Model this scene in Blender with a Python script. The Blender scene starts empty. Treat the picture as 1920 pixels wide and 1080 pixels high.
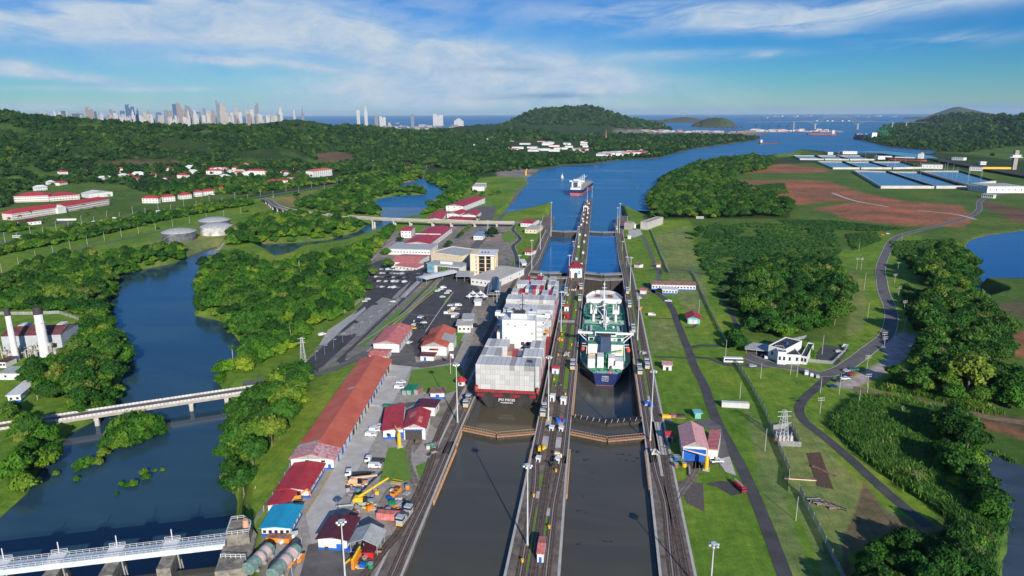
import bpy, math, random
import numpy as np
from mathutils import Vector, Matrix, noise as mnoise
random.seed(7); RNG = np.random.default_rng(7)
sc = bpy.context.scene
# ---------------------------------------------------------------- camera
CAMH = 140.0; FPX = 1280.0
PITCH = math.atan((540-213.5)/FPX); YAW = math.radians(7.16); ROLL = math.radians(0.2)
def _basis():
    cp, sp = math.cos(PITCH), math.sin(PITCH); s, c = math.sin(YAW), math.cos(YAW)
    f = np.array([-s*cp, c*cp, -sp]); r = np.array([c, s, 0.]); u = np.cross(r, f)
    cr, sr = math.cos(ROLL), math.sin(ROLL)
    return f, r*cr-u*sr, u*cr+r*sr
BF, BR, BU = _basis()
cd = bpy.data.cameras.new('camera'); cam = bpy.data.objects.new('camera', cd)
sc.collection.objects.link(cam); sc.camera = cam
M = Matrix(((BR[0], BU[0], -BF[0], 0), (BR[1], BU[1], -BF[1], 0), (BR[2], BU[2], -BF[2], CAMH), (0, 0, 0, 1)))
cam.matrix_world = M
cd.sensor_width = 36; cd.lens = 36*FPX/1920; cd.clip_start = 1; cd.clip_end = 200000
# ---------------------------------------------------------------- sun, sky, exposure
SUN_EL = math.radians(23); SUN_AZ = math.radians(-24)   # the sun stands behind the camera and to its right
SDIR = Vector((math.sin(-SUN_AZ)*math.cos(SUN_EL), -math.cos(SUN_AZ)*math.cos(SUN_EL), math.sin(SUN_EL)))
sl = bpy.data.lights.new('sun', 'SUN'); sl.energy = 4.3; sl.angle = math.radians(0.5); sl.color = (1, .93, .82)
sun = bpy.data.objects.new('sun', sl); sc.collection.objects.link(sun)
sun.rotation_euler = SDIR.to_track_quat('Z', 'Y').to_euler(); sun.location = (0, -50, 300)
sc.view_settings.view_transform = 'Standard'; sc.view_settings.look = 'None'; sc.view_settings.gamma = 1
sc.view_settings.exposure = 0.55
W = bpy.data.worlds.new("World"); sc.world = W; W.use_nodes = True
nt = W.node_tree; nt.nodes.clear()
class NB:
    def __init__(s, nt): s.nt = nt
    def n(s, t, **k):
        o = s.nt.nodes.new(t)
        for a, b in k.items(): setattr(o, a, b)
        return o
    def m(s, op, a, b=0.0, c=0.0):
        o = s.n('ShaderNodeMath', operation=op)
        for i, v in enumerate((a, b, c)):
            if isinstance(v, (int, float)): o.inputs[i].default_value = v
            else: s.nt.links.new(v, o.inputs[i])
        return o.outputs[0]
    def l(s, a, b): s.nt.links.new(a, b)
    def mix(s, f, a, b, mode='MIX'):
        o = s.n('ShaderNodeMix', data_type='RGBA', blend_type=mode)
        for i, v in ((0, f), (6, a), (7, b)):
            if isinstance(v, (int, float)): o.inputs[i].default_value = v
            elif isinstance(v, tuple): o.inputs[i].default_value = (*v[:3], 1)
            else: s.nt.links.new(v, o.inputs[i])
        return o.outputs[2]
    def ramp(s, f, stops):
        o = s.n('ShaderNodeValToRGB'); s.l(f, o.inputs[0]); e = o.color_ramp.elements
        while len(e) < len(stops): e.new(0.5)
        for q, (p, c) in zip(e, stops):
            q.position = p; q.color = (*c, 1) if isinstance(c, tuple) else (c, c, c, 1)
        return o.outputs[0]
    def noise(s, vec, scale, detail=4, rough=.55, dist=0.0):
        o = s.n('ShaderNodeTexNoise'); o.inputs['Scale'].default_value = scale; o.inputs['Detail'].default_value = detail
        o.inputs['Roughness'].default_value = rough; o.inputs['Distortion'].default_value = dist
        if vec is not None: s.l(vec, o.inputs['Vector'])
        return o.outputs[0]
def build_sky():
    b = NB(nt)
    sky = b.n('ShaderNodeTexSky', sky_type='NISHITA'); sky.sun_disc = False; sky.sun_elevation = SUN_EL
    sky.sun_rotation = math.pi-math.radians(24); sky.altitude = 100; sky.air_density = 1.0; sky.dust_density = .25; sky.ozone_density = 2.5
    tc = b.n('ShaderNodeTexCoord'); sp = b.n('ShaderNodeSeparateXYZ'); b.l(tc.outputs['Generated'], sp.inputs[0])
    X, Y, Z = sp.outputs
    # degrees of azimuth and elevation seen from the place
    az = b.m('MULTIPLY', b.m('ARCTAN2', X, Y), 57.2958)
    el = b.m('MULTIPLY', b.m('ARCSINE', Z), 57.2958)
    def coord(rot, sx, sy, ox=0, oy=0):
        c, s_ = math.cos(math.radians(rot)), math.sin(math.radians(rot))
        u = b.m('ADD', b.m('MULTIPLY', az, c), b.m('MULTIPLY', el, s_)); v = b.m('SUBTRACT', b.m('MULTIPLY', el, c), b.m('MULTIPLY', az, s_))
        o = b.n('ShaderNodeCombineXYZ'); b.l(b.m('MULTIPLY', u, sx), o.inputs[0]); b.l(b.m('MULTIPLY', v, sy), o.inputs[1]); o.inputs[2].default_value = ox
        return o.outputs[0]
    def band(a0, e0, rot, ra, re, p=2.0):   # soft ellipse, 1 in the middle
        c, s_ = math.cos(math.radians(rot)), math.sin(math.radians(rot))
        da = b.m('SUBTRACT', az, a0); de = b.m('SUBTRACT', el, e0)
        u = b.m('DIVIDE', b.m('ADD', b.m('MULTIPLY', da, c), b.m('MULTIPLY', de, s_)), ra)
        v = b.m('DIVIDE', b.m('SUBTRACT', b.m('MULTIPLY', de, c), b.m('MULTIPLY', da, s_)), re)
        r2 = b.m('ADD', b.m('POWER', b.m('ABSOLUTE', u), p), b.m('POWER', b.m('ABSOLUTE', v), p))
        return b.m('POWER', 2.718, b.m('MULTIPLY', r2, -1.0))
    n1 = b.noise(coord(-5, .07, .30), 1.0, 7, .52, .9)
    n2 = b.noise(coord(5, .10, .55, 4), 1.0, 7, .55, 1.0)
    n3 = b.noise(coord(0, .25, .55, 9), 1.0, 9, .7, .4)
    def sm(x, lo, hi):
        o = b.n('ShaderNodeMapRange', interpolation_type='SMOOTHSTEP'); b.l(x, o.inputs[0]); o.inputs[1].default_value = lo; o.inputs[2].default_value = hi
        return o.outputs[0]
    CL = CLOUDS
    tot = None
    for (src, lo, hi, amp, els) in CL:
        n = sm({1: n1, 2: n2, 3: n3}[src], lo, hi)
        for e in els:
            t = b.m('MULTIPLY', b.m('MULTIPLY', n, band(*e[:5])), amp*e[5])
            tot = t if tot is None else b.m('ADD', tot, t)
    # thin veil high overhead, seen in the water's reflections
    hi_ = b.m('MULTIPLY', sm(n1, .45, .8), sm(el, 12, 30)); tot = b.m('ADD', tot, b.m('MULTIPLY', hi_, .25))
    tot = b.m('MINIMUM', tot, .95)
    tint = b.ramp(b.m('DIVIDE', el, 40), SKYTINT)
    base = b.mix(1.0, sky.outputs[0], tint, 'MULTIPLY')
    shade = b.ramp(n3, [(.35, (1.75, 2.55, 3.6)), (.65, (2.9, 3.3, 3.7))])
    col = b.mix(tot, base, shade)
    # grey undersides
    tg = None
    for e in GREYS:
        t = b.m('MULTIPLY', band(*e[:5]), b.m('MULTIPLY', sm(n2, .35, .6), e[5])); tg = t if tg is None else b.m('ADD', tg, t)
    col = b.mix(b.m('MINIMUM', tg, .8), col, (.72, 1.5, 2.6))
    bg = b.n('ShaderNodeBackground'); b.l(col, bg.inputs[0]); bg.inputs[1].default_value = 0.14
    o = b.n('ShaderNodeOutputWorld'); b.l(bg.outputs[0], o.inputs[0])
def SA(px, py):   # direction of a photo point in degrees
    d = BF*FPX+BR*(px-960)+BU*(540-py); return math.degrees(math.atan2(d[0], d[1])), math.degrees(math.atan2(d[2], math.hypot(d[0], d[1])))
def EL(px, py, rot, rx, ry, s=1.0):
    a, e = SA(px, py); return (a, e, rot, rx/22.0, ry/22.0, s)
SKYTINT = [(0.0, (.20, .33, .42)), (.05, (.12, .29, .42)), (.12, (.05, .23, .44)), (.22, (.015, .19, .44)), (.5, (.13, .36, .62)), (1, (.42, .60, .85))]
CLOUDS = [
 (1, .22, .60, 1.0, [EL(330, 14, 2, 520, 34, .8), EL(120, 42, 0, 420, 26, .8), EL(600, 62, -5, 330, 34, .75), EL(300, 110, -4, 420, 45, .32)]),
 (1, .16, .56, 1.0, [EL(850, 112, -9, 330, 34, .9), EL(1020, 152, 0, 190, 24, 1.0), EL(760, 165, 8, 280, 40, .8), EL(860, 196, 0, 420, 30, .55)]),
 (2, .30, .62, 1.0, [EL(1330, 26, -2, 280, 20, .85), EL(1700, 8, 3, 360, 15, .9), EL(1480, 45, -8, 140, 16, .6), EL(1765, 78, 2, 80, 10, .9), EL(1290, 102, 0, 130, 9, .6), EL(1460, 102, 0, 40, 7, .5)]),
 (2, .25, .5, 1.0, [EL(90, 140, -6, 130, 8, .9), EL(20, 125, 0, 30, 10, .9), EL(420, 114, -2, 60, 7, .8), EL(560, 122, -8, 70, 7, .6), EL(230, 167, 0, 180, 4, .5)]),
 (3, .30, .55, 1.0, [EL(100, 203, 0, 150, 9, .55), EL(640, 196, 0, 14, 16, .35), EL(1072, 194, 0, 13, 12, .9), EL(1090, 200, 0, 30, 7, .5)]),
]
GREYS = [EL(1020, 181, 1, 110, 6, .9), EL(960, 130, 0, 120, 8, .4), EL(1840, 203, 0, 130, 6, .6), EL(1500, 207, 0, 420, 6, .25)]
build_sky()
# ---------------------------------------------------------------- pixel to ground
def ray(px, py): return BF*FPX+BR*(px-960)+BU*(540-py)
def P(px, py, z=0.0):
    d = ray(px, py); t = (z-CAMH)/d[2]; return Vector((d[0]*t, d[1]*t, z))
def Pd(px, py, dist):      # point on the ray at horizontal distance dist
    d = ray(px, py); t = dist/math.hypot(d[0], d[1]); return Vector((d[0]*t, d[1]*t, CAMH+d[2]*t))
def ss(a, b, x):
    t = np.clip((x-a)/(b-a), 0, 1); return t*t*(3-2*t)
def BH(x, y):    # the lie of the land, before banks and hills
    z = -8*ss(600, 700, y)-5*ss(950, 1300, y)
    L = ss(-135, -200, x); return z*(1-L)+(-11-2*ss(950, 1300, y))*L
def Pg(px, py, dz=0.0):
    z = 0.0
    for _ in range(12):
        p = P(px, py, z); z = .5*z+.5*float(BH(p.x, p.y))
    p = P(px, py, z)
    if py < 352 and px < 1300 and 'hills' in globals():      # far slopes: march along the sight line to the hillside
        q = march(px, py)
        if q is not None: p = q; z = q.z
    p.z = z+dz; return p
def march(px, py):
    d = ray(px, py); d = d/math.hypot(d[0], d[1]); R = 900*1.004**np.arange(0, 620); X, Y, Zr = d[0]*R, d[1]*R, CAMH+d[2]*R
    Z = BH(X, Y)+hills(X, Y)*ss(1300, 2200, R); k = np.nonzero(Zr < Z)[0]
    return Vector((X[k[0]], Y[k[0]], float(Z[k[0]]))) if len(k) and k[0] > 0 else None
# ---------------------------------------------------------------- materials
MATS = {}
def mat(name, col=(.5, .5, .5), rough=.8, var=.15, scale=.3, metal=0.0, bump=0.0, col2=None, detail=4, spec=.35, rnd=0.0, attr=None, stripes=None, stain=0.0):
    """procedural principled material: two-tone noise, optional darkened stripes (corrugation groove shade put into the colour, tower floor bands), per-object variation, weather streaks"""
    if name in MATS: return MATS[name]
    m = bpy.data.materials.new(name); m.use_nodes = True; b = NB(m.node_tree); p = m.node_tree.nodes['Principled BSDF']
    tc = b.n('ShaderNodeTexCoord').outputs['Object']
    c2 = col2 or tuple(min(1, c*(1+var)) for c in col); c1 = col if col2 else tuple(c*(1-var) for c in col)
    n = b.noise(tc, scale, detail, .65)
    r = b.n('ShaderNodeMapRange'); b.l(n, r.inputs[0]); r.inputs[1].default_value = .36; r.inputs[2].default_value = .64
    c = b.mix(r.outputs[0], c1, c2)
    if attr:
        a = b.n('ShaderNodeAttribute', attribute_name=attr); c = b.mix(1.0, c, a.outputs[0], 'MULTIPLY')
    if rnd:
        oi = b.n('ShaderNodeObjectInfo'); rr = b.n('ShaderNodeMapRange'); b.l(oi.outputs['Random'], rr.inputs[0]); rr.inputs[3].default_value = 1-rnd; rr.inputs[4].default_value = 1+rnd*.6
        c = b.mix(1.0, c, rr.outputs[0], 'MULTIPLY')
    if stripes:
        ax, per, dk = stripes
        sx = b.n('ShaderNodeSeparateXYZ'); b.l(tc, sx.inputs[0])
        w = b.m('SINE', b.m('MULTIPLY', sx.outputs[ax], 6.2832/per)); w = b.m('ADD', b.m('MULTIPLY', w, dk/2), 1-dk/2)  # bands darken the colour: painted groove shade of corrugation, window floors of towers
        c = b.mix(1.0, c, w, 'MULTIPLY')
    if stain:
        mp = b.n('ShaderNodeMapping'); b.l(tc, mp.inputs[0]); mp.inputs['Scale'].default_value = (1.3, 1.3, .12)
        s = b.noise(mp.outputs[0], .9, 6, .7); q = b.n('ShaderNodeMapRange'); b.l(s, q.inputs[0]); q.inputs[1].default_value = .5; q.inputs[2].default_value = .75
        q.inputs[3].default_value = 0; q.inputs[4].default_value = stain; c = b.mix(q.outputs[0], c, (.12, .085, .06))
    b.l(c, p.inputs['Base Color']); p.inputs['Roughness'].default_value = rough; p.inputs['Metallic'].default_value = metal
    p.inputs['Specular IOR Level'].default_value = spec
    if bump:
        bp = b.n('ShaderNodeBump'); bp.inputs['Strength'].default_value = bump; b.l(n, bp.inputs['Height']); b.l(bp.outputs[0], p.inputs['Normal'])
    MATS[name] = m; return m
# ---------------------------------------------------------------- objects
def link(o): sc.collection.objects.link(o); return o
def tag(o, label=None, cat=None, group=None, kind=None):
    for k, v in (('label', label), ('category', cat), ('group', group), ('kind', kind)):
        if v: o[k] = v
    return o
def T(name, label, cat, loc=(0, 0, 0), rz=0.0, group=None):
    o = bpy.data.objects.new(name, None); link(o); o.location = loc; o.rotation_euler = (0, 0, rz); o.empty_display_size = .5
    return tag(o, label, cat, group)
class MB:
    def __init__(s): s.v = []; s.f = []; s.mi = []; s.sm = False; s.cols = None
    def add(s, vs, fs, mi=0):
        k = len(s.v); s.v += [tuple(q) for q in vs]; s.f += [tuple(i+k for i in f) for f in fs]; s.mi += [mi]*len(fs); return s
    def box(s, x0, x1, y0, y1, z0, z1, mi=0):
        return s.add([(x0, y0, z0), (x1, y0, z0), (x1, y1, z0), (x0, y1, z0), (x0, y0, z1), (x1, y0, z1), (x1, y1, z1), (x0, y1, z1)],
                     [(0, 3, 2, 1), (4, 5, 6, 7), (0, 1, 5, 4), (1, 2, 6, 5), (2, 3, 7, 6), (3, 0, 4, 7)], mi)
    def cb(s, c, sx, sy, sz, mi=0): return s.box(c[0]-sx/2, c[0]+sx/2, c[1]-sy/2, c[1]+sy/2, c[2]-sz/2, c[2]+sz/2, mi)
    def prism(s, poly, z0, z1, mi=0):
        n = len(poly); A = sum(poly[i][0]*poly[(i+1) % n][1]-poly[(i+1) % n][0]*poly[i][1] for i in range(n))
        if A < 0: poly = poly[::-1]
        return s.add([(p[0], p[1], z0) for p in poly]+[(p[0], p[1], z1) for p in poly],
                     [tuple(range(n))[::-1], tuple(range(n, 2*n))]+[(i, (i+1) % n, n+(i+1) % n, n+i) for i in range(n)], mi)
    def tube(s, p, q, r, n=6, r2=None, mi=0):
        p, q = Vector(p), Vector(q); d = (q-p); r2 = r if r2 is None else r2
        if d.length < 1e-6: return s
        a = d.to_track_quat('Z', 'Y').to_matrix(); vs = []
        for k, (c, rr) in enumerate(((p, r), (q, r2))):
            for i in range(n):
                t = 2*math.pi*(i+.5)/n; vs.append(c+a@Vector((rr*math.cos(t), rr*math.sin(t), 0)))
        return s.add(vs, [(i, (i+1) % n, n+(i+1) % n, n+i) for i in range(n)]+[tuple(range(n))[::-1], tuple(range(n, 2*n))], mi)
    def path(s, pts, r, n=6, mi=0):
        for a, b in zip(pts, pts[1:]): s.tube(a, b, r, n, mi=mi)
        return s
    def lathe(s, c, prof, n=16, mi=0):
        vs = []; m = len(prof)
        for (r, z) in prof:
            for i in range(n): t = 2*math.pi*i/n; vs.append((c[0]+r*math.cos(t), c[1]+r*math.sin(t), c[2]+z))
        fs = [(j*n+i, j*n+(i+1) % n, (j+1)*n+(i+1) % n, (j+1)*n+i) for j in range(m-1) for i in range(n)]
        return s.add(vs, fs+[tuple(range(n))[::-1], tuple(range((m-1)*n, m*n))], mi)
    def cyl(s, c, r, h, n=16, r2=None, mi=0): return s.lathe(c, [(r, 0), (r if r2 is None else r2, h)], n, mi)
    def quad(s, a, b, c, d, mi=0): return s.add([a, b, c, d], [(0, 1, 2, 3)], mi)
    def sphere(s, c, rx, ry, rz, n=8, m=5, mi=0):
        prof = [(math.sin(math.pi*(j+.02)/(m+.04)), -math.cos(math.pi*(j+.02)/(m+.04))) for j in range(m+1)]
        vs = [(c[0]+rx*r*math.cos(2*math.pi*i/n), c[1]+ry*r*math.sin(2*math.pi*i/n), c[2]+rz*z) for (r, z) in prof for i in range(n)]
        return s.add(vs, [(j*n+i, j*n+(i+1) % n, (j+1)*n+(i+1) % n, (j+1)*n+i) for j in range(m) for i in range(n)], mi)
    def mesh(s, name, *mats):
        me = bpy.data.meshes.new(name); me.from_pydata(s.v, [], s.f); me.polygons.foreach_set('material_index', s.mi)
        if s.sm: me.polygons.foreach_set('use_smooth', [True]*len(s.f))
        for m in mats: me.materials.append(m)
        return me
    def obj(s, name, mats, parent=None, label=None):
        if not isinstance(mats, (list, tuple)): mats = (mats,)
        o = link(bpy.data.objects.new(name, s.mesh(name, *mats))); o.parent = parent
        if label: o['label'] = label
        return o
def inst(name, me, parent=None, loc=(0, 0, 0), rz=0.0, sc_=None):
    o = link(bpy.data.objects.new(name, me)); o.parent = parent; o.location = loc; o.rotation_euler = (0, 0, rz)
    if sc_: o.scale = sc_ if isinstance(sc_, tuple) else (sc_,)*3
    return o
def copy_tree(o, loc, rz=None, label=None, scale=None):
    c = o.copy(); sc.collection.objects.link(c); c.location = loc
    if rz is not None: c.rotation_euler = (0, 0, rz)
    if label: c['label'] = label
    if scale: c.scale = (scale,)*3
    def rec(a, b):
        for ch in a.children:
            d = ch.copy(); sc.collection.objects.link(d); d.parent = b; rec(ch, d)
    rec(o, c); return c
# ---------------------------------------------------------------- terrain
def PW(pts, z): return np.array([[*P(a, b, z)[:2]] for a, b in pts])
def PGW(pts): return np.array([[*Pg(a, max(b, 221))[:2]] for a, b in pts])
def inside(poly, X, Y):
    r = np.zeros(X.shape, bool); n = len(poly)
    x0, y0 = poly.min(0); x1, y1 = poly.max(0); k = np.where((X >= x0) & (X <= x1) & (Y >= y0) & (Y <= y1)); 
    if len(k[0]) == 0: return r
    xx, yy = X[k], Y[k]; q = np.zeros(xx.shape, bool)
    for i in range(n):
        (ax, ay), (bx, by) = poly[i], poly[(i+1) % n]
        if ay == by: continue
        q ^= ((ay > yy) != (by > yy)) & (xx < (bx-ax)*(yy-ay)/(by-ay)+ax)
    r[k] = q; return r
def sdist(poly, X, Y, reach):   # signed distance, + outside
    x0, y0 = poly.min(0)-reach; x1, y1 = poly.max(0)+reach
    D = np.full(X.shape, float(reach)); k = np.where((X >= x0) & (X <= x1) & (Y >= y0) & (Y <= y1))
    if len(k[0]) == 0: return D
    xx, yy = X[k], Y[k]; d2 = np.full(xx.shape, 1e18); n = len(poly)
    for i in range(n):
        ax, ay = poly[i]; bx, by = poly[(i+1) % n]; ex, ey = bx-ax, by-ay; L = ex*ex+ey*ey+1e-9
        t = np.clip(((xx-ax)*ex+(yy-ay)*ey)/L, 0, 1); d2 = np.minimum(d2, (xx-ax-t*ex)**2+(yy-ay-t*ey)**2)
    d = np.sqrt(d2); d[inside(poly, xx, yy)] *= -1; D[k] = np.clip(d, -reach, reach); return D
def rough_edge(poly, amp, step):    # make a traced outline wander naturally
    out = []; n = len(poly)
    for i in range(n):
        a, b = poly[i], poly[(i+1) % n]; L = np.hypot(*(b-a)); k = max(1, min(40, int(L/step)))
        for j in range(k):
            p = a+(b-a)*j/k
            if j: p = p+np.array([mnoise.noise(Vector((p[0]/step/2, p[1]/step/2, 3.3))), mnoise.noise(Vector((p[0]/step/2, p[1]/step/2, 9.1)))])*amp
            out.append(p)
    return np.array(out)
SEA = -17.0
river1 = rough_edge(PW([(440, 1080), (440, 1000), (443, 940), (428, 890), (412, 830), (425, 790), (440, 755), (415, 740), (405, 715), (412, 690), (445, 668), (462, 655), (440, 632), (415, 603), (362, 592), (372, 560), (367, 520), (377, 500), (412, 474), (405, 462), (370, 474), (330, 493), (260, 507), (222, 522), (213, 545), (203, 575), (208, 592), (227, 622), (245, 660), (238, 695), (225, 722), (222, 750), (210, 775), (130, 815), (112, 850), (75, 885), (55, 925), (0, 975), (-200, 1040), (-260, 1300), (440, 1300)], SEA), 1.6, 8)
river2 = rough_edge(PW([(521, 484), (505, 470), (480, 458), (560, 455), (620, 449), (672, 434), (692, 420), (718, 408), (706, 384), (700, 374), (738, 368), (762, 366), (800, 365), (792, 352), (765, 353), (748, 352), (755, 344), (778, 340), (795, 334), (800, 341), (822, 350), (836, 362), (805, 388), (778, 408), (745, 414), (712, 432), (640, 455), (560, 466), (540, 478)], SEA), 2.5, 14)
def Psea(px, d):
    q = ray(px, 215); t = d/math.hypot(q[0], q[1]); return (q[0]*t, q[1]*t)
canalL = [(935, 411), (991, 343), (985, 333), (1000, 330), (1012, 319), (1050, 311), (1113, 308), (1155, 301), (1232, 297), (1262, 289), (1290, 281), (1340, 274), (1395, 266), (1432, 262), (1400, 259), (1390, 254), (1440, 253), (1440, 250), (1395, 247), (1330, 246), (1240, 244), (1160, 240)]
coastL = [(1100, 238), (985, 236), (900, 237), (860, 241), (760, 240), (690, 238), (640, 236), (560, 233), (470, 231), (300, 229), (-400, 227)]
coastR = [(2400, 222), (1920, 223), (1800, 226), (1700, 232), (1650, 238), (1640, 250), (1607, 262), (1640, 269), (1672, 277), (1760, 284), (1745, 289), (1600, 290), (1500, 280), (1487, 287), (1440, 292), (1345, 303), (1300, 310), (1255, 322), (1236, 340), (1230, 356), (1208, 372), (1213, 386), (1224, 400), (1216, 412)]
sea_poly = np.array([[*P(a, b, SEA)[:2]] for a, b in canalL+coastL]+[Psea(-400, 90000), Psea(2400, 90000)]+[[*P(a, b, SEA)[:2]] for a, b in coastR]+[[40, 1235.], [40, 1000], [-75, 1000], [-80, 1235.]])
LOCK = np.array([[-64, 60.], [31, 60], [31, 900], [40, 1000], [40, 1245], [-74, 1245], [-74, 950], [-64, 900]])
LAKE = PW([(418, 1058), (300, 1072), (-100, 1140), (-400, 1500), (440, 1500)], -4)
pond1 = rough_edge(PW([(1818, 452), (1850, 442), (1920, 433), (2060, 428), (2300, 470), (2300, 560), (1935, 531), (1840, 530), (1836, 537), (1862, 552), (1880, 560), (1838, 572), (1812, 561), (1820, 542), (1843, 512), (1829, 487), (1810, 466)], -9.5), 2, 10)
pond2 = rough_edge(PW([(1833, 838), (1880, 858), (1960, 895), (2300, 960), (2300, 1500), (1920, 1160), (1885, 1080), (1895, 1000), (1888, 965), (1860, 935), (1832, 890), (1824, 862)], -1.5), 2, 7)
WATERS = [(river1, SEA, 9, 14), (river2, SEA, 10, 16), (sea_poly, SEA, 6, 16), (LOCK, -30, .5, 2), (LAKE, -10, 4, 6), (pond1, -9.5, 5, 8), (pond2, -1.5, 4, 8)]
# third-lock water-saving basins are pits as well
def skyh(px, py, d):     # height of a crest seen at (px,py) at distance d
    return Pd(px, py, d).z
RIDGES = [  # crest line in photo points, distance, width in front / behind, ground level there
 ([(-300, 204), (0, 211), (60, 208), (100, 216), (130, 219), (200, 224), (260, 228), (330, 232), (400, 236), (470, 236), (520, 240), (560, 246)], 2900, 900, 900, 14),
 ([(420, 250), (470, 240), (510, 230), (550, 223), (580, 221), (610, 226), (650, 233), (700, 238), (760, 245), (820, 250), (860, 256), (900, 262)], 3600, 900, 700, 12),
 ([(760, 256), (820, 244), (870, 234), (900, 231), (940, 234), (980, 232), (1010, 240), (1060, 252)], 4700, 900, 900, 6),
 ([(900, 246), (950, 233), (975, 220), (1000, 207), (1030, 203), (1060, 201), (1095, 200), (1115, 205), (1140, 214), (1165, 224), (1200, 231), (1235, 238), (1260, 244)], 7600, 1300, 1300, 5),
 ([(1225, 222), (1235, 219), (1262, 216), (1280, 219), (1288, 223)], 13500, 500, 500, 1),
 ([(1268, 240), (1285, 228), (1300, 221), (1320, 219), (1340, 221), (1352, 228), (1360, 236)], 9000, 500, 500, 1),
 ([(1690, 218), (1710, 210), (1730, 202), (1745, 200), (1765, 205), (1790, 210), (1815, 214), (1850, 216), (1860, 220)], 22000, 2500, 2500, 1),
 ([(1670, 232), (1695, 224), (1730, 216), (1765, 213), (1800, 217), (1860, 219), (1900, 217), (1960, 212), (2300, 210)], 8500, 1500, 1500, 8),
 ([(1780, 236), (1830, 224), (1870, 218), (1920, 214), (2000, 210), (2300, 206)], 6200, 1000, 1500, 8),
]
def hills(X, Y, full=False):
    D = np.hypot(X, Y); h = np.zeros(X.shape)
    # azimuth in terms of where the photo puts it on its horizon
    fx = X*BR[0]+Y*BR[1]; fy = X*BF[0]+Y*BF[1]; fz = (0-CAMH)*0
    k = math.hypot(BF[0], BF[1]); px = 960+FPX*math.cos(PITCH)*fx/np.maximum(fy/k, 1)/1.0
    for pts, d, wf, wb, amp in RIDGES:
        xs = [p[0] for p in pts]; hs = [skyh(p[0], p[1], d)-SEA for p in pts]
        hh = np.interp(px, xs, hs); edge = np.minimum(ss(xs[0]-60, xs[0]+5, px), 1-ss(xs[-1]-5, xs[-1]+60, px))
        dd = D-d; fall = np.exp(-(np.where(dd < 0, dd/wf, dd/wb))**2*1.6)
        h = np.maximum(h, np.maximum(hh-(17 if d < 5000 else 12), 0)*edge*fall)
    return h
def fbm(X, Y, s, oct=4, seed=0.0):
    out = np.zeros(X.size); a = 1.0
    xs, ys = X.ravel()/s, Y.ravel()/s
    for o in range(oct):
        f = 2.0**o; ph = seed+o*17.3
        # cheap value noise on a lattice
        u, v = xs*f+ph, ys*f-ph; iu, iv = np.floor(u), np.floor(v); fu, fv = u-iu, v-iv; fu = fu*fu*(3-2*fu); fv = fv*fv*(3-2*fv)
        def hsh(a_, b_):
            q = np.sin(a_*127.1+b_*311.7+ph)*43758.5453; return q-np.floor(q)
        n = (hsh(iu, iv)*(1-fu)+hsh(iu+1, iv)*fu)*(1-fv)+(hsh(iu, iv+1)*(1-fu)+hsh(iu+1, iv+1)*fu)*fv
        out += a*(n-.5); a *= .5
    return out.reshape(X.shape)
def land(X, Y, want_sd=False):
    z = BH(X, Y); D = np.hypot(X, Y)
    HH = hills(X, Y); z = z+HH*ss(1300, 2200, D)
    z += fbm(X, Y, 420, 3, 5)*12*ss(1400, 2600, D)*(np.abs(hills(X, Y)) > 1)
    wet = np.zeros(X.shape, bool)
    for poly, lv, ban, bed in WATERS:
        s = sdist(poly, X, Y, 60 if lv == SEA else 30)
        if poly is sea_poly: s = np.where((HH > 9) & (D > 3000), 60, s)
        t = np.clip(s/ban, 0, 1); zz = lv-.2+(z-lv+.2)*(t*t*(3-2*t)); z = np.where(s <= 0, lv-.2-np.clip(-s/bed, 0, 1)*8, np.where(s < ban, np.minimum(zz, np.maximum(z, lv)), z)); wet |= s <= 0
    return z, wet
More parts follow.
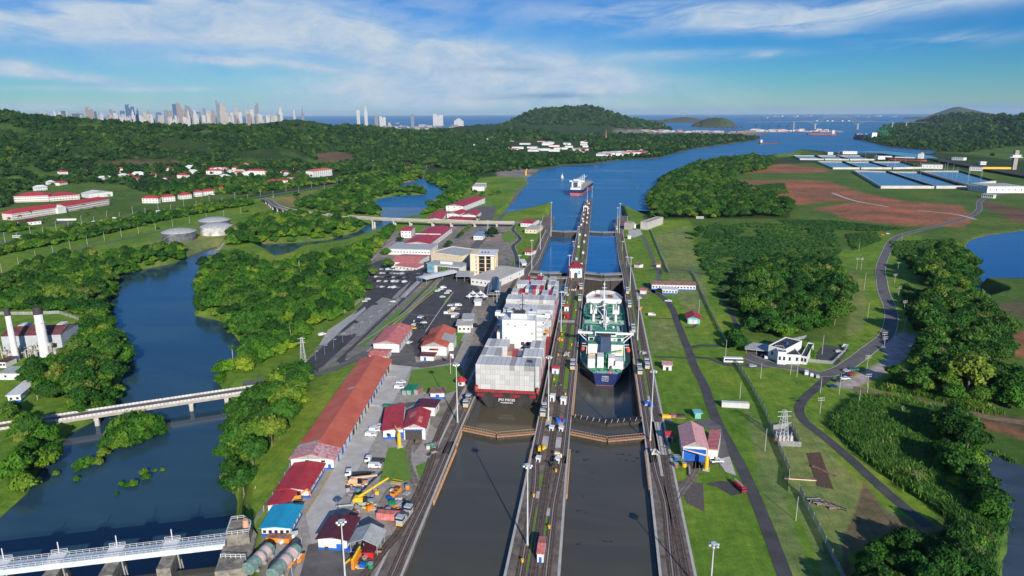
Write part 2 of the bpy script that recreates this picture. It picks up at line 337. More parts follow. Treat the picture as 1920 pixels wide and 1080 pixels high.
# colour classes painted from outlines (what grows or lies there)
GRASS = (.115, .205, .024); DRY = (.21, .19, .065); RED = (.26, .115, .06); FOREST = (.030, .060, .014); SCRUB = (.075, .135, .024); EARTH = (.13, .085, .05); URBAN = (.22, .20, .17); GRAVEL = (.32, .30, .27); PALE = (.15, .20, .06); MUD = (.115, .10, .055); ROCK = (.10, .085, .08)
PAINT = [
 (FOREST, [(-400, 520), (0, 540), (60, 480), (230, 445), (470, 430), (560, 390), (700, 350), (790, 325), (900, 330), (1000, 320), (1115, 300), (1300, 260), (1300, 225), (-400, 225)]),
 (GRASS, [(-400, 430), (0, 400), (140, 410), (320, 395), (560, 360), (760, 325), (800, 318), (790, 332), (640, 362), (560, 382), (420, 420), (190, 455), (0, 505), (-400, 600)]),
 (DRY, [(490, 376), (640, 352), (780, 325), (800, 330), (700, 355), (560, 388), (500, 392)]),
 (GRASS, [(-300, 500), (0, 480), (200, 440), (420, 405), (480, 410), (430, 440), (330, 470), (190, 478), (60, 520), (-300, 600)]),
 (PALE, [(270, 462), (300, 440), (430, 410), (450, 440), (420, 470), (380, 476), (300, 466)]),
 (GRASS, [(-200, 470), (40, 452), (0, 480), (-200, 520)]), (GRASS, [(-100, 590), (145, 590), (165, 640), (120, 650), (-100, 690)]),
 (GRASS, [(0, 340), (25, 328), (60, 336), (20, 352)]), (SCRUB, [(-60, 405), (10, 360), (110, 340), (235, 345), (300, 362), (420, 352), (560, 338), (560, 350), (300, 395), (120, 420), (-60, 450)]), (SCRUB, [(380, 300), (560, 285), (700, 300), (600, 318), (420, 318)]),
 (ROCK, [(295, 262), (340, 265), (395, 275), (390, 292), (330, 292), (300, 280)]), (EARTH, [(170, 302), (330, 300), (340, 312), (250, 312), (170, 308)]),
 (EARTH, [(590, 292), (640, 290), (665, 297), (655, 304), (595, 302)]), (EARTH, [(750, 304), (770, 305), (775, 312), (755, 312)]),
 (GRASS, [(870, 335), (985, 328), (992, 343), (935, 411), (840, 412), (880, 370)]), (URBAN, [(930, 318), (1012, 316), (985, 334), (930, 330)]),
 (URBAN, [(640, 232), (860, 236), (1000, 238), (980, 246), (860, 252), (680, 250)]), (URBAN, [(1150, 238), (1240, 243), (1395, 246), (1440, 250), (1400, 259), (1300, 258), (1150, 252)]),
 (SCRUB, [(1205, 415), (1230, 330), (1340, 290), (1500, 280), (1600, 300), (1960, 330), (2400, 350), (2400, 1300), (1500, 1300), (1380, 700), (1240, 430)]),
 (GRASS, [(1200, 412), (1290, 412), (1320, 470), (1360, 560), (1400, 640), (1500, 640), (1570, 620), (1600, 560), (1570, 470), (1600, 470), (1640, 440), (1730, 440), (1720, 640), (1700, 700), (1660, 760), (1580, 770), (1700, 900), (1760, 1000), (1600, 1010), (1620, 1300), (1270, 1300), (1230, 1000), (1190, 560)]),
 (PALE, [(1500, 760), (1560, 850), (1640, 940), (1750, 1000), (1600, 1020), (1560, 1080), (1540, 1080), (1480, 930), (1440, 800)]),
 (RED, [(1370, 340), (1480, 338), (1560, 345), (1620, 362), (1700, 378), (1800, 385), (1825, 405), (1810, 425), (1700, 424), (1590, 412), (1560, 400), (1480, 382), (1400, 352)]),
 (SCRUB, [(1480, 386), (1560, 378), (1610, 377), (1560, 386), (1500, 395)]), (RED, [(1470, 338), (1560, 340), (1600, 366), (1500, 382), (1478, 365)]),
 (RED, [(1375, 312), (1480, 308), (1560, 318), (1540, 324), (1400, 324)]),
 (EARTH, [(1830, 372), (1960, 400), (2000, 430), (1900, 415), (1850, 390)]),
 (RED, [(1830, 790), (1870, 780), (1960, 812), (2100, 840), (2100, 870), (1960, 835), (1850, 805)]),
 (EARTH, [(1660, 735), (1860, 775), (1960, 790), (2300, 850), (2300, 870), (1940, 815), (1830, 787), (1650, 750)]),
 (RED, [(1890, 630), (2000, 600), (2100, 640), (1960, 680), (1870, 660)]), (MUD, [(1845, 570), (1960, 560), (2200, 560), (2200, 620), (1960, 600), (1850, 585)]),
 (MUD, [(1620, 900), (1660, 960), (1740, 985), (1820, 985), (1800, 1010), (1650, 1005), (1590, 1040), (1600, 1080), (1580, 1080), (1580, 1010)]),
 (GRASS, [(1740, 900), (1760, 960), (1740, 985), (1640, 930), (1630, 890)]),
 (SCRUB, [(1610, 262), (1760, 255), (1960, 250), (2400, 250), (2400, 320), (1900, 300), (1760, 285), (1670, 277)]),
 (FOREST, [(1600, 262), (1680, 255), (1860, 262), (1800, 275), (1700, 280)]), (FOREST, [(1650, 240), (1700, 222), (1960, 210), (2400, 205), (2400, 250), (1800, 250)]),
 (FOREST, [(1205, 410), (1230, 350), (1300, 303), (1480, 283), (1560, 305), (1370, 310), (1340, 340), (1400, 350), (1490, 375), (1480, 410)]),
 (PALE, [(1215, 600), (1268, 600), (1280, 655), (1222, 662)]), (PALE, [(1395, 760), (1440, 800), (1490, 1000), (1540, 1100), (1470, 1100), (1420, 900)]), (PALE, [(1560, 560), (1600, 500), (1625, 560), (1615, 620), (1570, 640)]), (PALE, [(1225, 440), (1290, 425), (1330, 560), (1290, 600), (1250, 520)]),
 (SCRUB, [(1300, 440), (1560, 430), (1590, 520), (1590, 640), (1400, 640), (1340, 540)]),
 (GRAVEL, [(1640, 640), (1690, 622), (1725, 630), (1700, 670), (1660, 700), (1600, 730), (1560, 722), (1600, 706), (1665, 670)]),
 (GRASS, [(440, 1000), (450, 930), (470, 890), (560, 740), (585, 700), (660, 670), (670, 690), (545, 860), (490, 1000), (440, 1020)]),
 (GRASS, [(580, 680), (650, 640), (700, 625), (640, 690), (590, 705)]),
 (URBAN, [(700, 440), (840, 420), (1030, 415), (1040, 1300), (480, 1300), (490, 1000), (545, 860), (680, 670), (590, 700), (560, 690), (690, 560), (690, 480)]),
 (GRASS, [(960, 420), (1015, 420), (1035, 440), (990, 512), (955, 510), (965, 470)]),
 (GRASS, [(1450, 282), (1500, 278), (1500, 292), (1455, 296)]),
]
def build_ground():
    nx, ny = 1080, 620
    xs = np.linspace(-520, 2440, nx)
    pys = np.concatenate([np.linspace(1560, 420, 430), np.linspace(418, 214.2, ny-430)**1.0])
    # rows: spaced by where they fall in view, so detail follows distance
    X = np.zeros((ny, nx)); Y = np.zeros((ny, nx)); k = math.hypot(BF[0], BF[1])
    for j, py in enumerate(pys):
        d0 = ray(960, py); t = CAMH/(-d0[2]); R = math.hypot(d0[0], d0[1])*t; R = min(R, 60000)
        c = BF*0; fx = (xs-960)/FPX*R/ math.cos(PITCH) * 0.985
        X[j] = BF[0]/k*R+BR[0]/math.hypot(BR[0], BR[1])*fx; Y[j] = BF[1]/k*R+BR[1]/math.hypot(BR[0], BR[1])*fx
    Z, wet = land(X, Y)
    D = np.hypot(X, Y); hh = hills(X, Y)
    Z = Z+(fbm(X, Y, 1.8, 2, 2)*.12*(~wet)*(Z > -2))*0
    # canopy lumps on the far wooded hills
    can = ss(1500, 2300, D)*(hh > 4)*(~wet)
    Z = Z+can*(fbm(X, Y, 45, 4, 11)*11+5)
    C = np.zeros((ny, nx, 3)); C[:] = GRASS; C[D > 1500] = FOREST
    for col, pts in PAINT:
        poly = rough_edge(PGW(pts), 3, 18) if min(q[1] for q in pts) > 300 else PGW(pts)
        C[inside(poly, X, Y)] = col
    C[(hh > 14) & (D > 2100)] = FOREST; C[(hh > 14) & (D > 1900) & (fbm(X, Y, 190, 3, 31) < -.36)] = SCRUB
    C[wet] = MUD
    for _ in range(3): C[1:-1, 1:-1] = (C[1:-1, 1:-1]*2+C[:-2, 1:-1]+C[2:, 1:-1]+C[1:-1, :-2]+C[1:-1, 2:])/6
    me = bpy.data.meshes.new('ground'); V = np.stack([X, Y, Z], -1).reshape(-1, 3)
    i = np.arange(nx*ny).reshape(ny, nx); F = np.stack([i[:-1, :-1], i[:-1, 1:], i[1:, 1:], i[1:, :-1]], -1).reshape(-1, 4)
    me.vertices.add(len(V)); me.vertices.foreach_set('co', V.ravel()); me.loops.add(F.size); me.loops.foreach_set('vertex_index', F.ravel().astype(np.int32))
    me.polygons.add(len(F)); me.polygons.foreach_set('loop_start', np.arange(0, F.size, 4, dtype=np.int32)); me.polygons.foreach_set('loop_total', np.full(len(F), 4, np.int32))
    me.polygons.foreach_set('use_smooth', np.ones(len(F), bool)); me.update()
    a = me.color_attributes.new('soil', 'FLOAT_COLOR', 'POINT'); a.data.foreach_set('color', np.concatenate([C.reshape(-1, 3), np.ones((nx*ny, 1))], 1).ravel())
    m = bpy.data.materials.new('soil'); m.use_nodes = True; b = NB(m.node_tree); p = m.node_tree.nodes['Principled BSDF']
    at = b.n('ShaderNodeAttribute', attribute_name='soil'); tc = b.n('ShaderNodeTexCoord').outputs['Object']
    n1 = b.noise(tc, .012, 6, .6); n2 = b.noise(tc, .16, 6, .7); n3 = b.noise(tc, 1.3, 3, .7); mpw = b.n('ShaderNodeMapping'); b.l(tc, mpw.inputs[0]); mpw.inputs['Scale'].default_value = (1.0, .06, 1); mpw.inputs['Rotation'].default_value = (0, 0, .12); n4 = b.noise(mpw.outputs[0], .5, 4, .7)
    c = b.mix(1, at.outputs[0], b.ramp(n1, [(.3, (.62, .78, .8)), (.5, (1, 1, 1)), (.68, (1.6, 1.22, 1.2))]), 'MULTIPLY')
    c = b.mix(1, c, b.ramp(n2, [(.3, (.62, .70, .6)), (.5, (1, 1, 1)), (.7, (1.6, 1.3, 1.3))]), 'MULTIPLY')
    c = b.mix(1, c, b.ramp(n4, [(.35, (.88, .92, .9)), (.65, (1.16, 1.1, 1.1))]), 'MULTIPLY')
    c = b.mix(1, c, b.ramp(n3, [(.3, (.8, .8, .8)), (.7, (1.18, 1.18, 1.18))]), 'MULTIPLY')
    b.l(c, p.inputs['Base Color']); p.inputs['Roughness'].default_value = .95; p.inputs['Specular IOR Level'].default_value = .1
    bp = b.n('ShaderNodeBump'); bp.inputs['Strength'].default_value = .5; bp.inputs['Distance'].default_value = .6; b.l(n2, bp.inputs['Height']); b.l(bp.outputs[0], p.inputs['Normal'])
    me.materials.append(m); o = link(bpy.data.objects.new('ground', me)); tag(o, kind='structure')
build_ground()
def gz(x, y):
    return float(land(np.array([[float(x)]]), np.array([[float(y)]]))[0][0, 0])
# ---------------------------------------------------------------- water
def water_mat(name, col, rough, sc1, bump, sc2=None, patch=None, murk=None, spec=.5):
    m = bpy.data.materials.new(name); m.use_nodes = True; b = NB(m.node_tree); p = m.node_tree.nodes['Principled BSDF']
    tc = b.n('ShaderNodeTexCoord').outputs['Object']
    n = b.noise(tc, sc1, 5, .6, .3); mp = b.n('ShaderNodeMapping'); b.l(tc, mp.inputs[0]); mp.inputs['Scale'].default_value = (.5, 2.2, 1); mp.inputs['Rotation'].default_value = (0, 0, .3)
    n2 = b.noise(mp.outputs[0], sc2 or sc1*.08, 5, .6, 1.0)
    c = b.mix(b.ramp(n2, [(.4, 0.0), (.65, 1.0)]), col, murk or tuple(q*1.35 for q in col))
    b.l(c, p.inputs['Base Color']); p.inputs['Specular IOR Level'].default_value = spec
    b.l(b.ramp(n2, [(.35, rough), (.7, min(1, rough*2.2))]), p.inputs['Roughness'])
    p.inputs['IOR'].default_value = 1.33
    bp = b.n('ShaderNodeBump'); bp.inputs['Strength'].default_value = bump; bp.inputs['Distance'].default_value = .25; b.l(n, bp.inputs['Height']); b.l(bp.outputs[0], p.inputs['Normal'])
    return m
def sheet(name, poly, z, m, kind='structure'):
    mb = MB(); mb.add([(p[0], p[1], z) for p in poly], [tuple(range(len(poly)))]); o = mb.obj(name, m); tag(o, kind=kind); 
    if o.data.polygons[0].normal.z < 0: o.data.flip_normals()
    return o
M_SEA = water_mat('sea_water', (.014, .115, .25), .26, .12, .9, .004, murk=(.035, .17, .32), spec=.3)
M_RIV = water_mat('river_water', (.020, .052, .080), .10, .3, .14, .012, murk=(.030, .072, .095))
M_CHM = water_mat('chamber_water', (.012, .09, .22), .08, .3, .15, .02)
M_MRK = water_mat('lake_water', (.066, .062, .048), .12, .35, .15, .02, murk=(.085, .078, .056))
M_BRN = water_mat('silty_water', (.085, .075, .045), .08, .3, .12, .02, murk=(.10, .085, .05))
M_PND = water_mat('pond_water', (.008, .07, .19), .12, .3, .15, .02)
M_PN2 = water_mat('weedy_water', (.05, .07, .09), .2, .3, .1, .03, murk=(.03, .045, .06))
rm = P(-260, 1560, SEA); big = [(-1500, 60), (-1500, 1150), (-78, 1150), (-78, 60)]
sheet('river', big, SEA-.01, M_RIV)
sheet('sea', [(-90000, 1150), (-30000, 95000), (90000, 95000), (90000, 1150)], SEA, M_SEA)
sheet('water', [(-60, 60), (-24, 60), (-24, 284), (-60, 284)], -1.7, M_MRK); sheet('water', [(-11, 60), (26, 60), (26, 284), (-11, 284)], -1.7, M_MRK)
sheet('water', [(-60, 284), (-24, 284), (-24, 593), (-60, 593)], -2.4, M_BRN); sheet('water', [(-11, 284), (26, 284), (26, 301), (-11, 301)], -1.7, M_MRK); sheet('water', [(-11, 301), (26, 301), (26, 593), (-11, 593)], -11.5, M_MRK)
sheet('water', [(-60, 593), (-24, 593), (-24, 877), (-60, 877)], -15, M_CHM); sheet('water', [(-11, 593), (26, 593), (26, 877), (-11, 877)], -10.3, M_CHM)
sheet('sea', [(-75, 877), (40, 877), (40, 1150), (-75, 1150)], SEA, M_SEA)
lk = [tuple(P(*q, -4)[:2]) for q in ((425, 1060), (300, 1074), (-300, 1150), (-700, 1500), (425, 1500))]
sheet('lake', lk, -4, M_MRK)
sheet('pond', [tuple(q) for q in PW([(1790, 425), (2500, 400), (2500, 620), (1790, 590)], -9.5)], -9.5, M_PND); sheet('pond', [tuple(q) for q in PW([(1800, 820), (2400, 900), (2500, 1700), (1850, 1200)], -1.5)], -1.5, M_PN2)
# ---------------------------------------------------------------- vegetation
def leaf_mat(name, c1, c2, rnd=.35):
    m = bpy.data.materials.new(name); m.use_nodes = True; b = NB(m.node_tree); p = m.node_tree.nodes['Principled BSDF']
    a = b.n('ShaderNodeAttribute', attribute_name='leaf'); oi = b.n('ShaderNodeObjectInfo')
    md = tuple(.5*(p+q)*w for p, q, w in zip(c1, c2, (.72, 1.0, .95))); c = b.ramp(oi.outputs['Random'], [(0.0, tuple(q*.75 for q in c1)), (.3, c1), (.65, md), (.92, c2), (1.0, tuple(q*w for q, w in zip(c2, (1.35, 1.12, 1.2))))])
    sp = b.n('ShaderNodeSeparateColor'); b.l(a.outputs[0], sp.inputs[0])
    gp = b.n('ShaderNodeNewGeometry').outputs['Position']; c = b.mix(1, c, b.ramp(b.noise(gp, .009, 3, .6), [(.34, (.62, .78, .95)), (.5, (1, 1, 1)), (.64, (1.55, 1.30, 1.05))]), 'MULTIPLY')
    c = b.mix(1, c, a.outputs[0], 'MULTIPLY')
    b.l(c, p.inputs['Base Color']); p.inputs['Roughness'].default_value = .6; p.inputs['Specular IOR Level'].default_value = .15
    tr = b.n('ShaderNodeBsdfTranslucent'); b.l(c, tr.inputs[0]); mx = b.n('ShaderNodeMixShader'); mx.inputs[0].default_value = .22
    out = [n for n in m.node_tree.nodes if n.type == 'OUTPUT_MATERIAL'][0]
    b.l(p.outputs[0], mx.inputs[1]); b.l(tr.outputs[0], mx.inputs[2]); b.l(mx.outputs[0], out.inputs[0])
    return m
LM = dict(
 mangrove=leaf_mat('mangrove_leaf', (.035, .125, .012), (.13, .235, .022)),
 broad=leaf_mat('broad_leaf', (.022, .082, .012), (.075, .16, .022)),
 pale=leaf_mat('pale_leaf', (.13, .20, .035), (.19, .22, .05)),
 far=leaf_mat('far_leaf', (.016, .058, .014), (.055, .115, .022)),
 reed=leaf_mat('reed_leaf', (.045, .12, .02), (.095, .18, .032)),
 shrub=leaf_mat('shrub_leaf', (.035, .11, .024), (.07, .155, .03)),
 palm=leaf_mat('palm_leaf', (.045, .11, .018), (.07, .14, .022)),
 dry=leaf_mat('dry_leaf', (.16, .13, .08), (.22, .18, .10)),
)
M_BARK = mat('bark', (.16, .13, .10), var=.3, scale=2)
M_BARE = mat('grey_bark', (.36, .32, .27), var=.25, scale=2)
def crown_mesh(name, seed, lobes, nq, q, m, core=True, droop=0.0, up=.25, shell=.82):
    """many leaf clumps spread through the lobes of a crown"""
    r = np.random.default_rng(seed); mb = MB(); cols = []
    L = np.array(lobes, float)     # x y z rx ry rz
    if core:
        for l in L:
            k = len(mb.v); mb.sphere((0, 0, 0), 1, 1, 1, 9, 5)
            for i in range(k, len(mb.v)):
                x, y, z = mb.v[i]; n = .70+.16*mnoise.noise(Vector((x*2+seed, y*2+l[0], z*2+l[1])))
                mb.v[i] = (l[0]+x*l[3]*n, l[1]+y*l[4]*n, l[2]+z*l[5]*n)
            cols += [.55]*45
    cols = [.6]*len(mb.f)  # inner core coloured darker, painting in the shade inside the crown
    w = L[:, 3]*L[:, 4]; w = w/w.sum(); which = r.choice(len(L), nq, p=w)
    d = r.normal(size=(nq, 3)); d[:, 2] = np.abs(d[:, 2])*1.0-up*(r.random(nq) < .45); d /= np.linalg.norm(d, axis=1)[:, None]
    rad = shell+(1.08-shell)*r.random(nq)
    lob = L[which]; wob = .12*np.sin(d[:, 0]*7+which*2.1)+.1*np.cos(d[:, 1]*6+which)
    c = lob[:, :3]+lob[:, 3:]*d*(rad+wob)[:, None]
    n = d+r.normal(size=(nq, 3))*.45; n /= np.linalg.norm(n, axis=1)[:, None]
    t = np.cross(n, r.normal(size=(nq, 3))); t /= np.linalg.norm(t, axis=1)[:, None]; bt = np.cross(n, t)
    sz = q*(.6+.8*r.random(nq)); a = t*sz[:, None]; b_ = bt*(sz*(.5+.4*r.random(nq)))[:, None]; bend = n*(sz*.25)[:, None]
    V = np.stack([c-a, c-b_-bend*.3, c+a, c+b_+bend*0], 1).reshape(-1, 3)
    k = len(mb.v); mb.v += [tuple(v) for v in V]; mb.f += [(k+4*i, k+4*i+1, k+4*i+2, k+4*i+3) for i in range(nq)]; mb.mi += [0]*nq
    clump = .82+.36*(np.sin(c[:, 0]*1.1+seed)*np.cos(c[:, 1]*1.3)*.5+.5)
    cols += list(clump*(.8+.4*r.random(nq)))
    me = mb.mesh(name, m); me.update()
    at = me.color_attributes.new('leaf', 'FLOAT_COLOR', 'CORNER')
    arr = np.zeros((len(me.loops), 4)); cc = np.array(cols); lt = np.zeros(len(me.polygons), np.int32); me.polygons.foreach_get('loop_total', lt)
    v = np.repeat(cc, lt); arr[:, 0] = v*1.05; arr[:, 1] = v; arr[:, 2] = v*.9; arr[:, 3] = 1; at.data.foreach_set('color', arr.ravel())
    return me
def lobes(seed, n, R, z0, h, flat=.55, spread=.62):
    r = random.Random(seed); out = [(0, 0, z0+h*.52, R*.62, R*.62, h*.50)]
    for i in range(n):
        a = 2*math.pi*(i+r.random()*.6)/n; d = R*spread*(.65+.5*r.random()); s = R*(.30+.20*r.random())
        out.append((d*math.cos(a), d*math.sin(a), z0+h*(.25+.38*r.random()), s, s*(.8+.4*r.random()), s*flat*(1+.3*r.random())))
    return out
def trunk_mesh(seed, h, r0, spread, m, limbs=5, name='trunk'):
    r = random.Random(seed); mb = MB(); top = Vector((r.uniform(-.3, .3), r.uniform(-.3, .3), h*.55)); mb.tube((0, 0, -.6), top, r0, 7, r0*.6)
    for i in range(limbs):
        a = 2*math.pi*(i+r.random()*.5)/limbs; e = top+Vector((spread*math.cos(a), spread*math.sin(a), h*.38)); mid = top.lerp(e, .5)+Vector((0, 0, -h*.05))
        mb.tube(top-Vector((0, 0, .2)), mid, r0*.5, 5, r0*.32); mb.tube(mid, e, r0*.32, 5, r0*.12)
    return mb.mesh(name, m)
PROTO = {}
def proto(kind, crowns, trunks): PROTO[kind] = (crowns, trunks)
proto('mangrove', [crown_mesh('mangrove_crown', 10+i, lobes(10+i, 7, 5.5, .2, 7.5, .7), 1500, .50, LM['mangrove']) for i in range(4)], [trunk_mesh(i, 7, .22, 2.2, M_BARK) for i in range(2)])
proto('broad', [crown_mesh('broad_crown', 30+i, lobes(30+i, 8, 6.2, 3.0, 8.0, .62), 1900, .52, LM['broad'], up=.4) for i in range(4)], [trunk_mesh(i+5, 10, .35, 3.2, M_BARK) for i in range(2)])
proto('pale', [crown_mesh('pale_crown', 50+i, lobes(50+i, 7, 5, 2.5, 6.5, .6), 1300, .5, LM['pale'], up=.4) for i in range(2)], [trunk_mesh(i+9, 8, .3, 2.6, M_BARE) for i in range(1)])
def palm_mesh(seed):
    r = random.Random(seed); mb = MB(); cols = []
    for i in range(13):
        a = 2*math.pi*i/13+r.random()*.3; el = r.uniform(-.1, .9); L = r.uniform(2.8, 3.6); prev = None; c0 = Vector((0, 0, 8.2))
        for k in range(6):
            t = k/5; d = L*t*math.cos(el*.8); zz = L*t*math.sin(el)-1.9*t*t*(1.1-el*.3); p = c0+Vector((math.cos(a)*d, math.sin(a)*d, zz))
            w = .55*math.sin(math.pi*min(1, t*.9+.12)); s = Vector((-math.sin(a)*w, math.cos(a)*w, -w*.35)); s2 = Vector((math.sin(a)*w, -math.cos(a)*w, -w*.35))
            if prev:
                q = len(mb.v); mb.v += [tuple(prev[0]), tuple(prev[1]), tuple(p), tuple(p+s), tuple(prev[2]), tuple(p+s2)]; mb.f += [(q, q+2, q+3, q+1), (q, q+4, q+5, q+2)]; mb.mi += [0, 0]
            prev = (p, p+s, p+s2)
    me = mb.mesh('palm_crown', LM['palm']); at = me.color_attributes.new('leaf', 'FLOAT_COLOR', 'CORNER'); at.data.foreach_set('color', [1.0]*4*len(me.loops)); return me
ptr = MB(); ptr.path([(0, 0, -.4), (.15, 0, 3), (.1, .1, 6), (0, 0, 8.3)], .17, 6)
proto('palm', [palm_mesh(i) for i in range(2)], [ptr.mesh('trunk', M_BARE)])
def bare_mesh(seed):
    r = random.Random(seed); mb = MB()
    def br(p, d, L, rad, lv):
        q = p+d*L; mb.tube(p, q, rad, 4, rad*.6)
        if lv < 4:
            for _ in range(3):
                nd = (d+Vector((r.uniform(-1, 1), r.uniform(-1, 1), r.uniform(-.2, .7)))*.8).normalized(); br(q, nd, L*.66, rad*.6, lv+1)
    br(Vector((0, 0, -.5)), Vector((0, 0, 1)), 3.2, .24, 0); return mb.mesh('branches', M_BARE)
proto('bare', [crown_mesh('sparse_crown', 70, lobes(70, 6, 3.6, 4, 4, .6), 130, .35, LM['pale'], core=False)], [bare_mesh(1), bare_mesh(2)])
proto('bush', [crown_mesh('bush_crown', 80+i, lobes(80+i, 5, 2.4, -.2, 2.3, .7), 520, .34, LM['mangrove']) for i in range(2)], None)
proto('clump', [crown_mesh('shrub_crown', 90+i, lobes(90+i, 5, 2.2, -.3, 2.2, .75), 420, .30, LM['shrub']) for i in range(2)], None)
def reed_mesh(seed):
    r = np.random.default_rng(seed); mb = MB(); n = 90; cols = []
    for i in range(n):
        x, y = r.normal(size=2)*1.15; h = 1.6+r.random()*1.6; a = r.random()*6.28; lean = .5+r.random()*.5; w = .11+.08*r.random()
        dx, dy = math.cos(a), math.sin(a); k = len(mb.v)
        mb.v += [(x-dy*w, y+dx*w, -.2), (x+dy*w, y-dx*w, -.2), (x+dx*lean*.4+dy*w, y+dy*lean*.4-dx*w, h*.7), (x+dx*lean*.4-dy*w, y+dy*lean*.4+dx*w, h*.7), (x+dx*lean*1.5, y+dy*lean*1.5, h*.92)]
        mb.f += [(k, k+1, k+2, k+3), (k+3, k+2, k+4)]; mb.mi += [0, 0]; cols += [.9+.5*r.random()]*7
    me = mb.mesh('reed_clump', LM['reed']); at = me.color_attributes.new('leaf', 'FLOAT_COLOR', 'CORNER')
    at.data.foreach_set('color', np.repeat(np.array(cols), 4)); return me
proto('reed', [reed_mesh(i) for i in range(3)], None)
proto('far', [crown_mesh('distant_crown', 100+i, lobes(100+i, 4, 5.5, 1, 8, .7), 190, 1.05, LM['far'], shell=.75) for i in range(4)], None)
HID = bpy.data.collections.new('tree_kinds')     # not part of the scene: only instanced from
def proto_coll(kind):
    c = bpy.data.collections.get('kind_'+kind)
    if c: return c
    c = bpy.data.collections.new('kind_'+kind)
    for i, me in enumerate(PROTO[kind][0]):
        o = bpy.data.objects.new('%s_%d' % (kind, i), me); c.objects.link(o)
    return c
def scatter(name, kind, pts, scl, label, cat):
    n = len(pts)
    if not n: return
    me = bpy.data.meshes.new(name); me.vertices.add(n); me.vertices.foreach_set('co', np.asarray(pts, float).ravel())
    a = me.attributes.new('scl', 'FLOAT', 'POINT'); a.data.foreach_set('value', np.asarray(scl, float))
    a = me.attributes.new('rot', 'FLOAT', 'POINT'); a.data.foreach_set('value', RNG.random(n)*6.283)
    a = me.attributes.new('idx', 'INT', 'POINT'); a.data.foreach_set('value', RNG.integers(0, len(PROTO[kind][0]), n).astype(np.int32))
    o = link(bpy.data.objects.new(name, me)); tag(o, label, cat, kind='stuff')
    ng = bpy.data.node_groups.new('planting', 'GeometryNodeTree')
    ng.interface.new_socket('Geometry', in_out='INPUT', socket_type='NodeSocketGeometry'); ng.interface.new_socket('Geometry', in_out='OUTPUT', socket_type='NodeSocketGeometry')
    N = ng.nodes; gi = N.new('NodeGroupInput'); go = N.new('NodeGroupOutput'); ip = N.new('GeometryNodeInstanceOnPoints'); ci = N.new('GeometryNodeCollectionInfo')
    ci.inputs[0].default_value = proto_coll(kind); ci.inputs[1].default_value = True; ci.inputs[2].default_value = True
    def na(nm, ty): q = N.new('GeometryNodeInputNamedAttribute'); q.data_type = ty; q.inputs[0].default_value = nm; return q.outputs[0]
    mtp = N.new('GeometryNodeMeshToPoints'); cx = N.new('ShaderNodeCombineXYZ'); Lk = ng.links.new
    Lk(gi.outputs[0], ip.inputs['Points']); Lk(ci.outputs[0], ip.inputs['Instance']); ip.inputs['Pick Instance'].default_value = True
    Lk(na('idx', 'INT'), ip.inputs['Instance Index']); Lk(na('scl', 'FLOAT'), ip.inputs['Scale']); Lk(na('rot', 'FLOAT'), cx.inputs[2])
    er = N.new('FunctionNodeEulerToRotation'); Lk(cx.outputs[0], er.inputs[0]); Lk(er.outputs[0], ip.inputs['Rotation']); Lk(ip.outputs[0], go.inputs[0]); N.remove(mtp)
    o.modifiers.new('planting', 'NODES').node_group = ng
# woods: (outline in photo points on the ground, spacing m, scale lo/hi, kinds with weights, what and where)
def grove(pts, sp, s0, s1, kinds, where, keep=1.0, gap=0.0):
    poly = PGW(pts); x0, y0 = poly.min(0); x1, y1 = poly.max(0)
    gx, gy = np.meshgrid(np.arange(x0, x1, sp), np.arange(y0, y1, sp)); gx = gx+RNG.uniform(-.42, .42, gx.shape)*sp; gy = gy+RNG.uniform(-.42, .42, gy.shape)*sp
    ok = inside(poly, gx, gy) & (RNG.random(gx.shape) < keep)
    if gap: ok &= fbm(gx, gy, gap, 2, 31) > -.18
    X, Y = gx[ok], gy[ok]
    if not len(X): return []
    fx = (X*BF[0]+Y*BF[1]-0); rx = (X*BR[0]+Y*BR[1])/np.maximum(fx*math.cos(PITCH), 1); m = (np.abs(rx) < .86) & (Y > 120); X, Y = X[m], Y[m]
    if not len(X): return []
    Z, wet = land(X[None], Y[None]); Z, wet = Z[0], wet[0]; X, Y, Z = X[~wet], Y[~wet], Z[~wet]
    k = RNG.choice(len(kinds), len(X), p=np.array([q[1] for q in kinds])/sum(q[1] for q in kinds))
    return [(X[i], Y[i], Z[i], (s0+(s1-s0)*float(RNG.random())**1.4)*(1.25 if RNG.random() < .07 else 1), kinds[k[i]][0], where) for i in range(len(X))]
G1 = [('mangrove', 8), ('broad', 2.6), ('pale', .5), ('palm', .25), ('bare', .12)]; G2 = [('broad', 6), ('mangrove', 2.6), ('pale', .8), ('bare', .45), ('palm', .3)]
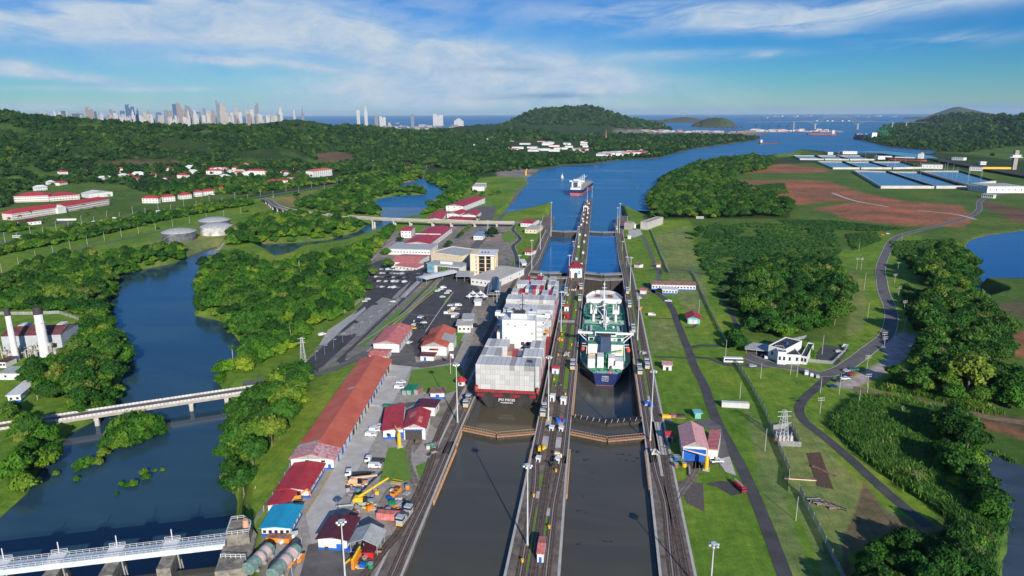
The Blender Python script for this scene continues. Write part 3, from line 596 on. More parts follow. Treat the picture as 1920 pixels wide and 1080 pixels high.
GROVES = [
 ([(-300, 560), (0, 545), (50, 500), (140, 480), (200, 482), (330, 466), (366, 474), (325, 492), (258, 505), (221, 520), (211, 545), (201, 575), (206, 592), (160, 592), (0, 582), (-300, 640)], 7.0, .75, 1.15, G1, 'on the far left bank of the river'),
 ([(158, 615), (206, 594), (244, 658), (236, 695), (220, 752), (150, 775), (60, 752), (45, 700), (130, 668), (150, 640)], 7.0, .8, 1.2, G1, 'on the river bank beside the chimney plant'),
 ([(-260, 790), (20, 775), (70, 805), (108, 850), (72, 885), (38, 925), (-260, 1010)], 6.5, .8, 1.2, G1, 'at the left end of the road bridge'),
 ([(-200, 990), (0, 950), (60, 925), (120, 908), (115, 916), (60, 945), (0, 965), (-200, 1040)], 4.5, .45, .7, [('mangrove', 1)], 'on the low spit at the left edge of the water'),
 ([(380, 505), (425, 482), (505, 506), (560, 494), (640, 478), (690, 460), (742, 428), (704, 474), (684, 500), (684, 560), (640, 592), (580, 620), (560, 655), (500, 682), (455, 700), (412, 702), (413, 690), (447, 668), (464, 655), (442, 632), (418, 603), (364, 592), (374, 560), (370, 520)], 7.4, .8, 1.35, G1+[('palm', .4)], 'in the big grove between river and car parks'),
 ([(430, 440), (480, 412), (560, 405), (690, 417), (622, 447), (560, 453), (480, 456), (430, 462)], 9, .9, 1.3, G1, 'in the grove below the viaduct'),
 ([(420, 810), (478, 752), (560, 708), (582, 722), (560, 770), (520, 830), (470, 880), (446, 925), (432, 890), (414, 835)], 6.5, .8, 1.3, [('broad', 5), ('mangrove', 3), ('bare', .7), ('pale', .5), ('palm', .4)], 'on the bank behind the long red shed'),
 ([(545, 385), (640, 350), (720, 335), (790, 322), (794, 333), (776, 338), (750, 344), (744, 352), (765, 354), (793, 353), (798, 364), (738, 366), (700, 373), (714, 406), (600, 397)], 10, .8, 1.2, G1, 'round the lagoon beyond the viaduct'),
 ([(840, 362), (825, 349), (803, 340), (800, 330), (860, 322), (900, 335), (880, 352), (862, 378), (820, 395), (785, 408)], 9, .7, 1.2, G1, 'round the lagoon beyond the viaduct'),
 ([(1390, 520), (1450, 490), (1550, 498), (1598, 560), (1590, 606), (1500, 636), (1400, 626), (1376, 570)], 8.5, .85, 1.3, G2+[('bare', .5)], 'in the wood left of the winding road'),
 ([(1214, 402), (1213, 376), (1240, 335), (1310, 307), (1400, 292), (1450, 300), (1440, 318), (1380, 330), (1372, 345), (1420, 362), (1486, 385), (1478, 406), (1300, 411), (1228, 408)], 11, .8, 1.4, G2, 'on the wooded bank right of the canal'),
 ([(1712, 492), (1790, 468), (1828, 500), (1836, 522), (1806, 548), (1742, 545), (1715, 520)], 8.5, .9, 1.4, G2, 'in the wood beside the round pond'),
 ([(1742, 552), (1800, 566), (1850, 590), (1900, 640), (1880, 690), (1960, 780), (1800, 742), (1742, 705), (1692, 706), (1732, 650), (1720, 590)], 8.2, .9, 1.45, G2, 'in the big wood at the right edge'),
 ([(1660, 720), (1740, 712), (1800, 745), (1860, 768), (1820, 770), (1730, 750)], 8, .7, 1.1, G2, 'in the big wood at the right edge'),
 ([(1770, 800), (1830, 815), (1838, 880), (1880, 960), (1900, 1000), (1840, 1000), (1800, 960), (1760, 870)], 7, .7, 1.25, G2+[('bare', .6)], 'on the rim of the reed bed by the weedy pond'),
 ([(1625, 1050), (1680, 1015), (1800, 1010), (1898, 1000), (1888, 1080), (1930, 1180), (1600, 1180)], 4.6, .4, .95, G2+[('clump', 3)], 'in the thicket at the lower right corner'),
 ([(-200, 500), (0, 468), (60, 446), (240, 412), (470, 374), (476, 384), (300, 416), (240, 432), (110, 458), (0, 480), (-200, 520)], 6.5, .55, .95, G1, 'in the long hedge between road and railway'),
 ([(0, 428), (50, 420), (60, 430), (0, 440)], 8, .6, .9, G1, 'in the long hedge between road and railway'),
 ([(285, 370), (330, 350), (430, 330), (560, 340), (640, 336), (790, 312), (795, 318), (640, 345), (560, 352), (470, 366), (380, 366)], 15, .8, 1.2, G2, 'round the red roofed quarters on the left'),
]
TREES = []
for g in GROVES: TREES += grove(*g)
for (px, py, s, k) in [(1378, 640, 1.15, 'mangrove'), (1384, 658, .9, 'broad'), (1370, 652, .8, 'mangrove'), (1406, 655, .55, 'palm'), (1516, 668, .7, 'mangrove'), (1312, 443, 1.2, 'broad'), (1304, 450, .8, 'broad'), (295, 430, .6, 'mangrove'), (460, 398, 1.0, 'mangrove'), (556, 372, 1.1, 'broad'), (615, 362, .9, 'broad'), (832, 515, .8, 'mangrove'), (724, 478, 1.0, 'mangrove'), (700, 520, 1.1, 'pale'), (728, 505, 1.0, 'broad'), (690, 545, .8, 'mangrove'), (750, 455, .7, 'broad'), (842, 465, .8, 'broad'), (923, 448, 1.3, 'broad'), (890, 365, .9, 'broad'), (925, 367, 1.0, 'broad'), (905, 368, .9, 'broad'), (935, 365, .8, 'broad'), (1860, 296, 1.5, 'broad'), (1720, 915, .9, 'bare'), (1830, 778, .7, 'bare')]:
    p = Pg(px, py); TREES.append((p.x, p.y, p.z, s, k, 'standing apart')) 
for k in range(8):
    p = Pg(860+k*5, 448-k*5); TREES.append((p.x, p.y, p.z, .55, 'broad', 'in the avenue beside the visitor car park'))
for (px, py) in [(20, 425), (40, 420), (95, 425), (130, 420), (165, 415), (155, 408), (60, 412), (180, 404), (350, 392), (240, 378), (205, 378), (380, 385), (395, 378), (160, 398), (105, 432), (85, 428)]:
    p = Pg(px, py); TREES.append((p.x, p.y, p.z, 1.5, 'palm', 'in front of the red roofed quarters'))
for (a, b, s) in [(200, 842, .75), (215, 830, .95), (235, 822, 1.0), (250, 812, 1.25), (268, 812, 1.25), (285, 810, 1.15), (300, 813, .9), (240, 806, 1.2), (262, 802, 1.2), (280, 803, 1.1), (225, 815, 1.15), (210, 836, 1.0), (245, 826, 1.1), (265, 824, 1.1), (232, 836, .95), (225, 842, .8), (255, 832, .85), (280, 825, .7), (195, 857, .6), (155, 878, .62), (168, 875, .68), (185, 872, .5), (148, 884, .4), (144, 902, .3), (105, 892, .3), (272, 890, .38), (274, 900, .4), (250, 912, .4), (240, 914, .34), (228, 911, .3), (292, 885, .2), (305, 884, .22), (219, 930, .2), (1872, 935, .4), (1880, 940, .35)]:
    z = SEA-.4 if a < 900 else -2; p = P(a, b, z); TREES.append((p.x, p.y, z, s, 'mangrove', 'on the mangrove islets in the river' if a < 900 else 'on the weedy pond'))
TREES.sort(key=lambda t: -t[3]/math.hypot(t[0], t[1]))
NAMES = dict(mangrove='mangrove_tree', broad='broadleaf_tree', pale='pale_tree', palm='palm_tree', bare='bare_tree', bush='bush', clump='shrub')
LOOK = dict(mangrove='bright domed mangrove tree', broad='dark broadleaf tree', pale='yellowish airy tree', palm='drooping palm tree', bare='leafless grey tree', clump='low leafy shrub', bush='low bush')
rest = {}
for i, (x, y, z, s, k, where) in enumerate(TREES):
    if i < 300:
        sz = 'low ' if s < .8 else 'medium ' if s < .98 else 'large ' if s < 1.18 else 'towering '
        t = T(NAMES[k], sz+LOOK[k]+' '+where, 'tree', (x, y, z), random.random()*6.28, LOOK[k]+'s '+where); t.scale = (s, s, s*random.uniform(.9, 1.1))
        cr, tr = PROTO[k]; inst('crown', random.choice(cr), t)
        if tr: inst('trunk', random.choice(tr), t)
    else: rest.setdefault((k, where), []).append((x, y, z, s))
for (k, where), L in rest.items():
    scatter('woodland', k, [q[:3] for q in L], [q[3] for q in L], 'mass of '+LOOK[k]+'s '+where, 'trees')
def mass(name, kind, pts, sp, s0, s1, label, cat, keep=1.0, gap=0.0):
    g = grove(pts, sp, s0, s1, [(kind, 1)], '', keep, gap); scatter(name, kind, [q[:3] for q in g], [q[3] for q in g], label, cat)
mass('reed_bed', 'reed', [(1562, 800), (1590, 770), (1612, 748), (1700, 752), (1830, 792), (1832, 850), (1880, 960), (1890, 1000), (1820, 1000), (1780, 970), (1700, 915), (1640, 870), (1590, 830)], 1.35, .8, 1.3, 'tall green reeds filling the field beside the narrow curving road', 'reeds')
mass('reed_bed', 'reed', [(1700, 700), (1755, 712), (1820, 750), (1880, 778), (1840, 772), (1740, 745), (1650, 730)], 1.6, .7, 1.1, 'reeds along the dirt track below the big wood', 'reeds')
mass('reed_bed', 'reed', [(1835, 835), (1880, 850), (1960, 890), (1960, 905), (1870, 870), (1838, 850)], 1.5, .6, .8, 'reeds growing out into the weedy pond', 'reeds')
mass('reed_bed', 'reed', [(1630, 1050), (1680, 1012), (1900, 1005), (1940, 1180), (1600, 1180)], 1.7, .6, 1.1, 'reeds between the bushes in the lower right corner', 'reeds', .8)
mass('shrubbery', 'clump', [(1305, 470), (1330, 425), (1380, 418), (1560, 428), (1575, 470), (1560, 500), (1450, 490), (1390, 525), (1370, 575), (1350, 560)], 2.9, .8, 1.5, 'dark green shrubs covering the low ground left of the winding road', 'shrubs', .9, 22)
mass('shrubbery', 'clump', [(1585, 440), (1640, 436), (1655, 450), (1600, 470)], 3, .7, 1.1, 'shrubs beside the bend of the winding road', 'shrubs')
mass('shrubbery', 'clump', [(1460, 412), (1560, 414), (1700, 430), (1640, 434), (1480, 427)], 4, .7, 1.1, 'shrubs below the bare red earth', 'shrubs')
mass('shrubbery', 'clump', [(1700, 530), (1720, 560), (1745, 610), (1730, 640), (1700, 590), (1690, 545)], 3, .8, 1.2, 'shrubs between the road and the big wood', 'shrubs')
mass('shrubbery', 'clump', [(1670, 455), (1790, 448), (1790, 465), (1700, 490), (1676, 480)], 3, .7, 1.2, 'shrubs above the wood by the round pond', 'shrubs', .8)
mass('shrubbery', 'clump', [(1385, 350), (1470, 344), (1478, 362), (1440, 368)], 4, .7, 1.2, 'brush on the hill behind the wooded bank', 'shrubs', .7)
mass('shrubbery', 'clump', [(20, 560), (60, 520), (120, 510), (170, 530), (100, 575)], 3, 1, 1.5, 'creepers and shrubs behind the chimney plant', 'shrubs')
def far_wood(pts, label, sp0=11.0, s0=1.0, gap=0.0, keep=1.0, world=None):
    """canopy of a distant wood: spacing opens with distance"""
    poly = PGW(pts) if world is None else world; g = []; edges = [0, 1300, 1900, 2700, 3700, 5200, 9000]
    for a, b, f in zip(edges, edges[1:], (1, 1.15, 1.5, 2.0, 2.7, 4.0)):
        sp = sp0*f; x0, y0 = poly.min(0); x1, y1 = poly.max(0); x0, x1, y0, y1 = max(x0, -b), min(x1, b), max(y0, 0), min(y1, b)
        if x1 <= x0 or y1 <= y0: continue
        gx, gy = np.meshgrid(np.arange(x0, x1, sp), np.arange(y0, y1, sp)); gx = gx+RNG.uniform(-.45, .45, gx.shape)*sp; gy = gy+RNG.uniform(-.45, .45, gy.shape)*sp
        D = np.hypot(gx, gy); ok = (D >= a) & (D < b) & inside(poly, gx, gy) & (RNG.random(gx.shape) < keep)
        if gap: ok &= fbm(gx, gy, 190, 3, 31) > -.36
        X, Y = gx[ok], gy[ok]; fx = X*BF[0]+Y*BF[1]; rx = (X*BR[0]+Y*BR[1])/np.maximum(fx, 1); m = np.abs(rx) < .84; X, Y = X[m], Y[m]
        for opoly in CLEAR: q = inside(opoly, X, Y); X, Y = X[~q], Y[~q]
        if not len(X): continue
        Z, wet = land(X[None], Y[None]); k = ~wet[0]; X, Y, Z = X[k], Y[k], Z[0][k]
        g += [(x, y, z-1, s0*(.6+.9*h**1.5)*f**.8) for x, y, z, h in zip(X, Y, Z, RNG.random(len(X)))]
    print('far wood', len(g)); scatter('forest', 'far', [q[:3] for q in g], [q[3] for q in g], label, 'forest')
CLEAR = [PGW(q) for q in [
 [(0, 340), (25, 328), (60, 336), (20, 352)], [(440, 290), (560, 286), (680, 300), (600, 312), (470, 312)], [(295, 264), (345, 266), (395, 277), (390, 292), (310, 288)],
 [(170, 302), (330, 300), (340, 312), (250, 312), (170, 308)], [(590, 292), (640, 290), (665, 297), (655, 304), (595, 302)], [(750, 304), (775, 305), (775, 312), (750, 312)],
 [(20, 400), (30, 365), (110, 352), (200, 350), (222, 375), (200, 392), (60, 430)], [(945, 285), (960, 268), (1100, 265), (1110, 285), (1000, 292)], [(1110, 285), (1200, 282), (1225, 292), (1150, 298), (1112, 300)],
 [(255, 386), (265, 374), (560, 345), (560, 352), (400, 372)], [(380, 330), (500, 326), (500, 340), (380, 340)], [(585, 322), (640, 322), (640, 336), (585, 336)]]]
far_wood([(-400, 420), (0, 392), (110, 345), (220, 345), (290, 368), (400, 352), (560, 338), (700, 322), (790, 310), (900, 326), (1000, 318), (1110, 306), (1232, 296), (1290, 280), (1395, 265), (1430, 262), (1390, 258), (1150, 254), (1000, 248), (860, 254), (760, 247), (650, 240), (580, 238), (470, 242), (330, 240), (-400, 223)], 'dense dark rain forest covering the hills on the left', 11, 1.0, 60)
far_wood([(1606, 263), (1650, 258), (1760, 256), (1900, 262), (2300, 262), (2300, 275), (1900, 276), (1790, 290), (1700, 282)], 'belt of dark trees on the far right shore', 13, .9, 60)

def sector(pxs, d0, d1):
    a = []; 
    for px in pxs: q = ray(px, 215); h = math.hypot(q[0], q[1]); a.append((q[0]/h, q[1]/h))
    return np.array([(x*d0, y*d0) for x, y in a]+[(x*d1, y*d1) for x, y in a[::-1]])
far_wood(None, 'dark wooded hill with radio masts rising beside the sea', 15, 1.1, 0, world=sector([900, 1000, 1100, 1262], 6300, 8400))
far_wood(None, 'wooded ridges beyond the far right shore', 15, 1.1, 0, world=sector([1660, 1800, 1960, 2200], 4900, 8400))
# ---------------------------------------------------------------- shared finishes
from mathutils.geometry import delaunay_2d_cdt
CONC = mat('concrete', (.24, .22, .19), .9, col2=(.36, .33, .29), scale=.35, detail=8, bump=.1)
CONC_D = mat('stained_concrete', (.11, .085, .065), .9, col2=(.24, .20, .165), scale=.45, detail=9)
CONC_P = mat('pale_concrete', (.36, .34, .31), .9, col2=(.47, .45, .41), scale=.2, detail=8)
WALLC = mat('lock_wall_concrete', (.085, .066, .052), .9, col2=(.20, .165, .135), scale=.22, detail=10, bump=.15)
ASPH = mat('asphalt', (.045, .044, .046), .9, col2=(.075, .072, .072), scale=.12, detail=8)
ASPH_L = mat('worn_asphalt', (.085, .078, .075), .9, col2=(.14, .13, .125), scale=.15, detail=8)
TRACKBED = mat('track_bed', (.05, .036, .028), .95, col2=(.12, .085, .065), scale=.6, detail=8)
RAIL = mat('rusty_rail', (.16, .10, .07), .5, col2=(.30, .24, .20), scale=2, metal=.3)
RACK = mat('rack_rail', (.20, .18, .17), .6, col2=(.34, .30, .27), scale=3)
TURF = mat('lawn', (.085, .19, .018), .95, col2=(.135, .23, .03), scale=.25, detail=8)
WHITE = mat('white_paint', (.62, .62, .60), .6, var=.08, scale=.6, stain=.35)
WHITE_C = mat('clean_white', (.62, .62, .605), .5, var=.05)
CREAM = mat('cream_wall', (.62, .52, .36), .7, var=.1, scale=.4, stain=.2)
REDR = mat('red_roof', (.36, .028, .035), .55, col2=(.48, .05, .055), scale=.35, detail=7, stripes=(0, .9, .12), rnd=.12)
REDF = mat('faded_red_roof', (.46, .10, .09), .7, col2=(.62, .24, .21), scale=.5, detail=9, stripes=(0, .9, .1), stain=.25)
ORNR = mat('orange_red_roof', (.47, .095, .05), .6, col2=(.58, .15, .08), scale=.12, detail=9, stripes=(1, 1.1, .10), stain=.3)
PINKR = mat('pink_roof', (.50, .20, .20), .7, col2=(.66, .40, .38), scale=.9, detail=9, stripes=(0, .8, .1))
MARR = mat('maroon_roof', (.11, .022, .028), .5, var=.2, scale=.4, stripes=(0, .9, .15))
BROWNR = mat('brown_roof', (.17, .07, .06), .8, col2=(.30, .18, .15), scale=.5, detail=8)
BLUER = mat('blue_roof', (.02, .30, .47), .45, var=.1, scale=.3, stripes=(0, .9, .14))
GREYR = mat('grey_roof', (.40, .41, .39), .6, var=.15, scale=.3, stripes=(0, .9, .12), stain=.25)
DARKR = mat('black_roof', (.035, .036, .04), .8, var=.3, scale=.3)
GLASS = mat('window_glass', (.02, .03, .04), .15, var=.3, spec=.8)
BLUEP = mat('blue_paint', (.015, .10, .42), .5, var=.15)
YEL = mat('yellow_paint', (.72, .42, .02), .55, var=.15, scale=1)
ORG = mat('orange_paint', (.72, .22, .02), .6, var=.2, scale=1)
REDP = mat('red_paint', (.52, .02, .02), .5, var=.15)
GREENP = mat('green_paint', (.01, .20, .09), .6, var=.25, scale=.6)
STEEL = mat('grey_steel', (.38, .39, .40), .5, var=.15, scale=1, metal=.3)
GALV = mat('galvanised_steel', (.55, .56, .56), .5, var=.12, metal=.2)
BLK = mat('black_rubber', (.02, .02, .02), .8)
DARKM = mat('dark_machinery', (.05, .045, .04), .7, var=.4, scale=2)
WOOD = mat('fender_timber', (.42, .20, .09), .8, col2=(.55, .33, .17), scale=1.2)
GATEM = mat('gate_steel', (.028, .026, .024), .7, col2=(.06, .05, .042), scale=.6, detail=8)
LINEW = mat('white_line', (.55, .55, .52), .8, var=.25, scale=1.5); LINEY = mat('yellow_line', (.45, .30, .06), .8, var=.3, scale=1.5)
SILVER = mat('silver_paint', (.50, .51, .52), .4, var=.12, metal=.3, scale=1)
def Hs(px, py): return Pg(px, py)
def hgt(px, py, py2):
    p = Pg(px, py); return Pd(px, py2, math.hypot(p.x, p.y)).z-p.z
def surface(name, poly, m, off=.05, step=10, kind='structure', parent=None, flat=None):
    """thin sheet draped over the land; poly in world metres"""
    poly = [tuple(q[:2]) for q in poly]; P2 = [Vector(q) for q in poly]; n = len(P2); E_ = [(i, (i+1) % n) for i in range(n)]
    if flat is None:
        a = np.array(poly); x0, y0 = a.min(0); x1, y1 = a.max(0); gx, gy = np.meshgrid(np.arange(x0, x1, step)+step/2, np.arange(y0, y1, step)+step/2)
        pts = np.stack([gx.ravel(), gy.ravel()], 1); sd = sdist(a, pts[:, 0][None], pts[:, 1][None], step)[0]; pts = pts[sd < -step*.35]
        v, e, f, _, _, _ = delaunay_2d_cdt(P2+[Vector(q) for q in pts], E_, [], 1, 1e-4)
        X = np.array([[q[0] for q in v]]); Y = np.array([[q[1] for q in v]]); Z = land(X, Y)[0][0]+off; vs = [(X[0, i], Y[0, i], Z[i]) for i in range(len(v))]
    else:
        v, e, f, _, _, _ = delaunay_2d_cdt(P2, E_, [], 1, 1e-4); vs = [(q[0], q[1], flat) for q in v]
    mb = MB(); mb.add(vs, f); o = mb.obj(name, m, parent); o.data.flip_normals() if len(o.data.polygons) and o.data.polygons[0].normal.z < 0 else None
    if kind: tag(o, kind=kind)
    return o
def pgs(pts): return [tuple(Pg(*q)[:2]) for q in pts]
def patch(name, pts, m, off=.05, **k): return surface(name, pgs(pts), m, off, **k)
def smooth_line(pts, step=6):
    P_ = [Vector(p[:2]) for p in pts]; out = []
    for i in range(len(P_)-1):
        p0 = P_[max(0, i-1)]; p1 = P_[i]; p2 = P_[i+1]; p3 = P_[min(len(P_)-1, i+2)]; L = (p2-p1).length; k = max(1, int(L/step))
        for j in range(k):
            t = j/k; out.append(.5*((2*p1)+(p2-p0)*t+(2*p0-5*p1+4*p2-p3)*t*t+(3*p1-p0-3*p2+p3)*t**3))
    out.append(P_[-1]); return out
def ribbon(name, pts, w, m, off=.06, step=6, dx=0.0, kind='structure', parent=None, w2=None, zf=None):
    L = smooth_line(pts, step); mb = MB(); n = len(L); vs = []
    for i, p in enumerate(L):
        d = (L[min(n-1, i+1)]-L[max(0, i-1)]).normalized(); nrm = Vector((-d.y, d.x)); ww = w if w2 is None else w+(w2-w)*i/(n-1)
        for s in (-.5, .5): q = p+nrm*(dx+s*ww); vs.append((q.x, q.y))
    X = np.array([[v[0] for v in vs]]); Y = np.array([[v[1] for v in vs]]); Z = (land(X, Y)[0][0] if zf is None else np.array([zf(a, b) for a, b in vs]))+off
    Z = np.maximum(Z, np.repeat((Z[::2]+Z[1::2])/2, 2))
    mb.add([(X[0, i], Y[0, i], Z[i]) for i in range(2*n)], [(2*i, 2*i+1, 2*i+3, 2*i+2) for i in range(n-1)]); o = mb.obj(name, m, parent)
    if o.data.polygons[0].normal.z < 0: o.data.flip_normals()
    if kind: tag(o, kind=kind)
    return o
def WZ(y): return float(BH(0.0, y))+.15
# ---------------------------------------------------------------- lock walls
def lock_wall(name, label, rows, z1=-28):
    root = T(name, label, 'lock wall', ((rows[0][1]+rows[0][2])/2, rows[0][0], 0)); ox, oy = root.location.x, root.location.y
    ys = sorted(set(list(np.arange(rows[0][0], rows[-1][0], 15))+[r[0] for r in rows])); xl = np.interp(ys, [r[0] for r in rows], [r[1] for r in rows]); xr = np.interp(ys, [r[0] for r in rows], [r[2] for r in rows])
    top = MB(); vs = []; n = len(ys)
    for y, a, b in zip(ys, xl, xr): z = WZ(y); vs += [(a-ox, y-oy, z1), (a-ox, y-oy, z), (b-ox, y-oy, z), (b-ox, y-oy, z1)]
    fs = []
    for i in range(n-1):
        k = 4*i; fs += [(k, k+4, k+5, k+1), (k+1, k+5, k+6, k+2), (k+2, k+6, k+7, k+3)]
    fs += [(0, 1, 2, 3), (4*n-1, 4*n-2, 4*n-3, 4*n-4)]
    o = MB().add(vs, fs).obj('wall_body', WALLC, root); o.data.flip_normals()
    cp = MB()      # worn coping along both faces
    for i in range(n-1):
        for xa, s in ((xl, 1), (xr, -1)):
            z, zz = WZ(ys[i])+.01, WZ(ys[i+1])+.01; a, b = xa[i]-ox, xa[i+1]-ox; cp.add([(a, ys[i]-oy, z), (a+s*.9, ys[i]-oy, z), (b+s*.9, ys[i+1]-oy, zz), (b, ys[i+1]-oy, zz)], [(0, 1, 2, 3) if s > 0 else (3, 2, 1, 0)])
    cp.obj('coping', CONC_P, root); return root
lock_wall('lock_wall', 'brown concrete lock wall along the left bank, carrying locomotive tracks', [(60, -66, -56), (179, -66, -57.2), (283, -66.5, -59), (884, -66.5, -59), (930, -77, -60), (1010, -80, -63)])
lock_wall('lock_wall', 'long brown concrete wall between the two lock chambers, with the control house on it', [(60, -27, -8.2), (179, -26, -8.3), (283, -25.2, -9.4), (905, -25.2, -9.4), (960, -23.5, -9.4), (1262, -22, -9.8)])
lock_wall('lock_wall', 'brown concrete lock wall along the right bank beside the lawns', [(60, 22, 34), (190, 22.3, 34), (283, 23.6, 34), (884, 23.8, 34), (940, 24.5, 42), (1030, 32, 46)])
def zw(x, y): return WZ(y)
def track(label, pts, group='towing locomotive tracks on the lock walls', bed=3.1, gauge=1.52, rack=True, off=.04):
    x, y = pts[0]; root = T('railway_track', label, 'railway track', (0, 0, 0), group=group)
    ribbon('track_bed', pts, bed, TRACKBED, off, 8, kind=None, parent=root, zf=zw)
    for s in (-1, 1): ribbon('rail', pts, .22, RAIL, off+.12, 8, dx=s*gauge/2, kind=None, parent=root, zf=zw)
    if rack: ribbon('rack', pts, .42, RACK, off+.10, 8, kind=None, parent=root, zf=zw)
    return root
def yy(x, y0, y1): return [(x, y0), (x, (y0+y1)/2), (x, y1)]
track('edge track on the left lock wall, nearest the water of the left chamber', [(-60.4, 120), (-60.6, 180), (-60.8, 202), (-60.5, 218), (-60.6, 235), (-60.9, 254), (-61.2, 269), (-61.4, 285), (-61.4, 600), (-61.4, 900), (-65, 1000)])
track('return track on the left lock wall, farther from the left chamber', [(-71.5, 120), (-69, 178), (-65, 200), (-64.6, 218), (-64.9, 236), (-66, 254), (-68.5, 284), (-69, 400), (-69, 900)], rack=False)
track('centre wall track beside the left chamber', [(-20.6, 120), (-20.8, 180), (-21, 235), (-22.2, 252), (-22.9, 268), (-23, 285), (-22.9, 590), (-22.8, 905), (-21, 1000), (-20.2, 1250)])
track('centre wall track beside the right chamber', [(-12.6, 120), (-12.8, 180), (-13, 225), (-12.4, 240), (-11.5, 262), (-11.4, 285), (-11.4, 590), (-11.4, 905), (-11.6, 1250)])
track('middle return track along the spine of the centre wall', [(-16.9, 120), (-16.9, 300), (-16.9, 575)], rack=False)
track('middle return track beyond the control house', [(-16.4, 640), (-16.4, 900), (-15.8, 1180)], rack=False)
track('edge track on the right lock wall, nearest the water of the right chamber', [(26.4, 120), (26.6, 189), (27.4, 214), (27.9, 232), (26.6, 250), (25.9, 268), (25.8, 290), (25.8, 600), (26, 900), (29, 1000)])
track('return track on the right lock wall beside the lawns', [(30.6, 120), (30.4, 212), (30.0, 240), (30.6, 270), (30.8, 362), (30.8, 600), (31.0, 860)], rack=False)
def side_track(label, px, zoff=.1):
    root = T('railway_track', label, 'railway track'); pts = pgs(px)
    ribbon('track_bed', pts, 3.4, CONC_D, zoff+.02, 3, kind=None, parent=root)
    for s in (-1, 1): ribbon('rail', pts, .28, RAIL, zoff+.16, 3, dx=s*.76, kind=None, parent=root)
side_track('curving spur track from the left lock wall to the red roofed locomotive shed', [(765, 985), (780, 950), (784, 925), (776, 900), (765, 872), (764, 850), (772, 825), (778, 806)])
side_track('curving spur track to the blue door of the pink roofed shed', [(1268, 1010), (1260, 975), (1262, 950), (1278, 920), (1298, 895), (1308, 876), (1306, 860)])
# ---------------------------------------------------------------- mitre gates
def gate(label, xc0, xc1, y, zt, up, walk, group=None, apex=5.2, depth=20):
    """two leaves meeting in a shallow V that points up the canal"""
    root = T('lock_gate', label, 'lock gate', ((xc0+xc1)/2, y, zt), group=group); hw = (xc1-xc0)/2
    for s in (-1, 1):
        a = Vector((s*hw, 0)); b = Vector((0, -apex)); d = (b-a); L = d.length; d = d/L; n = Vector((-d.y, d.x))*(1 if s < 0 else -1)*-1
        mb = MB(); w = 1.1
        def q(t, o, z): p = a+d*t+n*o; return (p.x, p.y, z)
        mb.add([q(0, -w, -depth), q(L, -w, -depth), q(L, w, -depth), q(0, w, -depth), q(0, -w, 0), q(L, -w, 0), q(L, w, 0), q(0, w, 0)], [(0, 3, 2, 1), (4, 5, 6, 7), (0, 1, 5, 4), (1, 2, 6, 5), (2, 3, 7, 6), (3, 0, 4, 7)])
        for k in range(10):    # ribs on the plating
            t = L*(k+.5)/10; c = a+d*t
            for o in (-w-.12, w+.12): p = c+n*o; mb.tube((p.x, p.y, -depth), (p.x, p.y, -.1), .14, 4)
        leaf = mb.obj('gate_leaf', GATEM, root)
        wk = MB(); wk.add([q(0, -w-.35, .12), q(L, -w-.35, .12), q(L, -w+.75, .12), q(0, -w+.75, .12)], [(0, 1, 2, 3)]); wk.add([q(0, w-.75, .12), q(L, w-.75, .12), q(L, w+.35, .12), q(0, w+.35, .12)], [(0, 1, 2, 3)])
        for o, tt in ((-w-.35, 0), (w+.35, 0)):
            p, p2 = q(0, o, .0), q(L, o, .0); wk.tube((p[0], p[1], .0), (p2[0], p2[1], .0), .13, 4)
        wk.obj('walkway', walk, root)
        rl = MB()
        for o in (-w-.3, w+.3):
            p, p2 = q(0, o, 1.15), q(L, o, 1.15); rl.tube(p, p2, .07, 4)
            for k in range(14): c = q(L*(k+.5)/14, o, .1); rl.tube(c, (c[0], c[1], 1.15), .05, 4)
        rl.obj('handrail', walk, root)
    return root
gate('near lock gate of the left chamber with an orange timbered walkway', -59, -25.2, 282.5, 0, 1, WOOD)
gate('near lock gate of the right chamber with an orange timbered walkway', -9.4, 23.6, 284, 0, 1, WOOD)
gate('black folded guard gate with pale posts, just inside the right chamber', -9.4, 23.6, 302, -.2, 1, GATEM, apex=5)
gate('middle lock gate of the right chamber, nearer of the pair behind the green decked tanker', -9.4, 23.8, 585, 0, 1, CONC_P)
gate('middle lock gate of the right chamber, farther of the pair behind the green decked tanker', -9.4, 23.8, 607, -.3, 1, CONC_P)
gate('middle lock gate of the left chamber, nearer of the pair beyond the container ship', -59, -25.2, 585, 0, 1, CONC_P)
gate('middle lock gate of the left chamber, farther of the pair beyond the container ship', -59, -25.2, 607, -.3, 1, CONC_P)
gate('last lock gate of the left chamber before the open canal, tall and black', -59, -25.2, 878, -8, 1, CONC_P)
gate('last lock gate of the right chamber before the open canal', -9.4, 23.8, 878, -8, 1, CONC_P)
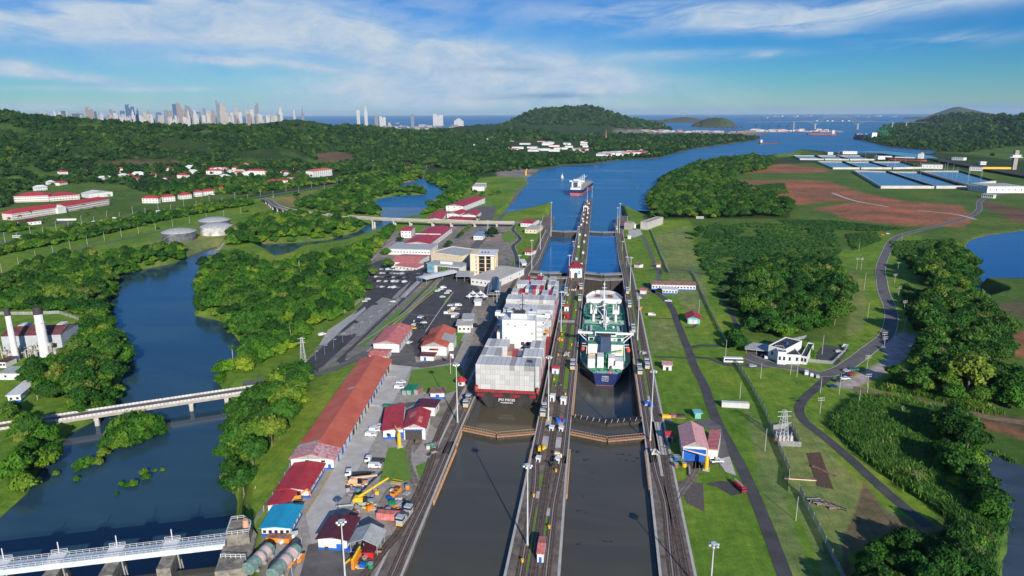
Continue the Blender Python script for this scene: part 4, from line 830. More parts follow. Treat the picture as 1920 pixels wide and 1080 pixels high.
# pale posts standing on the guard gate
for i in range(12):
    x = -8+i*2.85; o = T('gate_post', 'short pale post on the black guard gate of the right chamber', 'post', (x, 302-5*(1-abs(x-7.1)/16.5)-.6, -.1), 0, 'pale posts on the black guard gate')
    MB().tube((0, 0, 0), (.5, -.3, 1.7), .22, 5).obj('post', CONC_P, o)
def fender(label, pts, side):
    root = T('fender', label, 'fender', (pts[0][0], pts[0][1], 0), group='timber fenders along the lock walls'); mb = MB()
    for (a, b) in zip(pts, pts[1:]):
        a_ = (a[0]-pts[0][0]+side*.35, a[1]-pts[0][1]); b_ = (b[0]-pts[0][0]+side*.35, b[1]-pts[0][1])
        for z in (-.1, -1.0, -1.9): mb.tube((a_[0], a_[1], z), (b_[0], b_[1], z), .34, 5)
        L = math.hypot(b_[0]-a_[0], b_[1]-a_[1]); n = int(L/3)
        for k in range(n+1):
            t = k/max(1, n); mb.tube((a_[0]+(b_[0]-a_[0])*t, a_[1]+(b_[1]-a_[1])*t, .35), (a_[0]+(b_[0]-a_[0])*t, a_[1]+(b_[1]-a_[1])*t, -3), .22, 5)
    mb.obj('timber', WOOD, root)
fender('orange timber fender on the left wall just before the left lock gate', [(-58, 222), (-58.2, 264)], 1)
fender('orange timber fender on the left wall close to the left gate hinge', [(-58.6, 268), (-58.9, 280)], 1)
fender('orange timber fender on the centre wall facing the right approach', [(-8.9, 232), (-9.2, 268)], 1)
fender('rusty timber fender lining the centre wall behind the tanker stern', [(-9.4, 306), (-9.4, 372)], 1)
fender('rusty timber fender lining the right wall behind the tanker stern', [(23.7, 306), (23.7, 385)], -1)
fender('timber fender on the right wall just before the right lock gate', [(23.1, 240), (23.4, 270)], -1)
fender('timber fender on the centre wall facing the left approach', [(-25, 236), (-25, 266)], -1)
# turf and paving on the walls
def wall_patch(name, x0, x1, y0, y1, m, off=.03):
    mb = MB(); ys = list(np.arange(y0, y1, 12))+[y1]; vs = []
    for y in ys: vs += [(x0, y, WZ(y)+off), (x1, y, WZ(y)+off)]
    o = mb.add(vs, [(2*i, 2*i+1, 2*i+3, 2*i+2) for i in range(len(ys)-1)]).obj(name, m); tag(o, kind='structure'); return o
for (x0, x1, y0, y1) in [(-19.6, -18.6, 196, 222), (-15.2, -13.9, 200, 224), (-19.4, -18.6, 186, 195), (-21.0, -18.6, 236, 246), (-21.4, -18.4, 337, 362), (-15.4, -13.2, 335, 372), (-21.4, -18.4, 400, 448), (-15.4, -13.2, 396, 448), (-21.4, -18.4, 462, 525), (-15.4, -13.2, 462, 535), (-21.4, -18.2, 660, 790), (-14.8, -13.0, 650, 800), (-21.2, -18.4, 800, 850), (28.0, 29.0, 300, 585), (28.0, 29.0, 620, 850)]:
    wall_patch('turf_strip', x0, x1, y0, y1, TURF)
for (x0, x1, y0, y1) in [(-21.2, -18.6, 290, 300), (-15.3, -12.9, 289, 299), (-21.2, -18.6, 268, 279), (-15.3, -12.9, 269, 279), (28.0, 29.1, 250, 330), (-24.7, -13.6, 452, 458), (-20, -18.8, 228, 233), (-15.2, -14, 217, 222), (28, 32, 268, 300)]:
    wall_patch('paving', x0, x1, y0, y1, CONC_P, .05)
# ---------------------------------------------------------------- lamp masts
def mast(px, py, top, label, kind='cluster', z=None, h=None, xy=None):
    p = Pg(px, py) if xy is None else Vector((xy[0], xy[1], gz(*xy)))
    h = h or max(4, hgt(px, py, top)); root = T('lamp_mast', label, 'lamp mast', (p.x, p.y, p.z), group='tall floodlight masts')
    r = .26 if h > 15 else .13
    MB().lathe((0, 0, 0), [(r*1.5, 0), (r*1.2, h*.15), (r*.62, h)], 8).obj('pole', GALV, root)
    if kind == 'cluster':
        hd = MB(); hd.cyl((0, 0, h-.5), .55, .5, 10); hd.cyl((0, 0, h-.05), .9, .12, 10); hd.obj('lamp_ring', GALV, root)
        lm = MB()
        for k in range(6): a = k*math.pi/3+.3; lm.sphere((1.25*math.cos(a), 1.25*math.sin(a), h-.55), .5, .5, .42, 8, 4); lm.tube((0, 0, h-.2), (1.2*math.cos(a), 1.2*math.sin(a), h-.3), .07, 4)
        lm.obj('floodlights', SILVER, root)
    else:
        lm = MB(); lm.tube((0, 0, h-.1), (1.3, 0, h+.25), .06, 5); lm.cb((1.6, 0, h+.22), .9, .35, .2); lm.obj('lamp', GALV, root)
    bs = MB(); bs.cyl((0, 0, 0), .55, .6, 8); bs.obj('base', YEL if h > 20 and RNG.random() < .6 else CONC, root); return root
for (px, py, t, w) in [(858, 793, 682, 'beside the small red roofed kiosk near the container ship stern'), (989, 1023, 871, 'on the near end of the centre wall, beside a turf strip'), (1330, 1128, 1017, 'alone on the lawn at the bottom of the photo'), (1219, 826, 694, 'beside the right chamber gate'), (1028, 788, 668, 'on the centre wall by the container ship stern'), (1052, 622, 546, 'on the centre wall beside the container ship deckhouse'), (1195, 638, 557, 'beside the tanker bridge on the right wall'), (1181, 545, 482, 'beside the middle gates on the right wall'), (1067, 520, 478, 'just left of the control house'), (648, 1092, 975, 'in front of the maroon roofed store'), (1013, 468, 415, 'on the left lawn by the lower left chamber'), (997, 505, 450, 'on the left lawn near the visitor centre'), (974, 504, 478, 'at the bend of the lawn path'), (932, 586, 545, 'beside the visitor centre footbridge'), (1033, 443, 379, 'by the last gate on the left wall'), (1161, 437, 381, 'by the last gate on the right wall, taller of two'), (1157, 437, 389, 'by the last gate on the right wall, shorter of two'), (1075, 462, 452, 'on the centre wall above the lower left chamber'), (1167, 470, 452, 'on the right wall above the lower right chamber'), (1175, 500, 481, 'above the return track on the right lawn edge'), (1085, 458, 424, 'on the spine of the far centre wall'), (1101, 385, 352, 'at the far tip of the centre wall'), (1110, 371, 350, 'last on the far tip of the centre wall')]:
    mast(px, py, t, 'tall grey lamp mast '+w)
# ---------------------------------------------------------------- ships
HBLACK = mat('black_hull', (.015, .015, .017), .55, col2=(.045, .038, .034), scale=.25, detail=9); HNAVY = mat('navy_hull', (.012, .022, .10), .45, var=.3, scale=.15, detail=8)
HRED = mat('antifouling', (.34, .05, .045), .7, col2=(.45, .14, .12), scale=.3, detail=8); DKRED = mat('red_steel', (.30, .03, .03), .7, var=.35, scale=.5, detail=7)
GDECK = mat('green_deck', (.02, .19, .11), .6, col2=(.10, .32, .22), scale=.25, detail=8); GREYDK = mat('grey_deck', (.26, .25, .23), .8, var=.3, scale=.3)
BOXW = mat('white_container', (.54, .54, .53), .55, var=.06, scale=.4, rnd=.16, stripes=(1, .42, .10), stain=.12)
BOXC = {c: mat(c+'_container', v, .6, var=.12, scale=.4, rnd=.15, stripes=(1, .42, .15)) for c, v in dict(red=(.40, .03, .05), grey=(.34, .33, .32), brown=(.30, .17, .12), blue=(.06, .12, .26), green=(.01, .22, .11), orange=(.6, .2, .04)).items()}
DOORM = mat('container_bars', (.28, .28, .28), .5)
def hull(name, L, B, zd, zk, zb, mats, parent, bow=.16, stern=.10, tr=.5, flare=1.0, transom_cut=0.0, bulw=1.0):
    """lofted hull: stern at y=0, bow at y=L; zd deck, zb top of the antifouling, zk keel; mats = topside, antifouling, deck"""
    ns = 26; lv = [(zk, .55), ((zk+zb)/2, .86), (zb, .95), (zb+(zd-zb)*.5, .985), (zd, 1.0)]; mb = MB(); R = []
    for i in range(ns+1):
        t = i/ns; y = t*L
        w = 1.0
        if t < stern: w = tr+(1-tr)*math.sin(math.pi/2*t/stern)
        if t > 1-bow: q = (t-1+bow)/bow; w = math.sqrt(max(0, 1-q**2.1))
        row = []
        for (z, f) in lv:
            ff = f
            if t > 1-bow: q = (t-1+bow)/bow; ff = f-(1-(z-zk)/(zd-zk))*q*.55*flare
            if t < stern: q = 1-t/stern; ff = f-(1-(z-zk)/(zd-zk))*q*(.35+transom_cut)
            zz = z+(bulw*max(0, (t-.88)/.12)**1.5 if z == zd else 0); row.append((max(.02, w*ff)*B/2 if t < .999 else .02, y+(.0 if t < .9 else (z-zd)/(zd-zk)*-(-L*.02)*((t-.9)/.1)), zz))
        R.append(row)
    k = len(lv); base = 0
    for row in R:
        for (w, y, z) in row: mb.v.append((-w, y, z))
        for (w, y, z) in row: mb.v.append((w, y, z))
    S = 2*k
    for i in range(ns):
        for j in range(k-1):
            m = 1 if lv[j+1][0] <= zb+.01 else 0
            a = i*S+j; mb.f.append((a, a+1, a+S+1, a+S)[::-1] if False else (a, a+S, a+S+1, a+1)[::-1]); mb.mi.append(m)
            a = i*S+k+j; mb.f.append((a, a+S, a+S+1, a+1)); mb.mi.append(m)
        a = i*S+k-1; b_ = i*S+2*k-1; mb.f.append((a, b_, b_+S, a+S)); mb.mi.append(2)
    for j in range(k-1): mb.f.append((j, k+j, k+j+1, j+1)); mb.mi.append(1 if lv[j+1][0] <= zb+.01 else 0)
    o = mb.obj(name, mats, parent)
    def half(t):
        i = min(ns-1, max(0, int(t*ns))); f = t*ns-i; return R[i][-1][0]*(1-f)+R[i+1][-1][0]*f
    return o, half
def rail_line(pts, h=1.1, step=3, r=.05):
    mb = MB()
    for a, b in zip(pts, pts[1:]):
        a, b = Vector(a), Vector(b); L = (b-a).length; n = max(1, int(L/step))
        for hh in (h, h*.5): mb.tube(a+Vector((0, 0, hh)), b+Vector((0, 0, hh)), r, 4)
        for i in range(n+1): p = a.lerp(b, i/n); mb.tube(p, p+Vector((0, 0, h)), r, 4)
    return mb
def text(name, s, size, loc, rot, m, parent, ext=.04, align='CENTER', label=None):
    c = bpy.data.curves.new(name, 'FONT'); c.body = s; c.size = size; c.extrude = ext; c.align_x = align; c.resolution_u = 2; c.offset = size*.012
    t = bpy.data.objects.new(name, c); sc.collection.objects.link(t); dg = bpy.context.evaluated_depsgraph_get(); me = bpy.data.meshes.new_from_object(t.evaluated_get(dg)); bpy.data.objects.remove(t)
    me.materials.clear(); me.materials.append(m); o = link(bpy.data.objects.new(name, me)); o.parent = parent; o.location = loc; o.rotation_euler = rot
    if label: o['label'] = label
    return o
def container_mesh(m, L=12.19, name='container'):
    mb = MB(); mb.box(-1.12, 1.12, 0, L, .05, 2.52)
    for x in (-1.13, 1.13):
        for y in (0, L):
            mb.cb((x*.965, y*.994+.04, 1.3), .16, .16, 2.6)
    for z in (.08, 2.52):
        for y in (.02, L-.02): mb.cb((0, y, z), 2.3, .12, .10)
        for x in (-1.17, 1.17): mb.cb((x*.95, L/2, z), .1, L, .10)
    for x in (-.75, -.3, .3, .75): mb.tube((x, -.06, .15), (x, -.06, 2.45), .035, 4, mi=1)
    mb.cb((0, -.03, 1.3), .06, .05, 2.4, mi=1)
    return mb.mesh(name, m, DOORM)
CM = {'white': container_mesh(BOXW), **{c: container_mesh(m) for c, m in BOXC.items()}}
CM6 = {c: container_mesh(m, 6.06) for c, m in list(BOXC.items())+[('white', BOXW)]}
# --- container ship
cs = T('container_ship', 'black hulled container ship stacked with white containers, filling the left chamber', 'container ship', (-42, 312, 0))
ho, half = hull('hull', 212, 32.0, 6.3, -13, -3.6, [HBLACK, HRED, DKRED], cs, bow=.2, stern=.07, tr=.95, transom_cut=.35, bulw=3)
ho.location = (0, 0, 0)
mb = MB(); 
for x in (-13.2, -4.2, 4.4, 13.0):
    w = 1.8 if abs(x) > 9 else 2.3; MB().box(x-w, x+w, -.06, .25, 3.7, 5.2).obj('mooring_opening', mat('dark_red_recess', (.20, .012, .022), .8, var=.5, scale=1.2), cs)
mb = MB(); mb.box(-16, 16, -.12, .5, 6.1, 6.5)
for x in (-15.3, 15.0):
    mb.cb((x, 1, 7.6), 1.6, .5, 2.6); mb.cb((x, 3, 7.6), .5, 4, 2.6)
mb.obj('stern_frame', DKRED, cs)
ldb = MB(); ldb.tube((-15.2, .5, 6.5), (-14.4, .5, 9), .12, 4); ldb.tube((15.2, .5, 6.5), (14.6, .5, 9), .12, 4); ldb.cb((-15, .6, 8), .9, .4, .3); ldb.cb((15, .6, 8), .9, .4, .3); ldb.obj('ladder', ORG, cs)
text('ship_name', 'JPO PISCES', 1.75, (0, -.35, 1.9), (math.pi/2, 0, 0), WHITE_C, cs); text('home_port', 'MONROVIA', 1.15, (0, -.42, .6), (math.pi/2, 0, 0), WHITE_C, cs)
mb = MB()
for i in range(13): mb.box(-15.6, 15.6, 14*i+1.0, 14*i+13.4, 6.2, 6.6) if 14*i < 175 else None
mb.obj('hatch_cover', DKRED, cs)
sp = MB()     # funnel casing and accommodation block, aft of midships
sp.box(-9.3, 9.3, 51.5, 62, 6.4, 28.0); sp.box(-9.3, -13, 56, 62, 6.4, 19); sp.obj('funnel_casing', WHITE_C, cs)
sp = MB(); sp.box(-12.2, 12.2, 66, 80, 6.4, 23.5); sp.box(-13.2, 13.2, 65, 80, 23.5, 23.8); sp.box(-8, 8, 66, 79, 23.8, 27.6)
for z in (10.5, 13.7, 16.9, 20.1): sp.box(-14, 14, 64.6, 80.6, z, z+.15)
sp.obj('deckhouse', WHITE_C, cs)
bw = MB(); bw.box(-16.2, 16.2, 71, 75.5, 24.2, 24.6); bw.box(-16.2, 16.2, 70.8, 71.0, 24.6, 25.7); bw.box(-16.2, -13.4, 71.1, 75.4, 24.6, 26.6); bw.box(13.4, 16.2, 71.1, 75.4, 24.6, 26.6); bw.box(-8.4, 8.4, 69.5, 78, 27.6, 27.95)
for s in (-1, 1): bw.tube((s*15.6, 72.5, 24.2), (s*12.2, 69, 20), .25, 5)
bw.obj('bridge_wing', WHITE_C, cs)
gl = MB(); gl.box(-7.6, 7.6, 65.88, 66.02, 25.4, 26.6); gl.box(-5.5, 5.5, 51.38, 51.52, 8, 8.4); gl.obj('bridge_window', GLASS, cs)
for x in (2.3, 5.3):
    for z in (10.0, 13.3): MB().box(x-.95, x+.95, 51.38, 51.55, z, z+2.2).obj('casing_opening', mat('rusty_opening', (.13, .025, .015), .8, var=.6, scale=1), cs)
dr = rail_line([(-9.2, 51.6, 28), (9.2, 51.6, 28), (9.2, 62, 28)], 1.2, 1.6, .07)
for z in (12.2, 15.4, 18.6, 21.8, 25): dr.box(-9.35, 9.35, 51.3, 51.5, z, z+.12)
for z in (10.5, 13.7, 16.9, 20.1): r_ = rail_line([(-13.9, 64.7, z+.1), (-9.5, 64.7, z+.1)], 1.1, 1.2, .07); dr.add(r_.v, r_.f); r_ = rail_line([(9.5, 64.7, z+.1), (13.9, 64.7, z+.1)], 1.1, 1.2, .07); dr.add(r_.v, r_.f)
dr.obj('deck_railing', GALV, cs); vn = MB()
for x, z in ((-7, 11), (-4.5, 11), (-7, 17), (7.6, 20), (-2, 24), (4, 25), (-6, 25)): vn.box(x-.5, x+.5, 51.2, 51.5, z, z+1.1)
vn.obj('vent_grilles', STEEL, cs)
fn = MB(); fn.box(-4.5, 4.5, 53, 60.5, 28.0, 31.2); fn.obj('funnel', WHITE_C, cs)
fp = MB()
for x in (-2.4, -.8, .8, 2.4): fp.cyl((x, 56.5, 31.2), .5, 1.6, 8)
fp.box(-3.2, 3.2, 54, 59.5, 31.15, 31.5); fp.obj('exhaust_pipe', DARKM, cs)
mm = MB(); mm.tube((0, 72, 27.9), (0, 72, 38), .35, 6, .2); mm.tube((-3.2, 72, 33), (3.2, 72, 33), .14, 4); mm.tube((-2.2, 72, 35.5), (2.2, 72, 35.5), .1, 4); mm.cb((0, 71.6, 31.5), 3.4, .4, .35); mm.cb((0, 71.6, 34.2), 2.6, .4, .3); mm.sphere((-5, 70, 29), .8, .8, .9); mm.sphere((5.5, 70, 29), .6, .6, .8)
mm.obj('radar_mast', DARKM, cs)
fm = MB(); fm.tube((0, 205, 8), (0, 205, 20), .4, 7, .25, mi=0); fm.tube((-2.6, 205, 18.2), (2.6, 205, 18.2), .18, 5); fm.cb((0, 204.8, 19.5), 1.2, .6, .6); fm.cb((0, 204.8, 16), 1.4, .7, .4); fm.obj('foremast', WHITE_C, cs)
for s in (-1, 1):
    b = T_ = MB(); b.sphere((s*14.6, 68, 16.5), 1.3, 4.0, 1.3, 8, 6); b.obj('lifeboat', ORG, cs); a = MB(); a.tube((s*12.6, 65.5, 18.8), (s*15, 65.5, 18.8), .15, 4); a.tube((s*12.6, 70.5, 18.8), (s*15, 70.5, 18.8), .15, 4); a.tube((s*12.6, 65.5, 14.4), (s*12.6, 65.5, 18.8), .18, 4); a.tube((s*12.6, 70.5, 14.4), (s*12.6, 70.5, 18.8), .18, 4); a.obj('davit', WHITE_C, cs)
lash = MB()
for y in (14.9, 28.6, 42.4, 87.5, 101.3, 115.1, 128.9, 142.7, 156.5):
    for x in (-15.9, 15.9): lash.cb((x, y-.55, 10.2), .3, .5, 7.6)
lash.box(-15.9, 15.9, 14.1, 14.6, 6.6, 9.0); lash.obj('lashing_bridge', DKRED, cs)
CW = 2.44; TH = 2.62; CROW = random.Random(21)
lower = MB(); n_ind = 0
def stack_bay(y0, cols, tiers, base=6.65, colours=None, vis=None, where=''):
    """containers of one bay: cols = column indexes, tiers = count or list"""
    global n_ind
    for ci, c in enumerate(cols):
        tt = tiers[ci] if isinstance(tiers, (list, tuple)) else tiers; x = -42+(c-6)*CW
        for k in range(tt):
            z = base+k*TH; col = 'white'
            if colours: col = colours.get((c, k), colours.get((c, 'top'), 'white') if k == tt-1 else ('white' if CROW.random() < .86 else CROW.choice(['grey', 'red', 'white'])))
            seen = vis(c, k, tt) if vis else k == tt-1
            if seen and n_ind < 296:
                o = link(bpy.data.objects.new('container', CM[col])); o.location = (x, y0, z); n_ind += 1
                tag(o, (col+' container '+where)[:110], 'container', col+' containers '+where)
            else: lower.box(x-1.19, x+1.19, y0, y0+12.19, z+.03, z+2.58)
A = range(13)
stack_bay(314.3, A, 5, vis=lambda c, k, t: True, colours={(c, 'top'): q for c, q in ((2, 'white'), (7, 'grey'), (10, 'grey'), (11, 'grey'))} | {(c, k): 'white' for c in A for k in range(4)}, where='in the tall block at the ship stern')
stack_bay(328.4, A, [5, 5, 5, 5, 3, 3, 3, 3, 3, 5, 5, 5, 5], colours={(4, 'top'): 'white', (5, 'top'): 'brown', (6, 'top'): 'red', (7, 'top'): 'white', (8, 'top'): 'grey', (0, 'top'): 'grey', (3, 'top'): 'grey', (10, 'top'): 'white'}, vis=lambda c, k, t: k == t-1 or (k >= 3 and c in (12,)) or (c in (0, 1, 2, 3, 9, 10, 11) and k == 4), where='in the second bay from the stern')
stack_bay(342.3, A, [5, 5, 5, 5, 5, 4, 3, 3, 3, 3, 5, 5, 5], colours={(1, 'top'): 'grey', (5, 'top'): 'brown', (6, 'top'): 'red', (8, 'top'): 'grey', (11, 'top'): 'grey', (4, 'top'): 'white'}, vis=lambda c, k, t: k == t-1 or c == 12, where='in the third bay, just behind the white deckhouse')
stack_bay(401, A, 4, where='just forward of the bridge')
stack_bay(414.8, A, 5, vis=lambda c, k, t: k == t-1 or c == 12, where='in the first tall bay forward of the bridge')
stack_bay(428.6, A, 6, vis=lambda c, k, t: k >= t-4 or c == 12, colours={(9, 'top'): 'grey'} | {(c, k): 'white' for c in A for k in range(5)}, where='in the highest block forward of the bridge')
stack_bay(442.4, A, [4, 4, 4, 5, 4, 5, 4, 4, 5, 6, 6, 6, 6], colours={(0, 'top'): 'red', (1, 'top'): 'red', (2, 'top'): 'red', (3, 'top'): 'white', (5, 'top'): 'white', (11, 'top'): 'red', (4, 'top'): 'white'}, vis=lambda c, k, t: k == t-1 or c == 12 or (k == t-2 and c > 8), where='in the bay beyond the highest block')
stack_bay(456.2, range(0, 13), [5, 5, 5, 5, 6, 6, 6, 6, 6, 3, 5, 5, 6], colours={(2, 'top'): 'red', (3, 'top'): 'red', (5, 'top'): 'blue', (6, 'top'): 'red', (7, 'top'): 'white', (8, 'top'): 'red'} | {(5, 4): 'blue', (6, 4): 'red', (3, 4): 'red'}, vis=lambda c, k, t: k >= t-2 or c == 12, where='in the mixed bay with a blue box')
stack_bay(470.0, range(1, 13), [6, 6, 6, 5, 6, 6, 6, 6, 3, 6, 6, 6], colours={(9, 'top'): 'red', (11, 'top'): 'grey', (5, 'top'): 'white'}, vis=lambda c, k, t: k >= t-1 or c == 12, where='in the second last bay before the bow')
stack_bay(483.8, range(2, 12), [4, 6, 5, 5, 6, 6, 6, 4, 6, 6], colours={(3, 'top'): 'red', (6, 'top'): 'red', (7, 'top'): 'red', (8, 'top'): 'white', (10, 'top'): 'white'}, vis=lambda c, k, t: k >= t-1, where='in the last bay before the bow')
tag(lower.obj('containers_below', BOXW), 'lower tiers of white containers mostly hidden inside the stacks on the container ship', 'containers', kind='stuff')
# --- tanker
tk = T('tanker', 'navy hulled tanker with green deck and white bridge, in the right chamber', 'tanker', (7.2, 370, 0))
ho, half = hull('hull', 172, 30.6, -4.2, -21, -11.3, [HNAVY, HRED, GDECK], tk, bow=.24, stern=.15, tr=.45, transom_cut=.10, bulw=1.2)
text('ship_name', 'AGISEA', 1.2, (0, -.12, -6.4), (math.pi/2, 0, 0), WHITE_C, tk); text('home_port', 'VALLETTA', .95, (0, -.12, -7.7), (math.pi/2, 0, 0), WHITE_C, tk); text('ship_number', 'IMO 9251834', .7, (0, -.12, -8.8), (math.pi/2, 0, 0), WHITE_C, tk)
g = lambda t: (half(t)-.35, t*172)
pl = [(-half(i/30)+.3, i/30*172, -4.2+(1.2*max(0, (i/30-.88)/.12)**1.5)) for i in range(0, 27)]; rl = rail_line(pl, 1.2, 2.5, .06); 
rl2 = rail_line([(-x, y, z) for x, y, z in pl], 1.2, 2.5, .06); rl.add(rl2.v, rl2.f); rl3 = rail_line([(-6, .3, -4.2), (6, .3, -4.2)], 1.2, 1.5, .06); rl.add(rl3.v, rl3.f); rl.obj('deck_rail', WHITE_C, tk)
fc = MB()   # raised white forecastle with bulwark
yr = [150+i*1.6 for i in range(13)]; xs_ = [half(min(.985, y/172)) for y in yr]
poly = [(-x, y) for x, y in zip(xs_, yr)]+[(x, y) for x, y in zip(xs_[::-1], yr[::-1])]
fc.prism(poly, -4.1, -.6, 0)
for (a, b) in zip(poly, poly[1:]): fc.add([(a[0], a[1], -4), (b[0], b[1], -4), (b[0]*1.04, b[1]+.3, 1.6), (a[0]*1.04, a[1]+.3, 1.6)], [(0, 1, 2, 3), (3, 2, 1, 0)])
fc.obj('forecastle', [WHITE_C, GDECK], tk)
wd = MB()
for s in (-1, 1):
    wd.cyl((s*4.5, 158, -.5), 1.0, 1.2, 8); wd.tube((s*3, 155, .1), (s*7, 155, .1), .8, 8)
    for k in range(5): wd.cb((s*(2+k*1.3), 160+k*.4, -.1), .5, .5, .9)
wd.obj('windlass', mat('rust_brown', (.16, .05, .03), .8, var=.4), tk)
fmast = MB(); fmast.tube((0, 152, -.6), (0, 152, 13), .5, 7, .28); fmast.cb((0, 152, 8), 3.4, .4, .4); fmast.cb((0, 152, 11), 1.6, .5, .6); fmast.obj('foremast', WHITE_C, tk)
pipes = MB(); PR = random.Random(4)
for x in (-2.6, -1.8, -1.0, 1.0, 1.8, 2.6): pipes.tube((x, 44, -3.0), (x, 148, -3.0), .22, 6)
for y in range(48, 148, 8):
    pipes.tube((-8, y, -3.3), (8, y, -3.3), .18, 5)
for y in (92, 94, 96, 98, 100): pipes.tube((-14, y, -2.8), (14, y, -2.8), .26, 6)
pipes.obj('cargo_pipe', mat('pipe_pale_green', (.22, .36, .30), .5, var=.3, scale=.8), tk); mat('pipe_green', (.02, .20, .11), .5, var=.3, scale=.8)
fit = MB()
for i in range(170):
    x = PR.uniform(-13, 13); y = PR.uniform(46, 148); h = PR.uniform(.5, 1.8); fit.cb((x, y, -4.2+h/2), PR.uniform(.5, 1.6), PR.uniform(.5, 1.8), h)
fit.obj('deck_fitting', mat('dark_green_fitting', (.012, .10, .06), .6, var=.5, scale=.5), tk)
cat = MB()    # pale catwalk and cross walks
cat.box(-.9, .9, 44, 150, -1.7, -1.5)
for y in range(46, 150, 7): cat.tube((-.8, y, -4.2), (-.8, y, -1.6), .12, 4); cat.tube((.8, y, -4.2), (.8, y, -1.6), .12, 4)
for s in (-1, 1): cat.box(-.9*s, 11*s, 103, 104.2, -1.7, -1.5); cat.add([(s*.9, 122, -1.6), (s*9, 122, -1.6), (s*11.5, 112, -1.6), (s*11.5, 110.6, -1.6), (s*8.4, 120.6, -1.6), (s*.9, 120.6, -1.6)], [(0, 1, 2, 3, 4, 5), (5, 4, 3, 2, 1, 0)])
for s in (-1, 1):
    for k in range(12): cat.tube((s*9.8, 50+k*3, -4.2), (s*9.8, 50+k*3, -2.2), .3, 5)
    cat.box(s*9-.7, s*9+.7, 48, 86, -2.3, -2.1); cat.box(s*12-.4, s*12+.4, 50, 88, -3.2, -3.0)
cat.obj('catwalk', GALV, tk)
for s, nm in ((-1, 0), (1, 1)):      # hose cranes
    cr = MB(); cr.cyl((s*7.8, 98, -4.2), 1.0, 10, 10); cr.box(s*7.8-2.3, s*7.8+2.3, 96, 100, 5.0, 5.4); cr.box(s*7.8-2.2, s*7.8-1.2, 96.5, 99.5, 5.4, 9.5); cr.box(s*7.8+1.2, s*7.8+2.2, 96.5, 99.5, 5.4, 9.0)
    cr.tube((s*7.8, 98, 9.2), (s*2.0 if s < 0 else 9.5, 80 if s < 0 else 116, 7.0), .4, 5); cr.tube((s*7.8, 98, 5.0), (s*7.8, 98, 11.5), .35, 6, .15); cr.box(s*7.8-2.3, s*7.8+2.3, 95.8, 96.1, 3.2, 5.3); cr.obj('hose_crane', WHITE_C, tk)
midm = MB(); midm.tube((0, 108, -4.2), (0, 108, 12), .5, 7, .3); midm.cb((0, 107.6, 3), 4, .5, .5); midm.cb((0, 107.5, 7), 3, .5, .5); midm.tube((0, 108, 6), (-7.8, 98, 7), .3, 5)
for k in range(14): midm.cb((PR.uniform(-3, 3), PR.uniform(84, 102), PR.uniform(-3, 0)), PR.uniform(.6, 2), PR.uniform(.5, 1.5), PR.uniform(.8, 2))
midm.obj('signal_mast', WHITE_C, tk)
ac = MB(); ac.box(-10.4, 10.4, 28, 40, -4.2, 8.2); ac.box(-10.4, -3.4, 22, 28, -4.2, 6.0); ac.box(3.4, 10.4, 22, 28, -4.2, 6.0); ac.box(-6.5, 6.5, 30, 38.5, 8.2, 11.2); ac.obj('deckhouse', WHITE_C, tk)
ad = MB()
for (a, b, z) in ((21.6, 28, 6.1), (27.7, 40.2, 8.3)): ad.box(-10.6, -3.4, a, b, z, z+.08); ad.box(3.4, 10.6, a, b, z, z+.08)
ad.box(-10.6, 10.6, 10, 22, -1.1, -1.0); ad.box(-6.7, 6.7, 29.8, 38.7, 11.25, 11.35); ad.obj('deck_paint', GDECK, tk)
wg = MB(); wg.box(-17.0, 17.0, 33, 37, 8.6, 9.0); wg.box(-17, -6.5, 32.8, 33, 9, 10.1); wg.box(6.5, 17, 32.8, 33, 9, 10.1); wg.box(-17, -14.6, 33, 37, 9, 10.2); wg.box(14.6, 17, 33, 37, 9, 10.2)
for s in (-1, 1): wg.tube((s*16.2, 34, 8.6), (s*10.3, 30, 4.2), .3, 5); wg.tube((s*15.8, 36, 8.6), (s*10.3, 36, 5), .3, 5)
wg.obj('bridge_wing', WHITE_C, tk)
wn = MB()
for x in (-8.6, 8.2): wn.box(x-1.2, x+1.2, 27.88, 28.02, 6.3, 7.9)
for x in (-5.2, 5.4): wn.box(x-.6, x+.6, 27.88, 28.02, 6.6, 7.4)
wn.box(-6, 6, 29.9, 30.02, 9.2, 10.4); wn.obj('window', GLASS, tk)
fu = MB(); fu.add([(-3.3, 17.5, -1), (3.3, 17.5, -1), (3.3, 25, -1), (-3.3, 25, -1), (-2.9, 18.5, 11.6), (2.9, 18.5, 11.6), (3.0, 24.5, 11.6), (-3.0, 24.5, 11.6)], [(0, 3, 2, 1), (4, 5, 6, 7), (0, 1, 5, 4), (1, 2, 6, 5), (2, 3, 7, 6), (3, 0, 4, 7)])
fn_ = fu.obj('funnel', mat('slate_blue_funnel', (.035, .06, .12), .5, var=.15), tk)
ft = MB()
for x in (-1.8, -.6, .6, 1.8): ft.cyl((x, 21.5, 11.6), .4, 1.1, 8)
ft.box(-2.9, 2.9, 18.6, 24.4, 11.58, 11.9); ft.obj('exhaust', DARKM, fn_)
md = MB(); md.tube((0, 34, 11.3), (0, 34, 24), .4, 6, .18); md.tube((-2.6, 34, 17), (2.6, 34, 17), .14, 4); md.cb((0, 33.6, 15), 3.2, .3, .35); md.cb((0, 33.6, 19.6), 2, .3, .3); md.sphere((4.6, 36, 12.4), .9, .9, .9); md.obj('radar_mast', WHITE_C, tk)
ho2 = MB(); ho2.box(-10.2, -6.0, 8, 15, -4.2, 1.6); ho2.box(-4.8, -1.0, 9, 16.5, -4.2, 2.6); ho2.box(1.6, 5.4, 8.5, 16, -4.2, 2.2); ho2.box(5.6, 10.2, 6.5, 14, -4.2, 1.2); ho2.box(3.6, 9.4, 5.2, 6.6, -4.2, -1.5); ho2.obj('engine_casing', WHITE_C, tk)
